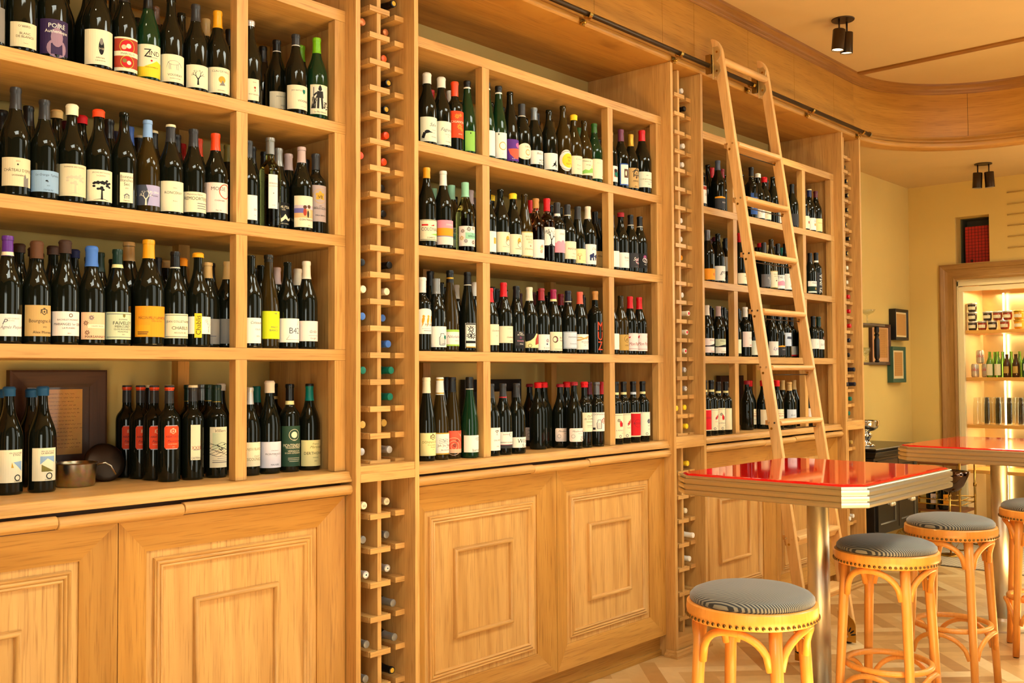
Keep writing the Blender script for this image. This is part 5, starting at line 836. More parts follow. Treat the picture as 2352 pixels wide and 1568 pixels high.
('far',4,4.963,0.025,1.125,'X',0.306,0.037,'k',0,['foil','black',0.065,'goldband'],['cream',0.028,0.15,0.94,-0.517],[['e',0.45,0.6,0.16,0.09,'red'],['e',0.75,0.66,0.14,0.09,'brick'],['e',0.2,0.55,0.1,0.07,'magenta'],['t','ROSSO',0.4,0.4,0.05,'brick',0],['t','2021',0.5,0.2,0.04,'ink',0],['o',0,0.08,0.04,0.02,'slate'],['r',-0.7,0.9,0.93,0.94,'slate']],'cream label with cherries,second on the counter'),
('far',4,5.038,0.025,1.125,'X',0.305,0.037,'k',0,['foil','black',0.065,'goldband'],['cream',0.027,0.151,0.924,-0.521],[['flower',-0.05,0.72,0.16,'black'],['e',0.25,0.58,0.18,0.13,'red'],['e',0.5,0.55,0.12,0.1,'maroonred'],['t','IL PETRIOLO',0.2,0.32,0.06,'slate',0],['t','2019',0.5,0.2,0.04,'ink',0],['o',0.15,0.08,0.04,0.02,'slate'],['r',-0.7,0.9,0.93,0.94,'slate']],'cream label with a raspberry,third on the counter'),
('far',4,5.12,0.025,1.125,'X',0.304,0.037,'k',0,['foil','black',0.066,'goldband'],['cream',0.025,0.148,0.598,-0.524],[],'cream label cut by the post'),
('far',4,5.677,0.176,1.125,'B',0.298,0.0405,'k',0,['wax','red',0.035,None],['cream',0.027,0.124,0.83,-0.536],[['t','SUPER',0.3,0.55,0.14,'brick',0],['r',-0.8,0.95,0.7,0.72,'brick'],['t','Rhône',0.6,0.84,0.06,'slate',0],['r',0,0.9,0.3,0.32,'grey']],'cream label with red capitals left of the ladder rail'),
('far',4,5.726,0.11,1.125,'B',0.295,0.0405,'k',0,['wax','red',0.033,None],['cream',0.027,0.121,0.961,-0.539],[],'cream label turned sideways behind the ladder rail'),
('far',4,5.812,0.086,1.125,'B',0.297,0.0405,'k',0,['wax','red',0.034,None],['cream',0.028,0.124,0.952,-0.548],[['t','SUPER',0.3,0.55,0.14,'brick',0],['r',-0.8,0.95,0.7,0.72,'brick'],['t','Rhône',0.6,0.84,0.06,'slate',0],['r',0,0.9,0.3,0.32,'grey']],'cream label with red capitals right of the ladder rail'),
('far',4,5.754,0.029,1.125,'B',0.297,0.0405,'k',0,['wax','red',0.04,None],['cream',0.03,0.124,0.947,-0.553],[['t','SUPER',0.3,0.55,0.14,'brick',0],['r',-0.8,0.95,0.7,0.72,'brick'],['t','Rhône',0.6,0.84,0.06,'slate',0],['r',0,0.9,0.3,0.32,'grey']],'cream label with red capitals and a round neck tag'),
('far',4,5.923,0.029,1.125,'B',0.287,0.0405,'k',0,['foil','tan',0.048,None],['iceblue',0.025,0.117,0.943,-0.557],[['t','ELIO',0.1,0.6,0.15,'slate',0],['d',0.6,0.3,0.08,'brown']],'pale blue label behind the ladder rung'),
('far',4,6.029,0.13,1.125,'B',0.3,0.0405,'k',1,['foil','tan',0.062,None],None,[],''),
('far',4,6.189,0.13,1.125,'B',0.3,0.0405,'k',1,['foil','tan',0.062,None],None,[],''),
('far',4,5.558,0.13,1.125,'B',0.3,0.0405,'k',1,['wax','maroonred',0.024,None],None,[],''),
('far',4,6.203,0.029,1.125,'B',0.295,0.0405,'k',0,['foil','goldfoil',0.062,None],['pinkwhite',0.034,0.116,0.802,-0.568],[['p',[[0.2,0.55],[0.6,0.75],[0.5,0.5]],'brick']],'white label alone in the end niche'),
]
# bottles lying in the racks: tower, column, y of the capsule end, z, capsule
LYING = [
(1,1,-0.015,2.9276,'blackyellow'), (1,1,0.033,2.8253,'copper'), (1,1,0.043,2.723,'orangecopper'), (1,1,0.017,2.6207,'blackyellow'), (1,1,0.03,2.5184,'blackyellow'), (1,0,0,2.9276,'black'), (1,0,0.008,2.8253,'copper'), (1,1,0.029,2.4161,'orangered'), (1,1,0.044,2.3138,'orangered'), (1,1,0.055,2.2115,'black'), (1,1,0.047,2.1092,'black'), (1,0,0.019,2.3138,'orangered'), (1,1,0.012,1.9046,'black'), (1,1,0.028,1.8023,'cream'), (1,1,0.052,1.7,'midblue'), (1,1,0.02,1.5977,'midblue'), (1,0,0.011,1.9046,'black'), (1,0,0.005,1.8023,'cream'), (1,0,0.009,1.7,'midblue'), (1,1,0.003,1.4954,'tealgreen'), (1,1,0.009,1.3931,'tealgreen'), (1,1,0.046,1.2908,'goldtan'), (1,1,0.014,1.1885,'silver'), (1,0,0.006,1.4954,'tealgreen'), (1,0,0.009,1.2908,'goldtan'), (1,0,0.014,1.1885,'silver'), (1,1,0.03,0.9875,'creamLG'), (1,1,0.032,0.859,'greyfoil'), (1,1,0.027,0.7305,'silverring'), (1,1,-0.006,0.602,'greyfoil'), (1,1,-0.014,0.4735,'greyfoil'), (1,1,0.001,0.345,'blackyellow'), (1,0,0.001,0.9875,'creamLG'), (1,0,0.007,0.859,'greyfoil'), (1,0,-0.01,0.7305,'silverring'), (1,0,-0.013,0.4735,'greyfoil'), (1,0,-0.007,0.345,'greyfoil'), (2,1,0.014,3.0299,'white'), (2,1,-0.002,2.9276,'black'), (2,1,0.008,2.723,'white'), (2,1,0.014,2.6207,'white'), (2,1,0.028,2.3138,'white'), (2,1,0.03,2.2115,'white'), (2,1,0.03,2.1092,'orange'), (2,1,0.026,1.9046,'white'), (2,1,-0.012,1.8023,'creamred'), (2,1,0,1.7,'creamred'), (2,1,0.01,1.5977,'creamred'), (2,1,0.015,1.4954,'silverring'), (2,1,0.011,1.3931,'silverring'), (2,1,0.017,1.2908,'yellow'), (2,0,-0.021,1.2908,'yellow'), (2,1,0.006,1.1885,'yellow'), (2,1,0.003,0.9875,'yellow'), (2,1,0.018,0.7305,'cream'), (2,1,-0.026,0.602,'white'), (2,1,-0.003,0.4735,'white'), (3,1,0.026,3.0299,'black'), (3,1,0.018,2.9276,'black'), (3,1,0.002,2.8253,'blackyellow'), (3,1,-0.004,2.723,'blackyellow'), (3,1,0,2.6207,'blackyellow'), (3,1,0.01,2.5184,'blackyellow'), (3,1,-0.009,2.4161,'blackyellow'), (3,1,0.006,2.3138,'blackyellow'), (3,1,0.007,2.2115,'cream'), (3,1,0.009,2.1092,'cream'), (3,1,-0.002,2.0069,'red'), (3,1,-0.005,1.9046,'red'), (3,1,-0.008,1.8023,'red'), (3,1,-0.001,1.7,'navyblack'), (3,1,0.005,1.5977,'black'), (3,1,-0.031,1.4954,'navyblack'), (3,1,-0.034,1.3931,'navyblack'), (3,0,-0.039,1.3931,'navyblack'), (3,1,-0.003,1.2908,'tealgreen'), (3,1,0.011,1.1885,'tealgreen'), (3,1,-0.004,0.9875,'goldtan'), (3,1,-0.007,0.4735,'white'), (3,0,-0.043,0.4735,'white'),
]
# dark bottles packed deep behind the rows
DEEP = [(0.61,0.157,2.415),(0.69,0.155,2.415),(0.776,0.158,2.415),(0.932,0.155,2.415),(1.014,0.155,2.415),(1.1,0.153,2.415),(1.182,0.156,2.415),(1.342,0.154,2.415),(1.423,0.157,2.415),(1.506,0.152,2.415),(1.75,0.158,2.415),(0.614,0.236,2.415),(0.695,0.238,2.415),(0.856,0.235,2.415),(0.935,0.233,2.415),(1.017,0.235,2.415),(1.097,0.233,2.415),(1.18,0.238,2.415),(1.263,0.233,2.415),(1.342,0.235,2.415),(1.507,0.232,2.415),(1.588,0.234,2.415),(1.753,0.237,2.415),(0.609,0.316,2.415),(0.772,0.315,2.415),(0.94,0.313,2.415),(1.019,0.316,2.415),(1.101,0.315,2.415),(1.259,0.313,2.415),(1.422,0.315,2.415),(1.504,0.319,2.415),(1.589,0.315,2.415),(1.671,0.313,2.415),(1.754,0.318,2.415),(0.608,0.157,1.995),(0.693,0.155,1.995),(0.771,0.156,1.995),(0.858,0.154,1.995),(1.014,0.159,1.995),(1.099,0.158,1.995),(0.776,0.237,1.995),(0.858,0.234,1.995),(1.02,0.239,1.995),(0.614,0.317,1.995),(0.775,0.318,1.995),(0.938,0.313,1.995),(1.103,0.315,1.995),(0.611,0.156,1.572),(0.769,0.153,1.572),(0.856,0.151,1.572),(0.934,0.159,1.572),(1.021,0.155,1.572),(1.101,0.156,1.572),(0.693,0.234,1.572),(0.775,0.235,1.572),(0.855,0.234,1.572),(0.934,0.238,1.572),(1.019,0.237,1.572),(1.184,0.238,1.572),(0.611,0.315,1.572),(0.692,0.318,1.572),(0.773,0.315,1.572),(1.097,0.313,1.572),(1.265,0.315,1.572),(1.347,0.314,1.572),(1.427,0.315,1.572),(1.507,0.313,1.572),(1.592,0.317,1.572),(1.831,0.317,1.572),(2.723,0.154,2.415),(2.802,0.156,2.415),(2.884,0.156,2.415),(3.134,0.154,2.415),(3.291,0.158,2.415),(3.702,0.152,2.415),(2.722,0.235,2.415),(2.806,0.236,2.415),(2.889,0.237,2.415),(3.456,0.235,2.415),(3.536,0.233,2.415),(3.618,0.236,2.415),(3.706,0.232,2.415),(2.807,0.316,2.415),(2.89,0.319,2.415),(3.05,0.315,2.415),(3.131,0.319,2.415),(3.296,0.319,2.415),(3.379,0.315,2.415),(3.542,0.317,2.415),(3.704,0.312,2.415),(3.786,0.315,2.415),(2.72,0.154,1.995),(2.808,0.158,1.995),(2.887,0.154,1.995),(3.705,0.152,1.995),(3.784,0.157,1.995),(2.889,0.237,1.995),(3.213,0.238,1.995),(3.701,0.237,1.995),(3.785,0.236,1.995),(2.728,0.313,1.995),(2.809,0.312,1.995),(3.133,0.316,1.995),(3.623,0.315,1.995),(3.78,0.317,1.995),(3.866,0.318,1.995),(2.723,0.159,1.572),(2.805,0.152,1.572),(2.971,0.157,1.572),(3.293,0.157,1.572),(3.459,0.154,1.572),(3.619,0.156,1.572),(3.699,0.152,1.572),(3.949,0.156,1.572),(2.802,0.234,1.572),(2.884,0.234,1.572),(3.213,0.234,1.572),(3.295,0.239,1.572),(3.461,0.232,1.572),(3.943,0.237,1.572),(2.723,0.318,1.572),(2.806,0.312,1.572),(2.889,0.316,1.572),(2.968,0.316,1.572),(3.05,0.311,1.572),(3.135,0.313,1.572),(3.296,0.318,1.572),(3.376,0.318,1.572),(3.456,0.314,1.572),(3.537,0.313,1.572),(3.782,0.314,1.572),(3.862,0.311,1.572),(4.841,0.157,2.415),(4.922,0.156,2.415),(5.005,0.151,2.415),(5.088,0.155,2.415),(5.172,0.157,2.415),(5.492,0.157,2.415),(5.577,0.157,2.415),(5.743,0.156,2.415),(5.985,0.158,2.415),(4.84,0.235,2.415),(4.926,0.238,2.415),(5.089,0.236,2.415),(5.172,0.236,2.415),(5.498,0.237,2.415),(5.66,0.234,2.415),(5.82,0.232,2.415),(5.899,0.234,2.415),(4.841,0.318,2.415),(4.926,0.319,2.415),(5.004,0.313,2.415),(5.171,0.319,2.415),(5.252,0.316,2.415),(5.41,0.314,2.415),(5.58,0.319,2.415),(5.743,0.316,2.415),(5.903,0.316,2.415),(5.986,0.313,2.415),(4.843,0.152,1.995),(4.928,0.159,1.995),(5.087,0.159,1.995),(5.169,0.158,1.995),(5.496,0.154,1.995),(5.574,0.153,1.995),(5.66,0.153,1.995),(4.844,0.238,1.995),(4.928,0.238,1.995),(5.009,0.235,1.995),(5.173,0.236,1.995),(5.493,0.236,1.995),(5.66,0.236,1.995),(5.741,0.234,1.995),(5.819,0.238,1.995),(5.903,0.234,1.995),(5.983,0.232,1.995),(4.84,0.316,1.995),(5.091,0.314,1.995),(5.172,0.318,1.995),(5.252,0.311,1.995),(5.412,0.315,1.995),(5.496,0.314,1.995),(5.904,0.314,1.995),(4.843,0.159,1.572),(4.923,0.151,1.572),(5.009,0.153,1.572),(5.091,0.155,1.572),(5.336,0.158,1.572),(5.417,0.157,1.572),(5.499,0.153,1.572),(5.659,0.154,1.572),(5.819,0.154,1.572),(5.901,0.156,1.572),(5.985,0.158,1.572),(6.065,0.159,1.572),(4.924,0.237,1.572),(5.008,0.234,1.572),(5.249,0.233,1.572),(5.333,0.237,1.572),(5.494,0.239,1.572),(5.58,0.236,1.572),(5.661,0.234,1.572),(5.74,0.234,1.572),(5.906,0.236,1.572),(6.066,0.238,1.572),(4.844,0.314,1.572),(4.926,0.316,1.572),(5.01,0.316,1.572),(5.166,0.314,1.572),(5.254,0.316,1.572),(5.413,0.313,1.572),(5.655,0.318,1.572),(5.738,0.313,1.572),(5.905,0.316,1.572),(5.985,0.315,1.572)]
# ---------------------------------------------------------------- the room
CX, CY, CR = 6.87, -.94, .94            # the bulkhead turns a quarter circle here
XB = 9.25                               # far wall
def path(d0=0):
    p = [(-2.6, 0, 0, -1)]
    p += [(x, 0, 0, -1) for x in (0, 2.4, 4.6)]
    for k in range(0, 25):
        a = math.pi/2-k*math.pi/48; p.append((CX+CR*math.cos(a), CY+CR*math.sin(a), -math.cos(a), -math.sin(a)))
    p.append((CX+CR, -3.45, -1, 0)); return p
def build_room():
    # parquet: herringbone blocks, each with its own tone
    def floor_mat():
        m, t, b = newmat('oak_parquet'); N, L = t.nodes.new, t.links.new
        at = N('ShaderNodeAttribute'); at.attribute_name = 'tone'
        g = N('ShaderNodeNewGeometry'); r = N('ShaderNodeValToRGB'); e = r.color_ramp.elements
        e[0].color = (*lin((190,142,80)), 1); e[1].color = (*lin((244,214,156)), 1); e.new(.5).color = (*lin((226,186,120)), 1)
        L(at.outputs['Fac'], r.inputs[0])
        vr = N('ShaderNodeVectorRotate'); vr.rotation_type = 'Z_AXIS'; vr.inputs['Angle'].default_value = R(45); L(g.outputs['Position'], vr.inputs['Vector'])
        n = N('ShaderNodeTexNoise'); n.inputs['Scale'].default_value = 9; n.inputs['Detail'].default_value = 6; n.inputs['Distortion'].default_value = 1.5
        L(vr.outputs[0], n.inputs['Vector'])
        mx = N('ShaderNodeMix'); mx.data_type = 'RGBA'; mx.blend_type = 'MULTIPLY'; mx.inputs[0].default_value = .35
        L(r.outputs[0], mx.inputs[6]); cr = N('ShaderNodeValToRGB'); cr.color_ramp.elements[0].color = (.5,.4,.28,1); cr.color_ramp.elements[0].position = .3
        L(n.outputs['Fac'], cr.inputs[0]); L(cr.outputs[0], mx.inputs[7]); L(mx.outputs[2], b.inputs['Base Color'])
        b.inputs['Roughness'].default_value = .38; return m
    bm = BM(); lay = bm.faces.layers.float.new('tone'); rnd = random.Random(2)
    w, l = .085, .425; c45 = math.sqrt(.5); X1 = 7.86
    for i in range(-60, 80):
        for j in range(-14, 26):
            for o in (0, 1):
                # herringbone lattice
                if o == 0: u0, v0, uu, vv = i*w+j*2*l*0+0, 0, l, w
                u = i*w+j*l*2; v = i*w
                if o == 0: a0, a1, b0, b1 = u, u+l, v, v+w
                else: a0, a1, b0, b1 = u+l, u+l+w, v+w-l, v+w
                q = [((a*c45-b*c45), (a*c45+b*c45)) for a, b in ((a0,b0),(a1,b0),(a1,b1),(a0,b1))]
                q = [(x+1, y-2) for x, y in q]
                if max(p[0] for p in q) < -2.6 or min(p[0] for p in q) > X1 or max(p[1] for p in q) < -3.45 or min(p[1] for p in q) > .5: continue
                g = .0012
                cxm = sum(p[0] for p in q)/4; cym = sum(p[1] for p in q)/4
                f = bm.faces.new([bm.verts.new((x, y, 0)) for x, y in q]); f[lay] = min(1, max(0, rnd.gauss(.5, .33)))
    bmesh.ops.bisect_plane(bm, geom=bm.verts[:]+bm.edges[:]+bm.faces[:], plane_co=(X1, 0, 0), plane_no=(1, 0, 0), clear_outer=True)
    bmesh.ops.bisect_plane(bm, geom=bm.verts[:]+bm.edges[:]+bm.faces[:], plane_co=(-2.6, 0, 0), plane_no=(-1, 0, 0), clear_outer=True)
    bmesh.ops.bisect_plane(bm, geom=bm.verts[:]+bm.edges[:]+bm.faces[:], plane_co=(0, .5, 0), plane_no=(0, 1, 0), clear_outer=True)
    bmesh.ops.bisect_plane(bm, geom=bm.verts[:]+bm.edges[:]+bm.faces[:], plane_co=(0, -3.45, 0), plane_no=(0, -1, 0), clear_outer=True)
    box(bm, -2.6, X1, -3.45, .5, -.06, -.002)
    fm = floor_mat(); struct('floor', bm, fm)
    # white mosaic tiles beyond the brass threshold
    m, t, b = newmat('mosaic_tile'); N, L = t.nodes.new, t.links.new
    g = N('ShaderNodeNewGeometry'); br = N('ShaderNodeTexBrick'); br.offset = 0; br.inputs['Scale'].default_value = 1
    br.inputs['Color1'].default_value = (*lin((228,216,190)), 1); br.inputs['Color2'].default_value = (*lin((216,202,172)), 1); br.inputs['Mortar'].default_value = (*lin((150,138,112)), 1)
    br.inputs['Brick Width'].default_value = .028; br.inputs['Row Height'].default_value = .028; br.inputs['Mortar Size'].default_value = .0018
    L(g.outputs['Position'], br.inputs['Vector']); L(br.outputs['Color'], b.inputs['Base Color']); b.inputs['Roughness'].default_value = .35
    bm = BM(); box(bm, 7.9, 9.9, -3.45, .5, -.06, 0); struct('floor', bm, m)
    bm = BM(); box(bm, 7.86, 7.9, -3.45, .49, -.05, .002); struct('trim_1', bm, plain('dark_threshold', (70,60,40), .4, .5))
    cream = plaster('ceiling_paint', (204,174,120)); ochre = plaster('ochre_paint', (214,184,108))
    bm = BM(); box(bm, -2.6, 7.9, -3.45, .5, 3.6, 3.7); struct('ceiling', bm, cream)
    # lower ceiling of the alcove, outside the curve
    bm = BM(); P = [(x, y) for x, y, _, _ in path() if x >= CX-.01]
    P = [(q[0]+.03, q[1]+.03) if 0 else q for q in P]; out = [(CX-.3, .49)] + [(CX-.3, .02)] + P[:] + [(XB, -3.45), (XB, .49)]
    f = bm.faces.new([bm.verts.new((x, y, 3.165)) for x, y in out]); r_ = bmesh.ops.extrude_face_region(bm, geom=[f])
    bmesh.ops.translate(bm, vec=(0,0,.1), verts=[v for v in r_['geom'] if isinstance(v, bmesh.types.BMVert)])
    bmesh.ops.triangulate(bm, faces=bm.faces[:]); struct('ceiling', bm, cream)
    bm = BM(); box(bm, -2.6, XB+.15, .49, .6, 0, 3.7); struct('wall_back', bm, ochre)
    # far wall with the fridge opening and the small niche
    bm = BM()
    box(bm, XB, XB+.15, .08, .49, 0, 3.2); box(bm, XB, XB+.15, -3.45, -1.25, 0, 3.2)
    box(bm, XB, XB+.15, -1.25, -.207, 2.29, 3.2); box(bm, XB, XB+.15, -.207, .08, 2.852, 3.2); box(bm, XB, XB+.15, -.207, .08, 2.29, 2.437)
    struct('wall_right', bm, ochre)
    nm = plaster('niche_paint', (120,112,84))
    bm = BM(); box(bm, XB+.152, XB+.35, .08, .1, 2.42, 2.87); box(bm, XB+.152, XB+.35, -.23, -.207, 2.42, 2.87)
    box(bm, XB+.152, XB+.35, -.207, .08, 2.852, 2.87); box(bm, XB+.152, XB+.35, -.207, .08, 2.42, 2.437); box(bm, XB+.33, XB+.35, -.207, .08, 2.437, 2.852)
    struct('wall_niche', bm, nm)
    # the side of the room behind the camera: plain walls with shop windows
    WN = ((-1.5, -.3, .5, 2.9), (1.7, 3.3, .42, 3.4), (5.45, 6.75, .8, 3.4))
    bm = BM(); prev = -2.6
    for a, b_, za, zb in WN:
        box(bm, prev, a, -3.6, -3.45, 0, 3.6); box(bm, a, b_, -3.6, -3.45, 0, za); box(bm, a, b_, -3.6, -3.45, zb, 3.6); prev = b_
    box(bm, prev, XB, -3.6, -3.45, 0, 3.6); struct('wall_front', bm, plaster('dark_panelling', (70,46,28)))
    bm = BM(); box(bm, -2.75, -2.6, -3.45, .49, 0, 3.6); struct('wall_left', bm, plaster('dark_panelling', (70,46,28)))
    for n, (a, b_, za, zb) in enumerate(WN):
        bm = BM()
        for u in (a, b_): box(bm, u-.03, u+.03, -3.55, -3.47, za, zb)
        for z in (za, zb): box(bm, a, b_, -3.55, -3.47, z-.03, z+.03)
        struct(f'window_{n+1}', bm, oakd('z'))
    for n, x in enumerate((.8, 3.6, 6.2)):
        bm = BM()
        for a, b_, c, d in ((x-.66, x-.6, -2.66, -1.74), (x+.6, x+.66, -2.66, -1.74), (x-.6, x+.6, -2.66, -2.6), (x-.6, x+.6, -1.8, -1.74)): box(bm, a, b_, c, d, 3.57, 3.599)
        struct(f'window_{n+4}', bm, cream)
    # bulkhead: panelled fascia, crown, nose moulding
    bm = BM(); sweep(bm, path(), [(.0, 3.2), (.012, 3.2), (.012, 3.55), (.0, 3.6), (-.12, 3.6), (-.12, 3.2)]); struct('trim_2', bm, plain('panel_gap', (60,38,16), .8))
    J = [-2.6, .4, 1.6, 2.6, 3.839, 4.433, 4.748, 5.353, 5.953, 6.543, 6.872]
    seams = [(x, 0) for x in J]
    bm = BM()
    for a, b_ in zip(J, J[1:]):
        box(bm, a+.0012, b_-.0012, -.02, -.012, 3.205, 3.545)
    struct('trim_3', bm, wood('fascia_oak', 'x', (120,74,18), (176,122,46), (192,138,58)))
    bm = BM(); p = path(); cv = [q for q in p if q[0] >= CX-.001]
    cuts = [0, 17, len(cv)-1]
    for a, b_ in zip(cuts, cuts[1:]):
        seg = cv[a:b_+1]
        if a: 
            x, y, nx, ny = seg[0]; x2, y2, *_ = seg[1]; d = math.hypot(x2-x, y2-y); seg = [(x+(x2-x)*.0025/d, y+(y2-y)*.0025/d, nx, ny)]+seg[1:]
        sweep(bm, seg, [(.012, 3.205), (.02, 3.205), (.02, 3.545), (.012, 3.545)])
    struct('trim_4', bm, wood('fascia_oak', 'h', (120,74,18), (176,122,46), (192,138,58)), smooth=30)
    crown = [(.012, 3.53), (.024, 3.53), (.026, 3.54), (.03, 3.545), (.033, 3.56), (.042, 3.572), (.056, 3.58), (.062, 3.586), (.066, 3.6), (.012, 3.6)]
    bm = BM(); sweep(bm, path(), crown); struct('trim_5', bm, wood('crown_oak', 'h', (100,62,18), (146,96,36), (164,112,46)), smooth=25)
    nose = [(-.05, 3.125), (.045, 3.125), (.055, 3.128), (.061, 3.136), (.063, 3.146), (.061, 3.158), (.053, 3.168), (.045, 3.172), (.044, 3.182), (.036, 3.192), (.028, 3.202), (.026, 3.214), (.012, 3.218), (-.05, 3.218)]
    bm = BM(); sweep(bm, path(), nose); struct('trim_6', bm, oakd('h'), smooth=25)
    bm = BM(); box(bm, -2.6, CX, .05, .49, 3.125, 3.16); struct('trim_7', bm, oakd('x'))
    bm = BM(); box(bm, CX-.03, CX+.03, -3.45, -.066, 3.588, 3.6); struct('trim_8', bm, wood('crown_oak', 'y', (100,62,18), (146,96,36), (164,112,46)))
build_room()

# ---------------------------------------------------------------- shelving, cabinets, racks
SHZ = (2.415, 1.995, 1.572); CT = 1.125
BAYS = {'left': (.53, 2.331, ((.956,1.0),(1.866,1.91)), 1.46), 'middle': (2.644, 4.443, ((3.069,3.113),(3.968,4.01)), 3.55), 'far': (4.763, 6.563, ((5.188,5.232),(6.087,6.13)), 5.665)}
TOWERS = {1: (2.331, 2.644), 2: (4.443, 4.763), 3: (6.563, 6.877)}
def build_bay(name):
    x0, x1, posts, split = BAYS[name]
    e = .0008
    t = thing('shelving_unit', ((x0+x1)/2, .2, CT), f'open oak shelf unit of {"the near left" if name == "left" else "the "+name} bay, full of standing wine bottles', 'shelving', 'oak shelf units')
    levels = [2.797] + list(SHZ)
    for i, z in enumerate(levels):
        bm = BM(); th = .043 if i == 0 else 0
        if i == 0: box(bm, x0+e, x1-e, 0, .44, 2.797, 2.84)
        else: box(bm, x0+e, x1-e, 0, .44, z-.04, z)
        part('shelf_board', bm, oak('x'), t, .0012)
    tops = [2.797] + [z-.04 for z in SHZ]; bots = list(SHZ) + [CT]
    cols = [(x0+e, x0+.05)] + list(posts) + [(x1-.05, x1-e)]
    for zt, zb in zip(tops, bots):
        for k, (a, b) in enumerate(cols):
            bm = BM(); box(bm, a, b, .0004, .04, zb+.0005, zt-.0005); part('post', bm, oak('z'), t, .001)
            if 0 < k < 3:
                bm = BM(); box(bm, a, b, .375, .42, zb+.0005, zt-.0005); part('rear_post', bm, oakd('z'), t)
    return t
def rect_frame(bm, x0, x1, z0, z1, w, prof, mi_h=0, mi_v=1):
    """mitred frame facing -Y; prof: list of (inset 0..1, y)"""
    def ring(f, y):
        i = w*f; return [bm.verts.new(p) for p in ((x0+i, y, z0+i), (x1-i, y, z0+i), (x1-i, y, z1-i), (x0+i, y, z1-i))]
    rs = [ring(f, y) for f, y in prof]
    for a, b in zip(rs, rs[1:]):
        for k in range(4):
            bm.faces.new((a[k], a[(k+1) % 4], b[(k+1) % 4], b[k])).material_index = mi_h if k in (0, 2) else mi_v
def build_cabinet(name):
    x0, x1, posts, sp = BAYS[name]; e = .001
    t = thing('base_cabinet', ((x0+x1)/2, .2, 0), f'oak base cabinet with two panelled doors under the {name} bay shelves', 'cabinet', 'oak base cabinets')
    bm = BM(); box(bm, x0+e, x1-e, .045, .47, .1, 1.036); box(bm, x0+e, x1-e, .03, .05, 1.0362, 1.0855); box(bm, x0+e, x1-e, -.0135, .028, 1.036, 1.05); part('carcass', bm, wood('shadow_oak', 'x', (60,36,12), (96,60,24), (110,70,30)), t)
    bm = BM(); box(bm, x0+e, x1-e, .04, .06, .0005, .0995); box(bm, x0+e, x1-e, .03, .04, .0005, .03); part('plinth', bm, oakd('x'), t, .001)
    top = [(.47, 1.1245), (-.02, 1.1245), (-.024, 1.122), (-.0245, 1.116), (-.028, 1.108), (-.034, 1.1), (-.038, 1.096), (-.038, 1.088), (-.03, 1.086), (.47, 1.086)]
    bm = BM(); extrude_poly(bm, top, 'x', x0+e, x1-e); part('countertop', bm, oak('x'), t, smooth=30)
    for k, (a, b) in enumerate(((x0+e, sp-.2), (sp-.2+.002, sp+.2-.002), (sp+.2, x1-e))):
        dz = -.004 if k == 1 else 0
        pr = [(-.014, 1.076+dz)] + [(-.024-.02*math.sin(u*math.pi/10), 1.058+dz+.019*math.cos(u*math.pi/10)) for u in range(11)] + [(-.014, 1.039+dz)]
        bm = BM(); extrude_poly(bm, pr, 'x', a, b); part('bead_rail', bm, oak('x'), t, .0012 if k != 1 else .003, smooth=40)
    for k, (a, b) in enumerate(((x0+.003, sp-.0015), (sp+.0015, x1-.003))):
        z0, z1 = .112, 1.033; w = .105
        bm = BM(); rect_frame(bm, a, b, z0, z1, w, [(0, .04), (0, 0), (.02, 0), (1, .028), (1, .034)]);
        box(bm, a+w-.002, b-w+.002, .034, .042, z0+w-.002, z1-w+.002, 2)
        d = part('door', bm, [oakd('x'), oakd('z'), oak('z')], t)
        bm = BM(); i = w+.024
        rect_frame(bm, a+i, b-i, z0+i, z1-i, .034, [(0, .034), (.02, .026), (.10, .0225), (.2, .0235), (.27, .029), (.31, .0295), (.36, .0245), (.47, .0215), (.58, .0235), (.64, .029), (.68, .0295), (.73, .0245), (.84, .0222), (.96, .025), (1, .034)])
        part('reeded_moulding', bm, [oak('x'), oak('z')], d, smooth=60)
        bm = BM(); i = w+.165
        rect_frame(bm, a+i, b-i, z0+i+.005, z1-i-.005, .019, [(0, .034), (.03, .026), (.18, .0185), (.4, .0155), (.6, .0155), (.82, .0185), (.97, .026), (1, .034)])
        part('bead_moulding', bm, [oak('x'), oak('z')], d, smooth=60)
    return t
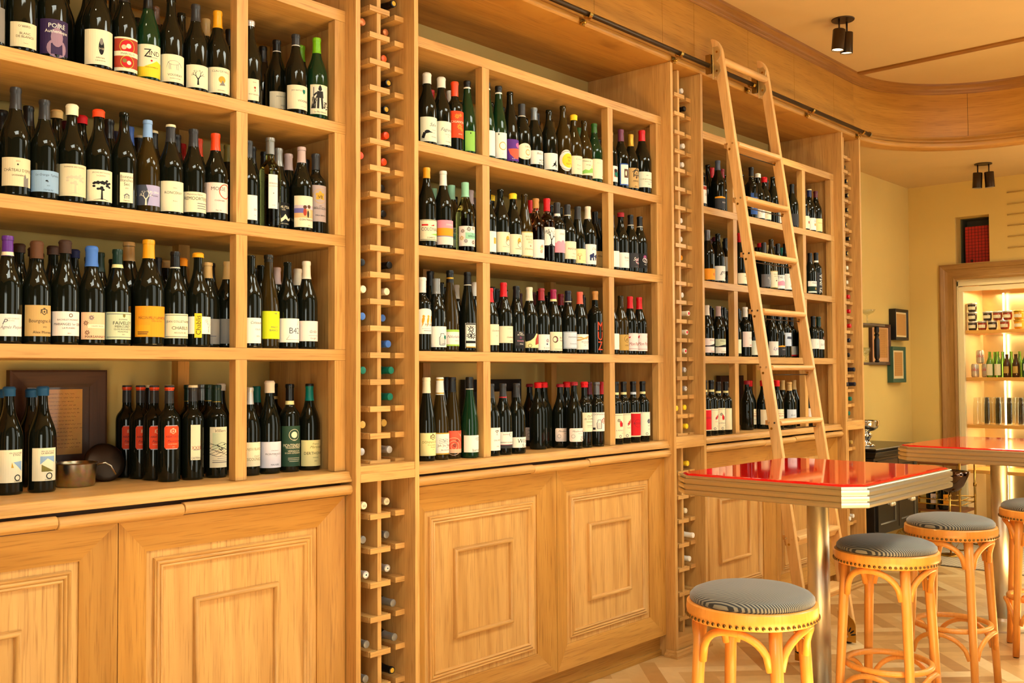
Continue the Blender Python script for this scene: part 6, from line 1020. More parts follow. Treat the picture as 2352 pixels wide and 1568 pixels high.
def build_tower(n):
    x0, x1 = TOWERS[n]; xm = (x0+x1)/2; T = .022
    t = thing('wine_rack_tower', (xm, .2, 0), f'tall narrow oak wine rack, the {TOWER_WORD[n]} of three, bottles lying in two columns', 'wine rack', 'tall narrow wine racks')
    for a, b in ((x0, x0+T), (x1-T, x1)):
        bm = BM(); box(bm, a, b, -.06, .488, .0005, 3.1245); part('side_panel', bm, oak('z'), t, .001)
    bm = BM(); box(bm, x0+T+.0004, x1-T-.0004, -.06, .45, 1.082, 1.114); box(bm, x0+T+.0004, x1-T-.0004, -.058, .45, 1.114, 1.142); part('shelf_board', bm, oak('x'), t, .001)
    bm = BM(); box(bm, x0+T, x1-T, .462, .486, .01, 3.12); part('back_panel', bm, oakd('z'), t)
    bm = BM(); box(bm, x0+T+.0004, x1-T-.0004, -.05, .45, .0005, .095); part('bottom_panel', bm, oak('x'), t, .001)
    bm = BM(); pr = [(0, .0005), (.02, .0005), (.02, .012), (.012, .022), (.01, .03), (.004, .036), (0, .036)]
    for (a, b, c) in ((x0-.0002, 1, -1), (x1+.0002, 1, 1)): extrude_poly(bm, [(a+c*d, z) for d, z in pr], 'y', -.0605, -.002) if 0 else None
    pth = [(x0-.0003, -.0, -1, 0), (x0-.0003, -.0603, -.8, -.8), (x1+.0003, -.0603, .8, -.8), (x1+.0003, 0, 1, 0)]
    sweep(bm, pth, pr); part('base_moulding', bm, oak('x'), t)
    for za, zb in ((1.1425, 3.1235), (.0955, 1.0815)):
        bm = BM(); box(bm, xm-.0095, xm+.0095, -.006, .461, za, zb); part('divider', bm, oak('z'), t, .001)
    zs = [1.154+.1023*k for k in range(19)] + [.953-.1285*k for k in range(7)]
    for k, z in enumerate(zs):
        if z-.021 < 1.143 and z > 1.1: z0_ = 1.1425
        else: z0_ = z-.021
        for a, b in ((xm-.05, xm+.05), (x0+T+.0003, x0+T+.047), (x1-T-.047, x1-T-.0003)):
            bm = BM()
            if a < xm < b: box(bm, a, xm-.0096, 0, .40, z0_, z); box(bm, xm+.0096, b, 0, .40, z0_, z); box(bm, a, b, -.0125, -.0062, z0_, z)
            else: box(bm, a, b, .002, .40, z0_, z)
            part('slat', bm, oak('x'), t, .0008)
    return t
for nm in ('left', 'middle', 'far'): build_bay(nm); build_cabinet(nm)
for n in (1, 2, 3): build_tower(n)
build_bottles(); build_lying(); build_deep()
# ---------------------------------------------------------------- library ladder on its rail
RZ, RY = 3.165, -.102
def build_rail():
    t = thing('ladder_rail', (5.0, RY, RZ), 'long dark brass rail for the ladder, running below the ceiling panels', 'rail')
    bm = BM(); cyl(bm, (-.2, RY, RZ), (6.93, RY, RZ), .0125, 16); part('rail_tube', bm, BRONZE(), t)
    bm = BM(); cyl(bm, (6.931, RY, RZ), (6.945, RY, RZ), .019, 18); part('end_cap', bm, ABRASS(), t)
    for x in (.55, 1.33, 2.12, 2.9, 3.685, 4.468, 5.244, 6.024, 6.81):
        bm = BM()
        box(bm, x-.02, x+.02, -.066, -.0625, RZ-.045, RZ-.012)
        cyl(bm, (x, -.066, RZ-.034), (x, RY+.012, RZ-.034), .007, 10)
        pts = [(x+.0, RY+.0205*math.cos(a), RZ+.0205*math.sin(a)) for a in [math.pi*(0.02-k/14*1.05) for k in range(15)]]
        for p, q in zip(pts, pts[1:]):
            y0, z0, y1, z1 = p[1], p[2], q[1], q[2]; d = math.hypot(y1-y0, z1-z0); ny, nz = -(z1-z0)/d*.0022, (y1-y0)/d*.0022
            extrude_poly(bm, [(y0+ny, z0+nz), (y1+ny, z1+nz), (y1-ny, z1-nz), (y0-ny, z0-nz)], 'x', x-.011, x+.011)
        part('bracket', bm, BRASS(), t)
def yf(z): return -.276-(2.55-z)*.150        # front edge of the leaning stiles
def build_ladder():
    t = thing('rolling_ladder', (5.05, -.6, 0), 'tall pale oak library ladder leaning from its rail over the far bay', 'ladder')
    D = .058; X = ((4.779, 4.807), (5.294, 5.322)); ow = wood('pale_oak', 'z', (170,116,58), (218,168,100), (232,190,126))
    owx = wood('pale_oak', 'x', (170,116,58), (218,168,100), (232,190,126))
    rungs = [.33, .636, .932, 1.228, 1.518, 1.818, 2.126, 2.428, 2.731]
    for s, (a, b) in enumerate(X):
        zt = 3.315; zb = .05
        out = [(yf(zb), zb), (yf(zt-.10), zt-.10)]
        for k in range(1, 9): u = k/8; out.append((yf(zt-.10+.1*u)+D*(1-math.cos(u*math.pi/2)), zt-.10+.1*math.sin(u*math.pi/2)))
        out += [(yf(zt-.1)+D, zt-.08), (yf(zb)+D, zb)]
        bm = BM(); extrude_poly(bm, out, 'x', a, b); st = part('stile', bm, ow, t, .0035)
        for z in rungs:
            for dy, dz in ((.016, -.012), (.049, -.012), (.034, -.042)):
                bm = BM(); cyl(bm, (a-.0015, yf(z)+dy, z+dz), (a+.002, yf(z)+dy, z+dz), .0052 if dz > -.03 else .0065, 12); part('screw', bm, CHROME() if dz > -.03 else BRASS(), st)
    for z in rungs:
        a, b = X[0][1]+.0005, X[1][0]-.0005; y = yf(z); low = z < .7
        pr = [(y-.012, z-.014), (y-.009, z-.005), (y, z), (y+.085, z), (y+.085, z-.026), (y, z-.028), (y-.009, z-.023)]
        bm = BM(); extrude_poly(bm, pr, 'x', a, b)
        if low: extrude_poly(bm, [(y+.004, z-.028), (y+.078, z-.028), (y+.07, z-.055), (y+.018, z-.055)], 'x', a, b)
        part('rung', bm, owx, t, .002)
        bm = BM(); cyl(bm, (X[0][1], y+.034, z-.052), (X[1][0], y+.034, z-.052), .003, 8); part('tie_rod', bm, BRONZE(), t)
    bm = BM(); z = 3.19; cyl(bm, (X[0][1], yf(z)+.02, z), (X[1][0], yf(z)+.02, z), .02, 18); part('top_bar', bm, owx, t)
    for a, b in X:
        # brass roller hanger on the outer face, hooking over the rail
        bm = BM(); z0 = 3.10; ya = yf(3.17)+.002
        pl = [(ya+.058, z0), (ya+.058, z0+.165), (ya+.03, z0+.165), (ya+.012, z0+.14), (ya+.016, z0+.112), (ya+.036, z0+.085), (ya+.016, z0+.055), (ya+.012, z0+.025), (ya+.03, z0)]
        extrude_poly(bm, pl, 'x', a-.004, a-.0005)
        box(bm, a-.008, a-.0005, ya+.0575, ya+.0625, z0-.012, z0+.165)
        h = part('roller_hanger', bm, plain('pale_brass', (226,206,150), .3, .8), t, .0012)
        bm = BM(); box(bm, a-.0205, a-.0185, RY-.016, RY+.018, z0+.02, z0+.125); box(bm, a-.0085, a-.0065, RY-.016, RY+.018, z0+.02, z0+.125); box(bm, a-.0185, a-.0085, RY-.016, RY+.018, z0+.123, z0+.125)
        part('roller_cage', bm, ABRASS(), h)
        bm = BM(); cyl(bm, (a-.0183, RY, RZ+.0275), (a-.0087, RY, RZ+.0275), .0145, 18); part('roller', bm, BRONZE(), h)
        for dz in (.03, .135):
            bm = BM(); cyl(bm, (a-.0065, ya+.035, z0+dz), (a-.004, ya+.035, z0+dz), .006, 12); part('screw', bm, BRASS(), h)
        # wheel and pierced brass foot
        y0 = yf(.1); bm = BM()
        pts = [(y0-.012, .012), (y0-.012, .10)] + [(y0-.012+.10*(1-math.cos(k*math.pi/16)), .10+.07*math.sin(k*math.pi/16)) for k in range(1, 9)] + [(y0+.088, .012)]
        extrude_poly(bm, pts, 'x', a-.006, a-.0008); f = part('wheel_guard', bm, BRASS(), t, .001)
        bm = BM()
        for k in range(7):
            an = math.pi*(.08+k*.14); cx, cz = y0+.036, .045
            e = [(cx+(.02+.016)*math.cos(an)+.016*math.cos(q*math.pi/5)*math.cos(an)-.0045*math.sin(q*math.pi/5)*math.sin(an), cz+(.02+.016)*math.sin(an)+.016*math.cos(q*math.pi/5)*math.sin(an)+.0045*math.sin(q*math.pi/5)*math.cos(an)) for q in range(10)]
            extrude_poly(bm, e, 'x', a-.0068, a-.0058)
        part('fan_piercing', bm, plain('black_gap', (12,10,8), .7), f)
        bm = BM(); cyl(bm, (a-.008, y0+.036, .04), (a-.005, y0+.036, .04), .007, 14); part('axle_bolt', bm, CHROME(), f)
        bm = BM(); cyl(bm, (a+.004, y0+.036, .0385), (a+.022, y0+.036, .0385), .038, 28); part('wheel', bm, plain('rubber', (24,22,20), .7), t)
build_rail(); build_ladder()

# ---------------------------------------------------------------- bar tables and stools
def oct_pts(w, h, c): return [(-w, -h+c), (-w+c, -h), (w-c, -h), (w, -h+c), (w, h-c), (w-c, h), (-w+c, h), (-w, h-c)]
def loft(bm, rings, capb=True, capt=True, mfun=None, smooth=False):
    V = [[bm.verts.new(p) for p in r] for r in rings]; n = len(V[0])
    for i, (a, b) in enumerate(zip(V, V[1:])):
        for k in range(n):
            f = bm.faces.new((a[k], a[(k+1) % n], b[(k+1) % n], b[k])); f.smooth = smooth
            if mfun: f.material_index = mfun(i)
    if capb: bm.faces.new(V[0][::-1])
    if capt: bm.faces.new(V[-1])
def build_table():
    t = thing('bar_table', (4.089, -1.014, 0), 'red-topped bar table with ribbed metal edge, the nearer one', 'table', 'red bar tables')
    t.rotation_euler = (0, 0, 0); w, h, c = .507, .398, .065
    def ring(d, z): return [(x, y, z) for x, y in oct_pts(w+d, h+d, c+d*.6)]
    red = plain('red_laminate', (206,16,12), .05, 0, .5, noise=.04)
    def add(name, bm, mat, **k):
        o = link(name, mesh_of(name, bm, mat, True, k.get('smooth')), t)
        if k.get('bevel'):
            md = o.modifiers.new('bevel', 'BEVEL'); md.width = k['bevel']; md.segments = 2; md.limit_method = 'ANGLE'
        return o
    bm = BM(); loft(bm, [ring(0, 1.03), ring(0, 1.053), ring(-.008, 1.0585), ring(-.022, 1.06)]); add('tabletop', bm, red)
    zz = [(.0006, .972), (.010, .973)]
    for k in range(3):
        z = .977+.0235*k; zz += [(.016, z), (.017, z+.009), (.016, z+.017), (.007, z+.0185), (.007, z+.0228)]
    zz += [(.014, 1.048), (.012, 1.0525), (.0006, 1.053)]
    bm = BM(); loft(bm, [ring(d, z) for d, z in zz], True, False); add('edge_band', bm, plain('ribbed_aluminium', (216,204,176), .3, 1))
    bm = BM(); lathe(bm, [(.047, .03), (.046, .968)], 40); lathe(bm, [(.1, .955), (.1, .9715)], 32); add('pole', bm, STEEL())
    bm = BM(); lathe(bm, [(.182, .0005), (.182, .01), (.165, .018), (.1, .026), (.052, .034), (.048, .05)], 48); add('table_base', bm, STEEL(), smooth=40)
    return t
tb = build_table(); tb2 = copy_tree(tb); tb2.location = (6.25, -1.12, 0); tb2['label'] = 'red-topped bar table with ribbed metal edge, farther one beside the glass fridge'
def build_stool():
    t = thing('bar_stool', (0, 0, 0), 'bentwood bar stool with striped round seat, nearest to the camera', 'stool', 'bentwood bar stools')
    bw = wood('beech', 'z', (172,98,28), (222,144,58), (232,160,76), .3, contrast=.5)
    def add(name, bm, mat, smooth=None, parent=None): return link(name, mesh_of(name, bm, mat, True, smooth), parent or t)
    m, tr, b = newmat('striped_upholstery'); N, L = tr.nodes.new, tr.links.new
    tc = N('ShaderNodeTexCoord'); sx = N('ShaderNodeSeparateXYZ'); L(tc.outputs['Object'], sx.inputs[0])
    mu = N('ShaderNodeMath'); mu.operation = 'MULTIPLY'; mu.inputs[1].default_value = 2*math.pi/.0068; L(sx.outputs[0], mu.inputs[0])
    sn = N('ShaderNodeMath'); sn.operation = 'SINE'; L(mu.outputs[0], sn.inputs[0])
    r = N('ShaderNodeValToRGB'); r.color_ramp.elements[0].position = .38; r.color_ramp.elements[0].color = (*lin((22,24,26)), 1); r.color_ramp.elements[1].position = .62; r.color_ramp.elements[1].color = (*lin((128,122,104)), 1)
    mr = N('ShaderNodeMapRange'); mr.inputs[1].default_value = -1; L(sn.outputs[0], mr.inputs[0]); L(mr.outputs[0], r.inputs[0]); L(r.outputs[0], b.inputs['Base Color'])
    b.inputs['Roughness'].default_value = .6; b.inputs['Sheen Weight'].default_value = .3
    bm = BM(); lathe(bm, [(.19, .748), (.196, .757), (.195, .768), (.185, .779), (.16, .789), (.12, .797), (.07, .8015), (0, .803)], 56, capt=False); add('seat_cushion', bm, m)
    bm = BM(); lathe(bm, [(.19, .70), (.201, .70), (.205, .705), (.207, .73), (.205, .748), (.2, .752), (.185, .752), (.185, .70)], 56, capb=False, capt=False)
    bmesh.ops.bridge_loops(bm, edges=[e for e in bm.edges if e.is_boundary]); rg = add('seat_ring', bm, bw, 40)
    bm = BM(); lathe(bm, [(0.0062 if 0 else .0058, 0), (.0052, .0022), (.003, .0036), (0, .0042)], 10, capt=False); nail = mesh_of('nailhead', bm, plain('antique_brass', (120,92,48), .35, 1))
    nn = 66
    for k in range(nn):
        a = 2*math.pi*k/nn; o = link('nailhead', nail, rg, (.2068*math.cos(a), .2068*math.sin(a), .7105))
        o.rotation_euler = (0, math.pi/2, a)
    LA = [R(52+90*k) for k in range(4)]
    def P(a, r_, z): return (r_*math.cos(a), r_*math.sin(a), z)
    def lr(z): return .172+(.70-z)*.062
    for a in LA:
        bm = BM(); tube(bm, [P(a, lr(z), z) for z in (.004, .25, .5, .699)], [.0165, .018, .0195, .0205], 16); lg = add('leg', bm, bw)
        bm = BM(); lathe(bm, [(.014, .0003), (.014, .006)], 14, P(a, lr(0), 0)); add('foot_glide', bm, plain('rubber', (24,22,20), .7), None, lg)
    for k in range(4):
        a0 = LA[k]; a1 = a0+math.pi/2
        pts = []
        for i in range(17):
            u = i/16; a = a0+(a1-a0)*(.06+.88*u); zz_ = .575+.113*math.sin(math.pi*u)**.55; rad = .176-.012*math.sin(math.pi*u)
            # chord between legs with the crown tucked under the ring
            q0 = Vector(P(a0+.1, lr(.6)-.004, 0)); q1 = Vector(P(a1-.1, lr(.6)-.004, 0)); c = q0.lerp(q1, u); n = c.normalized(); c += n*.045*math.sin(math.pi*u)
            pts.append((c.x, c.y, zz_))
        bm = BM(); tube(bm, pts, .0125, 12); ar = add('arch_brace', bm, bw)
        for q in (pts[1], pts[-2]):
            bm = BM(); v = Vector((q[0], q[1], 0)).normalized(); cyl(bm, (q[0]-v.x*.014, q[1]-v.y*.014, q[2]+.01), (q[0]-v.x*.0115, q[1]-v.y*.0115, q[2]+.01), .005, 10); add('screw', bm, CHROME(), None, ar)
        pts = []
        for i in range(15):
            u = i/14; q0 = Vector(P(a0+.09, lr(.2)-.004, 0)); q1 = Vector(P(a1-.09, lr(.2)-.004, 0)); c = q0.lerp(q1, u); n = c.normalized(); c += n*.03*math.sin(math.pi*u)
            pts.append((c.x, c.y, .165+.105*math.sin(math.pi*u)**.6))
        bm = BM(); tube(bm, pts, .0105, 12); add('lower_brace', bm, bw)
    bm = BM(); tube(bm, [P(2*math.pi*i/48, lr(.29)-.03, .288) for i in range(48)], .0125, 12, True); add('foot_ring', bm, bw)
    return t
s1 = build_stool(); s1.location = (2.90, -1.346, 0)
for (x, y, a, lb) in ((4.096, -1.306, -7, 'bentwood bar stool with striped round seat, second one, under the nearer table'), (4.936, -1.281, -8, 'bentwood bar stool with striped round seat, third one, between the two tables'), (5.80, -1.46, 14, 'bentwood bar stool half cut off by the right picture edge')):
    o = copy_tree(s1); o.location = (x, y, 0); o.rotation_euler = (0, 0, R(a)); o['label'] = lb

# ---------------------------------------------------------------- ceiling spotlights
def build_light():
    t = thing('ceiling_spotlight', (0, 0, 0), 'bronze twin spotlight on the main ceiling above the ladder', 'ceiling light', 'bronze twin spotlights')
    br = BRONZE()
    bm = BM(); lathe(bm, [(.066, -.006), (.068, -.003), (.068, -.0002)], 40); link('canopy', mesh_of('canopy', bm, br), t)
    lamp = plain('lamp_lens', (255,220,150), .4, emit=(1, .76, .42), estr=6, noise=0)
    for x, tilt in ((-.041, 3), (.041, -3)):
        bm = BM(); cyl(bm, (x, 0, -.006), (x, 0, -.075), .0055, 12); st = link('stem', mesh_of('stem', bm, br), t)
        bm = BM(); lathe(bm, [(.0, 0), (.034, 0), (.0365, -.003), (.0365, -.125), (.033, -.125), (.033, -.112), (0, -.112)], 32, capb=False, capt=False)
        h = link('lamp_head', mesh_of('lamp_head', bm, br, True, 40), t, (x, 0, -.07)); h.rotation_euler = (R(4), R(tilt), 0)
        bm = BM(); lathe(bm, [(0, -.1135), (.0325, -.1135), (.0325, -.118), (0, -.120)], 24, capb=False, capt=False); link('lens', mesh_of('lens', bm, lamp), h)
    return t
L1 = build_light(); L1.location = (5.757, -.436, 3.6); L1.rotation_euler = (0, 0, R(-8.5))
L2 = copy_tree(L1); L2.location = (8.566, -.374, 3.165); L2.rotation_euler = (0, 0, R(-73)); L2['label'] = 'bronze twin spotlight on the lower alcove ceiling near the fridge'
for q, tx, ty, w in ((L1, .1, .35, 40), (L2, .45, .0, 44)):
    x, y, z = q.location; spot('spotlight_lamp', (x, y, z-.2), (x+tx, y+ty, 0), w, WARM, 95, .8, .03)
# ---------------------------------------------------------------- things on the counters
def build_small():
    dw = wood('walnut', 'z', (34,16,6), (62,34,14), (76,44,20), .6); dwx = wood('walnut', 'x', (34,16,6), (62,34,14), (76,44,20), .6)
    def picture(name, x0, x1, z0, z1, y, fw, fd, mats, label, matw=0, mat=None, paper=(206,160,92), lines=0, glass=True, cat='framed picture'):
        """hung or leaning flat on the back wall; y is its back"""
        t = thing(name, ((x0+x1)/2, y, z0), label, cat)
        bm = BM(); rect_frame(bm, x0, x1, z0, z1, fw, [(0, y), (0, y-fd), (.12, y-fd-.002), (.8, y-fd+.004), (1, y-fd+.008), (1, y)])
        bm.faces.ensure_lookup_table(); part('frame', bm, list(mats), t)
        bm = BM(); box(bm, x0+fw-.001, x1-fw+.001, y-fd+.010, y-fd+.02, z0+fw-.001, z1-fw+.001); part('mount', bm, mat or plain('cream_mount', (226,206,160), .7), t)
        if matw:
            a, b, c, d = matw; bm = BM(); box(bm, a, b, y-fd+.0078, y-fd+.0098, c, d)
            if lines:
                rnd = random.Random(4)
                for i in range(lines):
                    zz = d-(d-c)*(.07+.88*i/lines); xx = a+(b-a)*rnd.uniform(.03, .12); end = a+(b-a)*rnd.uniform(.72, .96)
                    while xx < end:
                        w_ = (b-a)*rnd.uniform(.04, .13); hh = (d-c)*.006
                        pts = [(xx+w_*k/6, zz+hh*1.6*math.sin(k*2.1+i)) for k in range(7)]
                        for pl in strip(pts, hh*.35): 
                            f = bm.faces.new([bm.verts.new((p, y-fd+.0076, q)) for p, q in pl]); f.material_index = 1
                        xx += w_*1.3
            part('letter', bm, [plain('old_paper'+name, paper, .8, noise=.2), ink('brown')], t)
        if glass:
            bm = BM(); bm.faces.new([bm.verts.new(p) for p in ((x0+fw, y-fd+.005, z0+fw), (x1-fw, y-fd+.005, z0+fw), (x1-fw, y-fd+.005, z1-fw), (x0+fw, y-fd+.005, z1-fw))]); part('glazing', bm, thin('picture_glass'), t)
        return t
    picture('framed_letter', 1.311, 1.636, CT+.001, 1.5, .474, .058, .03, (dwx, dw), 'handwritten letter in a wide dark wood frame behind the left counter bottles', (1.421, 1.553, 1.215, 1.435), plain('dark_mount', (66,40,24), .6), (196,140,70), 15)
    picture('framed_picture', 3.402, 3.811, CT+.001, 1.452, .474, .06, .03, (plain('black_frame', (22,18,16), .4), plain('black_frame', (22,18,16), .4)), 'small black-framed picture behind the middle counter bottles', (3.6, 3.745, 1.2, 1.391), plain('dark_mount2', (34,26,20), .6), (206,176,116), 0)
    picture('framed_picture', 5.78, 6.085, CT+.001, 1.459, .474, .05, .03, (dwx, dw), 'dark-framed picture behind the far counter bottles', (5.86, 6.0, 1.2, 1.38), plain('dark_mount', (66,40,24), .6), (120,90,60), 0)
    bm = BM(); box(bm, 4.99, 5.17, .30, .44, CT+.0005, CT+.35); o = part('grey_box', bm, plain('grey_card', (150,134,112), .6), None, .002); tag(o, 'plain grey box behind the bottles, left end of the far counter', 'box') if 0 else bpy.data.objects.remove(o)
    # saucepan
    met = plain('worn_steel', (196,180,150), .28, 1, noise=.5)
    px, py = 1.455, .285
    t = thing('saucepan', (px, py, CT), 'small worn metal saucepan on the left counter before the framed letter', 'pan')
    bm = BM(); lathe(bm, [(.0, .0005), (.056, .0005), (.06, .006), (.066, .072), (.069, .074), (.066, .076), (.0635, .072), (.057, .008), (0, .006)], 40, (px, py, CT), capb=False, capt=False); part('pan_body', bm, met, t, smooth=40)
    bm = BM(); tube(bm, [(px+.064, py-.008, CT+.064), (px+.09, py-.022, CT+.07), (px+.105, py-.03, CT+.058), (px+.12, py-.035, CT+.03)], .0035, 8); part('handle', bm, met, t)
    t = thing('pan_lid', (1.575, .36, CT), 'dark round pan lid leaning behind the saucepan', 'lid')
    bm = BM(); n = 36; rgs = []
    M_ = Matrix.Translation((1.585, .352, CT+.0665)) @ Matrix.Rotation(R(-22), 4, 'Y') @ Matrix.Rotation(R(68), 4, 'X')
    lathe(bm, [(.064, -.004), (.067, .0), (.064, .003), (.05, .007), (0, .010)], n, capt=False); bmesh.ops.transform(bm, matrix=M_, verts=bm.verts[:])
    zmin = min(v.co.z for v in bm.verts); bmesh.ops.translate(bm, vec=(0, 0, CT+.0005-zmin), verts=bm.verts[:]); part('lid_disc', bm, plain('dark_pan', (50,36,24), .35, .8), t)
    # ------------------------------------------------ alcove
    blk = plain('black_lacquer', (26,22,18), .28, 0, .5)
    sx0, sx1, sy0, sy1, zt = 7.07, 7.90, -.04, .46, .925
    t = thing('sideboard', ((sx0+sx1)/2, .2, 0), 'black panelled sideboard against the ochre alcove wall', 'sideboard')
    bm = BM(); box(bm, sx0, sx1, sy0, sy1, .3, .855); part('carcass', bm, blk, t, .003)
    bm = BM(); pr = [(.0, .8555), (.012, .858), (.014, .87), (.024, .885), (.03, .895), (.03, .9), (.018, .905), (.03, .912), (.034, .92), (.03, zt), (-.4, zt), (-.4, .8555)]
    for d_, z_ in (): pass
    out = lambda d, z: [(sx0-d, sy0-d, z), (sx1+d, sy0-d, z), (sx1+d, sy1+.012, z), (sx0-d, sy1+.012, z)]
    loft(bm, [out(d, z) for d, z in pr[:10]]); part('top', bm, blk, t, .001)
    for a, b in ((sx0+.03, (sx0+sx1)/2-.006), ((sx0+sx1)/2+.006, sx1-.03)):
        bm = BM(); rect_frame(bm, a, b, .33, .835, .055, [(0, sy0-.0005), (0, sy0-.016), (.8, sy0-.016), (.92, sy0-.008), (1, sy0-.006), (1, sy0-.0005)]); box(bm, a+.054, b-.054, sy0-.006, sy0-.0005, .384, .781); d = part('door', bm, blk, t)
        kz = .515
        for kx in ((a+b)/2-.017, (a+b)/2+.02):
            bm = BM(); ball(bm, (kx, sy0-.045, kz), .017, 1, 10); cyl(bm, (kx, sy0-.017, kz), (kx, sy0-.034, kz), .008, 10); part('crystal_knob', bm, plain('crystal', (.75,.66,.45), .06, .4, .8, noise=0), d)
    for x in (sx0+.03, sx1-.03):
        for y in (sy0+.03, sy1-.03):
            bm = BM(); lathe(bm, [(.014, .0005), (.022, .02), (.016, .05), (.024, .12), (.018, .16), (.026, .25), (.026, .2995)], 18, (x, y, 0)); part('leg', bm, blk, t, smooth=50)
    bx, by, bz = 7.33, .13, zt+.001
    t = thing('pedestal_bowl', (bx, by, bz), 'silver pedestal bowl standing on the black sideboard', 'bowl')
    bm = BM(); lathe(bm, [(0, 0), (.07, 0), (.072, .006), (.055, .014), (.04, .022), (.036, .05), (.05, .07), (.053, .085), (.04, .1), (.034, .108), (.07, .118), (.092, .135), (.1, .16), (.103, .185), (.106, .19), (.1, .187), (.09, .14), (.06, .122), (0, .118)], 44, (bx, by, bz), capb=False, capt=False); part('bowl', bm, CHROME(), t)
    pw = plain('black_frame', (22,18,16), .4)
    picture('framed_letter', 8.745, 9.04, 1.757, 2.032, .489, .028, .06, (pw, pw), 'black deep-framed letter, upper right on the alcove wall', (8.79, 9.0, 1.8, 1.99), None, (226,192,128), 12)
    gw = plain('green_frame', (48,84,66), .45)
    picture('framed_letter', 8.69, 8.99, 1.383, 1.699, .489, .034, .05, (gw, gw), 'green-framed letter below the black-framed one on the alcove wall', (8.75, 8.93, 1.44, 1.65), None, (232,212,160), 10)
    picture('framed_letter', 8.30, 8.71, 1.535, 1.89, .489, .03, .028, (dwx, dw), 'brown-framed letter behind the little wall shelf', (8.36, 8.65, 1.6, 1.85), plain('pink_mount', (212,160,110), .7), (224,188,124), 14)
    # little wall shelf with a turned post
    t = thing('wall_shelf', (8.0, .4, 1.54), 'dark two-tier wall shelf with a turned post in the alcove', 'shelf')
    dk = plain('dark_wood', (64,42,24), .45)
    ys = .24
    for z in (1.842, 1.535):
        bm = BM(); box(bm, 7.25, 8.03, ys, .455, z, z+.018); part('shelf_board', bm, dk, t, .002)
    bm = BM(); box(bm, 7.25, 7.95, .456, .488, 1.535, 1.86); part('shelf_back', bm, plaster('ochre_paint', (222,184,104)), t) if 0 else bm.free()
    for x in (7.28, 7.955):
        bm = BM(); lathe(bm, [(.016, .0185), (.02, .03), (.013, .04), (.02, .055), (.022, .07), (.022, .2), (.014, .225), (.022, .24), (.013, .255), (.02, .27), (.018, .3065)], 18, (x, ys+.04, 1.535)); part('turned_post', bm, pw, t, smooth=50)
    for x in (7.4, 7.75):
        bm = BM(); box(bm, x-.01, x+.01, .455, .4885, 1.53, 1.855); part('wall_bracket', bm, dk, t)
    def glass_thing(name, x, y, z, prof, label, cat='glass'):
        bm = BM(); lathe(bm, prof, 20, (0,0,0), capb=False, capt=False); o = link(name, mesh_of(name, bm, CLEAR()), None, (x, y, z)); tag(o, label, cat); return o
    glass_thing('crystal_coupe', 7.89, .33, 1.861, [(0,0),(.034,0),(.034,.004),(.006,.012),(.006,.07),(.02,.08),(.05,.095),(.066,.118),(.064,.118),(.046,.098),(0,.084)], 'cut crystal coupe on top of the wall shelf')
    glass_thing('crystal_goblet', 7.85, .33, 1.5535, [(0,0),(.032,0),(.032,.004),(.007,.014),(.007,.05),(.024,.062),(.034,.09),(.035,.12),(.033,.12),(.031,.09),(0,.064)], 'crystal goblet on the lower tier of the wall shelf')
    # niche panel and thin brass rails
    t = thing('red_panel', (XB+.15, -.1, 2.44), 'dark red gridded panel standing in the wall niche', 'panel')
    rp = plain('red_board', (176,30,14), .5); bm = BM(); x = XB+.13
    box(bm, x, x+.02, -.188, .035, 2.4375, 2.775); part('board', bm, [rp], t)
    bm = BM()
    for i in range(9):
        y = -.188+.223*i/8; box(bm, x-.0012, x-.0002, y-.0014, y+.0014, 2.4375, 2.775)
    for i in range(13):
        z = 2.4385+.336*i/12; box(bm, x-.0012, x-.0002, -.188, .035, z-.0014, z+.0014)
    box(bm, x-.0014, x-.0002, -.03, -.008, 2.455, 2.478)
    part('grid_lines', bm, plain('dark_red_line', (52,10,8), .6), t)
    for i, z in enumerate((3.017, 2.918, 2.826, 2.732, 2.637, 2.542)):
        t = thing('wall_rail', (XB-.02, -.9, z), f'thin brass rail on the far wall, {ORD[i]} from the top of six', 'rail', 'thin brass wall rails')
        bm = BM(); cyl(bm, (XB-.012, -1.6, z), (XB-.012, -.36, z), .0045, 8); part('rail_bar', bm, plain('pale_rail', (222,192,124), .4, .2), t)
        for y in (-.41, -1.5):
            bm = BM(); cyl(bm, (XB-.012, y, z), (XB-.0005, y, z), .004, 8); part('rail_pin', bm, BRONZE(), t)
    # ------------------------------------------------ glass-door fridge
    t = thing('display_fridge', (XB+.2, -.5, 0), 'lit glass-door fridge in a moulded oak surround on the far wall', 'fridge')
    yo, yi, zo, zi = .217, .077, 2.43, 2.295; y2 = -1.30
    pr = [(0, 0), (0, .03), (.1, .038), (.2, .034), (.3, .03), (.34, .022), (.5, .018), (.8, .02), (.88, .026), (1, .022), (1, 0)]
    bm = BM()
    def U(f, dx): i = (yo-yi)*f; return [(XB-.0005-dx, yo-i, .0005), (XB-.0005-dx, yo-i, zo-i), (XB-.0005-dx, y2-(yo-yi)+i, zo-i), (XB-.0005-dx, y2-(yo-yi)+i, .0005)]
    V = [[bm.verts.new(p) for p in U(f, dx)] for f, dx in pr]
    for a, b in zip(V, V[1:]):
        for k in range(3): bm.faces.new((a[k], a[k+1], b[k+1], b[k])).material_index = 1 if k == 1 else 0
    part('oak_surround', bm, [wood('casing_oak', 'z', (100,64,24), (150,108,54), (170,126,68)), wood('casing_oak', 'y', (100,64,24), (150,108,54), (170,126,68))], t)
    cr = plain('cream_enamel', (226,208,160), .4)
    XF = XB+.02
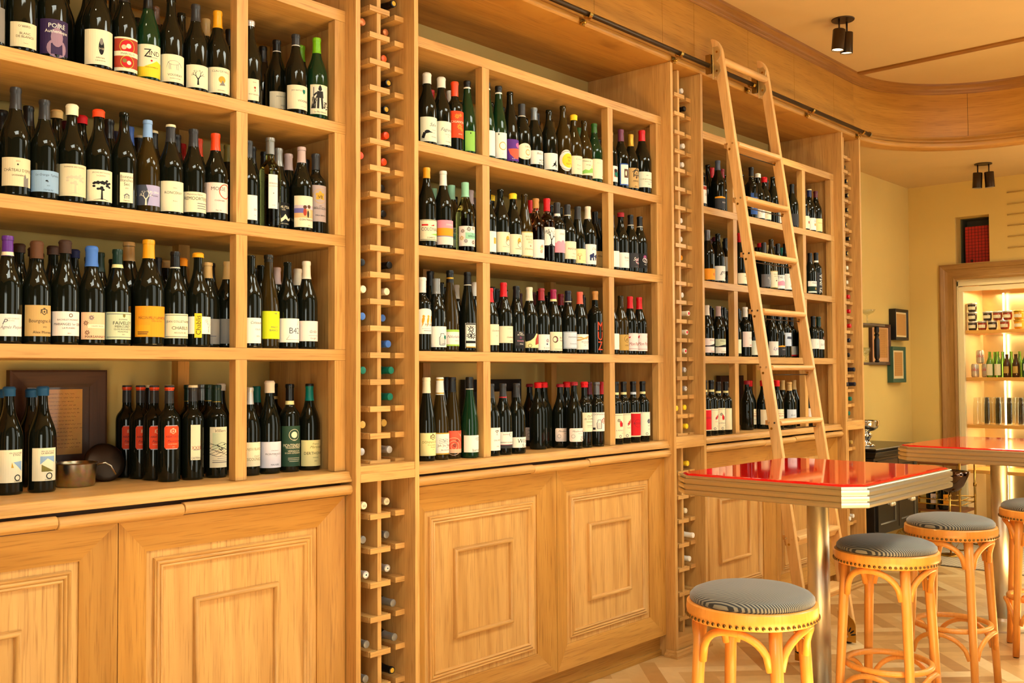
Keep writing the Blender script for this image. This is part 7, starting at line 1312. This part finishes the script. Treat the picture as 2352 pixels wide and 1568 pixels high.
    def frame_yz(bm, ya, yb, za, zb, wd, x0, x1):
        box(bm, x0, x1, yb, ya, zb-wd, zb); box(bm, x0, x1, yb, ya, za, za+wd); box(bm, x0, x1, ya-wd, ya, za+wd, zb-wd); box(bm, x0, x1, yb, yb+wd, za+wd, zb-wd)
    bm = BM(); frame_yz(bm, .0765, y2, .02, 2.29, .012, XF-.012, XF+.03); box(bm, XF-.012, XF+.03, y2, .0765, 2.235, 2.278); part('fridge_case', bm, cr, t, .001)
    bm = BM(); frame_yz(bm, .064, y2+.012, .06, 2.228, .04, XF-.012, XF+.028); d = part('glass_door', bm, cr, t, .002)
    bm = BM(); box(bm, XF, XF+.005, y2+.05, .0255, .098, 2.19); part('door_pane', bm, thin('door_glass', (.98,.98,.97), -.01), d)
    st = plain('fridge_steel', (214,190,140), .28, .9); stp = plain('fridge_liner', (226,190,130), .4, .3)
    x0, x1 = XB+.152, XB+.56
    bm = BM(); box(bm, XF+.04, x1, .03, .045, .02, 2.28); box(bm, XF+.04, x1, y2+.02, y2+.035, .02, 2.28); box(bm, XF+.04, x1, y2+.035, .03, 2.262, 2.28); box(bm, XF+.04, x1, y2+.035, .03, .02, .05); part('liner', bm, stp, t)
    bm = BM(); box(bm, x1+.0005, x1+.015, y2+.02, .045, .02, 2.28); part('back_plate', bm, st, t)
    bm = BM(); box(bm, XB+.1, XB+.2, -.62, -.08, 2.2, 2.258); part('evaporator_cover', bm, st, t, .003)
    bm = BM(); cyl(bm, (XB+.5, -.17, .12), (XB+.5, -.17, 2.19), .008, 10); part('led_strip', bm, plain('led', (255,230,180), .5, emit=(1, .8, .45), estr=14, noise=0), t)  # glowing tube stands in for a lamp's reflection on the steel back
    FZ = (1.842, 1.424, 1.007, .607)
    for z in FZ:
        bm = BM(); box(bm, XB+.06, XB+.47, y2+.04, .0285, z-.03, z); part('shelf_board', bm, plain('fridge_shelf', (236,172,84), .4), t, .002)
    l = area('fridge_lamp', (XB+.3, -.5, 2.19), (XB+.3, -.5, 0), .25, .9, 14, (1, .78, .42))
    for z in FZ[:3]: area('fridge_lamp', (XB+.3, -.45, z-.034), (XB+.3, -.45, 0), .2, .8, 5, (1, .78, .42))
    # ---- what stands in the fridge
    def jar(y, x, z, col, label, lid='silver'):
        o = thing('jam_jar', (x, y, z), label, 'jar', 'jam jars in the fridge')
        bm = BM(); lathe(bm, [(0, .0005), (.028, .0005), (.034, .006), (.038, .03), (.0385, .062), (.036, .066), (0, .066)], 24, (x, y, z), capb=False, capt=False); part('jar_body', bm, plain('jam_'+col, PAL[col], .08, 0, .6, noise=.2), o)
        bm = BM(); lathe(bm, [(.0385, .066), (.04, .067), (.04, .079), (.038, .081), (0, .0815)], 24, (x, y, z), capt=False); part('lid', bm, foil('gold' if lid == 'gold' else 'silver'), o)
        bm = BM(); n = 12
        vs = [[bm.verts.new((x-.0395*math.cos(a), y+.0395*math.sin(a), z+h)) for h in (.02, .048)] for a in [(-.9+1.8*k/n) for k in range(n+1)]]
        for a, b in zip(vs, vs[1:]): bm.faces.new((a[0], b[0], b[1], a[1]))
        part('label', bm, ink('cream'), o)
    Xr = XB+.13; z0 = FZ[0]
    J = [(-.014, 0, 'darkbrown', 'dark jam jar, bottom left of the fridge jar stack'), (-.014, 1, 'darkbrown', 'dark jam jar, second in the left fridge stack'), (-.014, 2, 'darkbrown', 'dark jam jar, topmost of the left fridge stack'),
         (-.0965, 0, 'brick', 'red-brown jam jar on the fridge top shelf, second from left'), (-.182, 0, 'darkbrown', 'dark jam jar on the fridge top shelf, third from left'), (-.282, 0, 'brick', 'red-brown jam jar on the fridge top shelf, fourth from left'),
         (-.14, 1, 'darkbrown', 'dark jam jar stacked on the second and third jars'), (-.225, 1, 'brick', 'red-brown jam jar stacked on the third and fourth jars'), (-.306, 1, 'brick', 'red-brown jam jar on the right of the upper row'),
         (-.395, 0, 'amber', 'amber jar by the picture edge, lower one'), (-.395, 1, 'amber', 'amber jar by the picture edge, upper one')]
    for y, lv, c, lb in J: jar(y, Xr, z0+lv*.0822, c, lb, 'gold' if c == 'amber' else 'silver')
    def can(y, x, z, label):
        o = thing('drink_can', (x, y, z), label, 'can', 'silver drink cans')
        bm = BM(); lathe(bm, [(0, .0005), (.024, .0005), (.031, .008), (.033, .012), (.033, .105), (.027, .117), (.0265, .12), (.024, .1195), (0, .117)], 28, (x, y, z), capb=False, capt=False); part('can_body', bm, plain('can_silver', (214,200,180), .3, .5), o)
        vs, fs, a0, a1, b0, b1 = text_tris('Coke'); bm = BM(); sc = .05
        for f_ in fs:
            q = []
            for v in f_:
                u = (vs[v][0]-(a0+a1)*.56)*sc; a = -u/.033; q.append(bm.verts.new((x-.0334*math.cos(a), y+.0334*math.sin(a), z+.055+vs[v][1]*sc)))
            bm.faces.new(q)
        part('lettering', bm, ink('red'), o)
    Xc = XB+.12
    can(-.03, Xc, FZ[1], 'silver can with red lettering, lower left on the fridge second shelf')
    can(-.1, Xc+.06, FZ[1], 'silver can with red lettering, standing behind the first')
    can(-.065, Xc+.03, FZ[1]+.1215, 'silver can with red lettering, stacked on the other two')
    def fbottle(name, y, x, z, H, r_, mat, label, paper=None, grp=None, prof=None):
        bm = BM(); P_ = prof or [(0,.0005),(.92,.0005),(1,.02),(1,.52),(.9,.6),(.55,.74),(.42,.82),(.4,.96),(.45,.97),(.45,1),(0,1)]
        lathe(bm, [(a*r_, .0005+b*H if b > .001 else .0005) for a, b in P_], 20, capb=False, capt=False)
        o = link(name, mesh_of(name, bm, mat, True, 50), None, (x, y, z)); tag(o, label, 'bottle', grp)
        if paper:
            bm = BM(); n = 10; c, h0, h1, w_ = paper
            vs = [[bm.verts.new((-(r_+.0006)*math.cos(a), (r_+.0006)*math.sin(a), h)) for h in (h0*H, h1*H)] for a in [(-w_+2*w_*k/n) for k in range(n+1)]]
            for a, b in zip(vs, vs[1:]): bm.faces.new((a[0], b[0], b[1], a[1]))
            link('label', mesh_of('label', bm, ink(c), False), o)
        return o
    gg = plain('green_bottle', (.20,.42,.06), .04, 0, .5, .6, 1.35, noise=0); dg = plain('deep_green_bottle', (.01,.12,.04), .05, 0, .5, noise=0); bb = plain('brown_bottle', (.06,.02,.006), .05, 0, .5, noise=0)
    for i, y in enumerate((-.155, -.222)): fbottle('soda_bottle', y, Xc, FZ[1], .225, .031, gg, f'green soda bottle with cream label, {("left","right")[i]} one of the front pair', ('cream', .08, .52, 1.0), 'green soda bottles')
    for i in range(5): fbottle('soda_bottle', -.17-.068*i, Xc+.09, FZ[1], .225, .03, gg, f'green soda bottle in the fridge back row, {ORD[i]} from left', None, 'green soda bottles')
    for i, y in enumerate((-.295, -.368)): fbottle('cola_bottle', y, Xc, FZ[1], .2, .031, bb, f'brown bottle with golden round label in the fridge, {("left","right")[i]} one', ('goldtan', .18, .48, .7), 'brown cola bottles')
    for i, y in enumerate((-.45, -.525)): fbottle('water_bottle', y, Xc, FZ[1], .235, .033, dg, f'deep green bottle by the picture edge, {("left","right")[i]} one', ('white', .25, .5, .5), 'deep green bottles')
    wp = [(0,.0005),(.95,.0005),(1,.03),(1,.76),(.94,.82),(.86,.84),(.86,.99),(.9,1),(.8,1),(.8,.85),(.9,.78),(.92,.03),(0,.03)]
    for i in range(5): fbottle('glass_carafe', -.045-.093*i, Xc-.01, FZ[2], .24, .036, CLEAR(), f'clear glass water bottle on the fridge third shelf, {ORD[i]} in front', None, 'clear water bottles', wp)
    for i in range(5): fbottle('glass_carafe', -.085-.093*i, Xc+.09, FZ[2], .24, .036, CLEAR(), f'clear glass water bottle on the fridge third shelf, {ORD[i]} behind', None, 'clear water bottles', wp)
    # ------------------------------------------------ brass bar cart
    cx0, cx1, cy0, cy1 = 8.60, 8.98, -.13, .34; TZ = .695
    t = thing('bar_cart', ((cx0+cx1)/2, .1, 0), 'brass bar cart with a wooden tray, between the sideboard and the fridge', 'bar cart')
    br = BRASS()
    for x in (cx0, cx1):
        for y in (cy0, cy1):
            bm = BM(); cyl(bm, (x, y, .12), (x, y, TZ+.03), .009, 12); ball(bm, (x, y, TZ+.035), .013); cyl(bm, (x, y, .5), (x, y, .53), .014, 12); part('post', bm, br, t)
    for z, nm in ((TZ, 'wooden_tray'), (.30, 'lower_tray')):
        bm = BM(); box(bm, cx0+.01, cx1-.01, cy0, cy1, z, z+.02); part(nm, bm, wood('tray_wood', 'y', (74,40,18), (120,70,32), (140,84,42)), t, .002)
    for z in (.37, .41):
        for x in (cx0, cx1):
            bm = BM(); cyl(bm, (x, cy0, z), (x, cy1, z), .005, 8); part('side_rail', bm, br, t)
        bm = BM(); cyl(bm, (cx0, cy0, z), (cx1, cy0, z), .005, 8); part('side_rail', bm, br, t)
    for x in (cx0, cx1):
        for y in (cy0, cy1):
            rr_ = .085 if y == cy0 else .06
            bm = BM(); n = 28; c = (x, y, rr_+.007)
            tube(bm, [(c[0], c[1]+rr_*math.cos(2*math.pi*k/n), c[2]+rr_*math.sin(2*math.pi*k/n)) for k in range(n)], .006, 8, True)
            for k in range(6): cyl(bm, c, (c[0], c[1]+rr_*math.cos(k*math.pi/3), c[2]+rr_*math.sin(k*math.pi/3)), .003, 6)
            part('wheel', bm, br, t)
    gp = [(0,.0),(.028,.0),(.033,.1),(.031,.1),(.026,.004),(0,.004)]
    for i in range(6):
        o = glass_thing('tumbler', 8.68+.03*(i % 2), .30-.07*i, TZ+.0206, gp, f'clear tumbler on the bar cart tray, {ORD[i]} from left'); o['group'] = 'tumblers on the bar cart'
    me = bottle_mesh('X', .039, .31, 'k')
    for i, (x, y, c, pc, lb) in enumerate(((8.66, .125, 'black', 'palepink', 'dark bottle with blush label on the cart, left of the brass post'), (8.67, .025, 'gold', 'orange', 'dark bottle with orange label on the cart, nearest the bowl'), (8.80, .08, 'black', 'brick', 'dark bottle with brick red label at the back of the cart'))):
        o = link('spirit_bottle', me, None, (x, y, .3206)); tag(o, lb, 'bottle', 'bottles on the bar cart')
        link('capsule', cap_mesh('X', .039, .31, 'foil', c, .05, None), o)
        link('label', print_mesh('label', 'X', .039, .31, .05, .13, 1.3, pc, [t_('RIET', 0, .5, .4)]), o)
    # dark metal bowl on its slim brass stand
    bx, by, bz = 8.36, -.13, .505
    t2 = thing('bowl_stand', (bx, by, 0), 'boat-shaped dark polished bowl on a slim brass stand beside the cart', 'bowl')
    bm = BM(); lathe(bm, [(0, 0), (.03, .0), (.08, .02), (.125, .065), (.155, .125), (.175, .175), (.171, .175), (.15, .128), (.12, .07), (.075, .026), (0, .006)], 40, capb=False, capt=False)
    bmesh.ops.scale(bm, vec=(.62, 1, 1), verts=bm.verts[:]); bmesh.ops.rotate(bm, matrix=Matrix.Rotation(R(-20), 3, 'Z'), verts=bm.verts[:]); bmesh.ops.translate(bm, vec=(bx, by, bz), verts=bm.verts[:])
    part('bowl', bm, plain('dark_metal', (96,76,66), .12, 1), t2)
    bm = BM(); cyl(bm, (bx, by, .012), (bx, by, bz+.002), .007, 12); ball(bm, (bx, by, bz-.03), .014); part('stem', bm, br, t2)
    bm = BM(); lathe(bm, [(.09, .0005), (.09, .006), (.05, .012), (0, .014)], 28, (bx, by, 0), capt=False); part('foot', bm, br, t2)
def t_(s, x=0, z=.5, h=.1, c='ink', sh=0): return ['t', s, x, z, h, c, sh]
build_small()
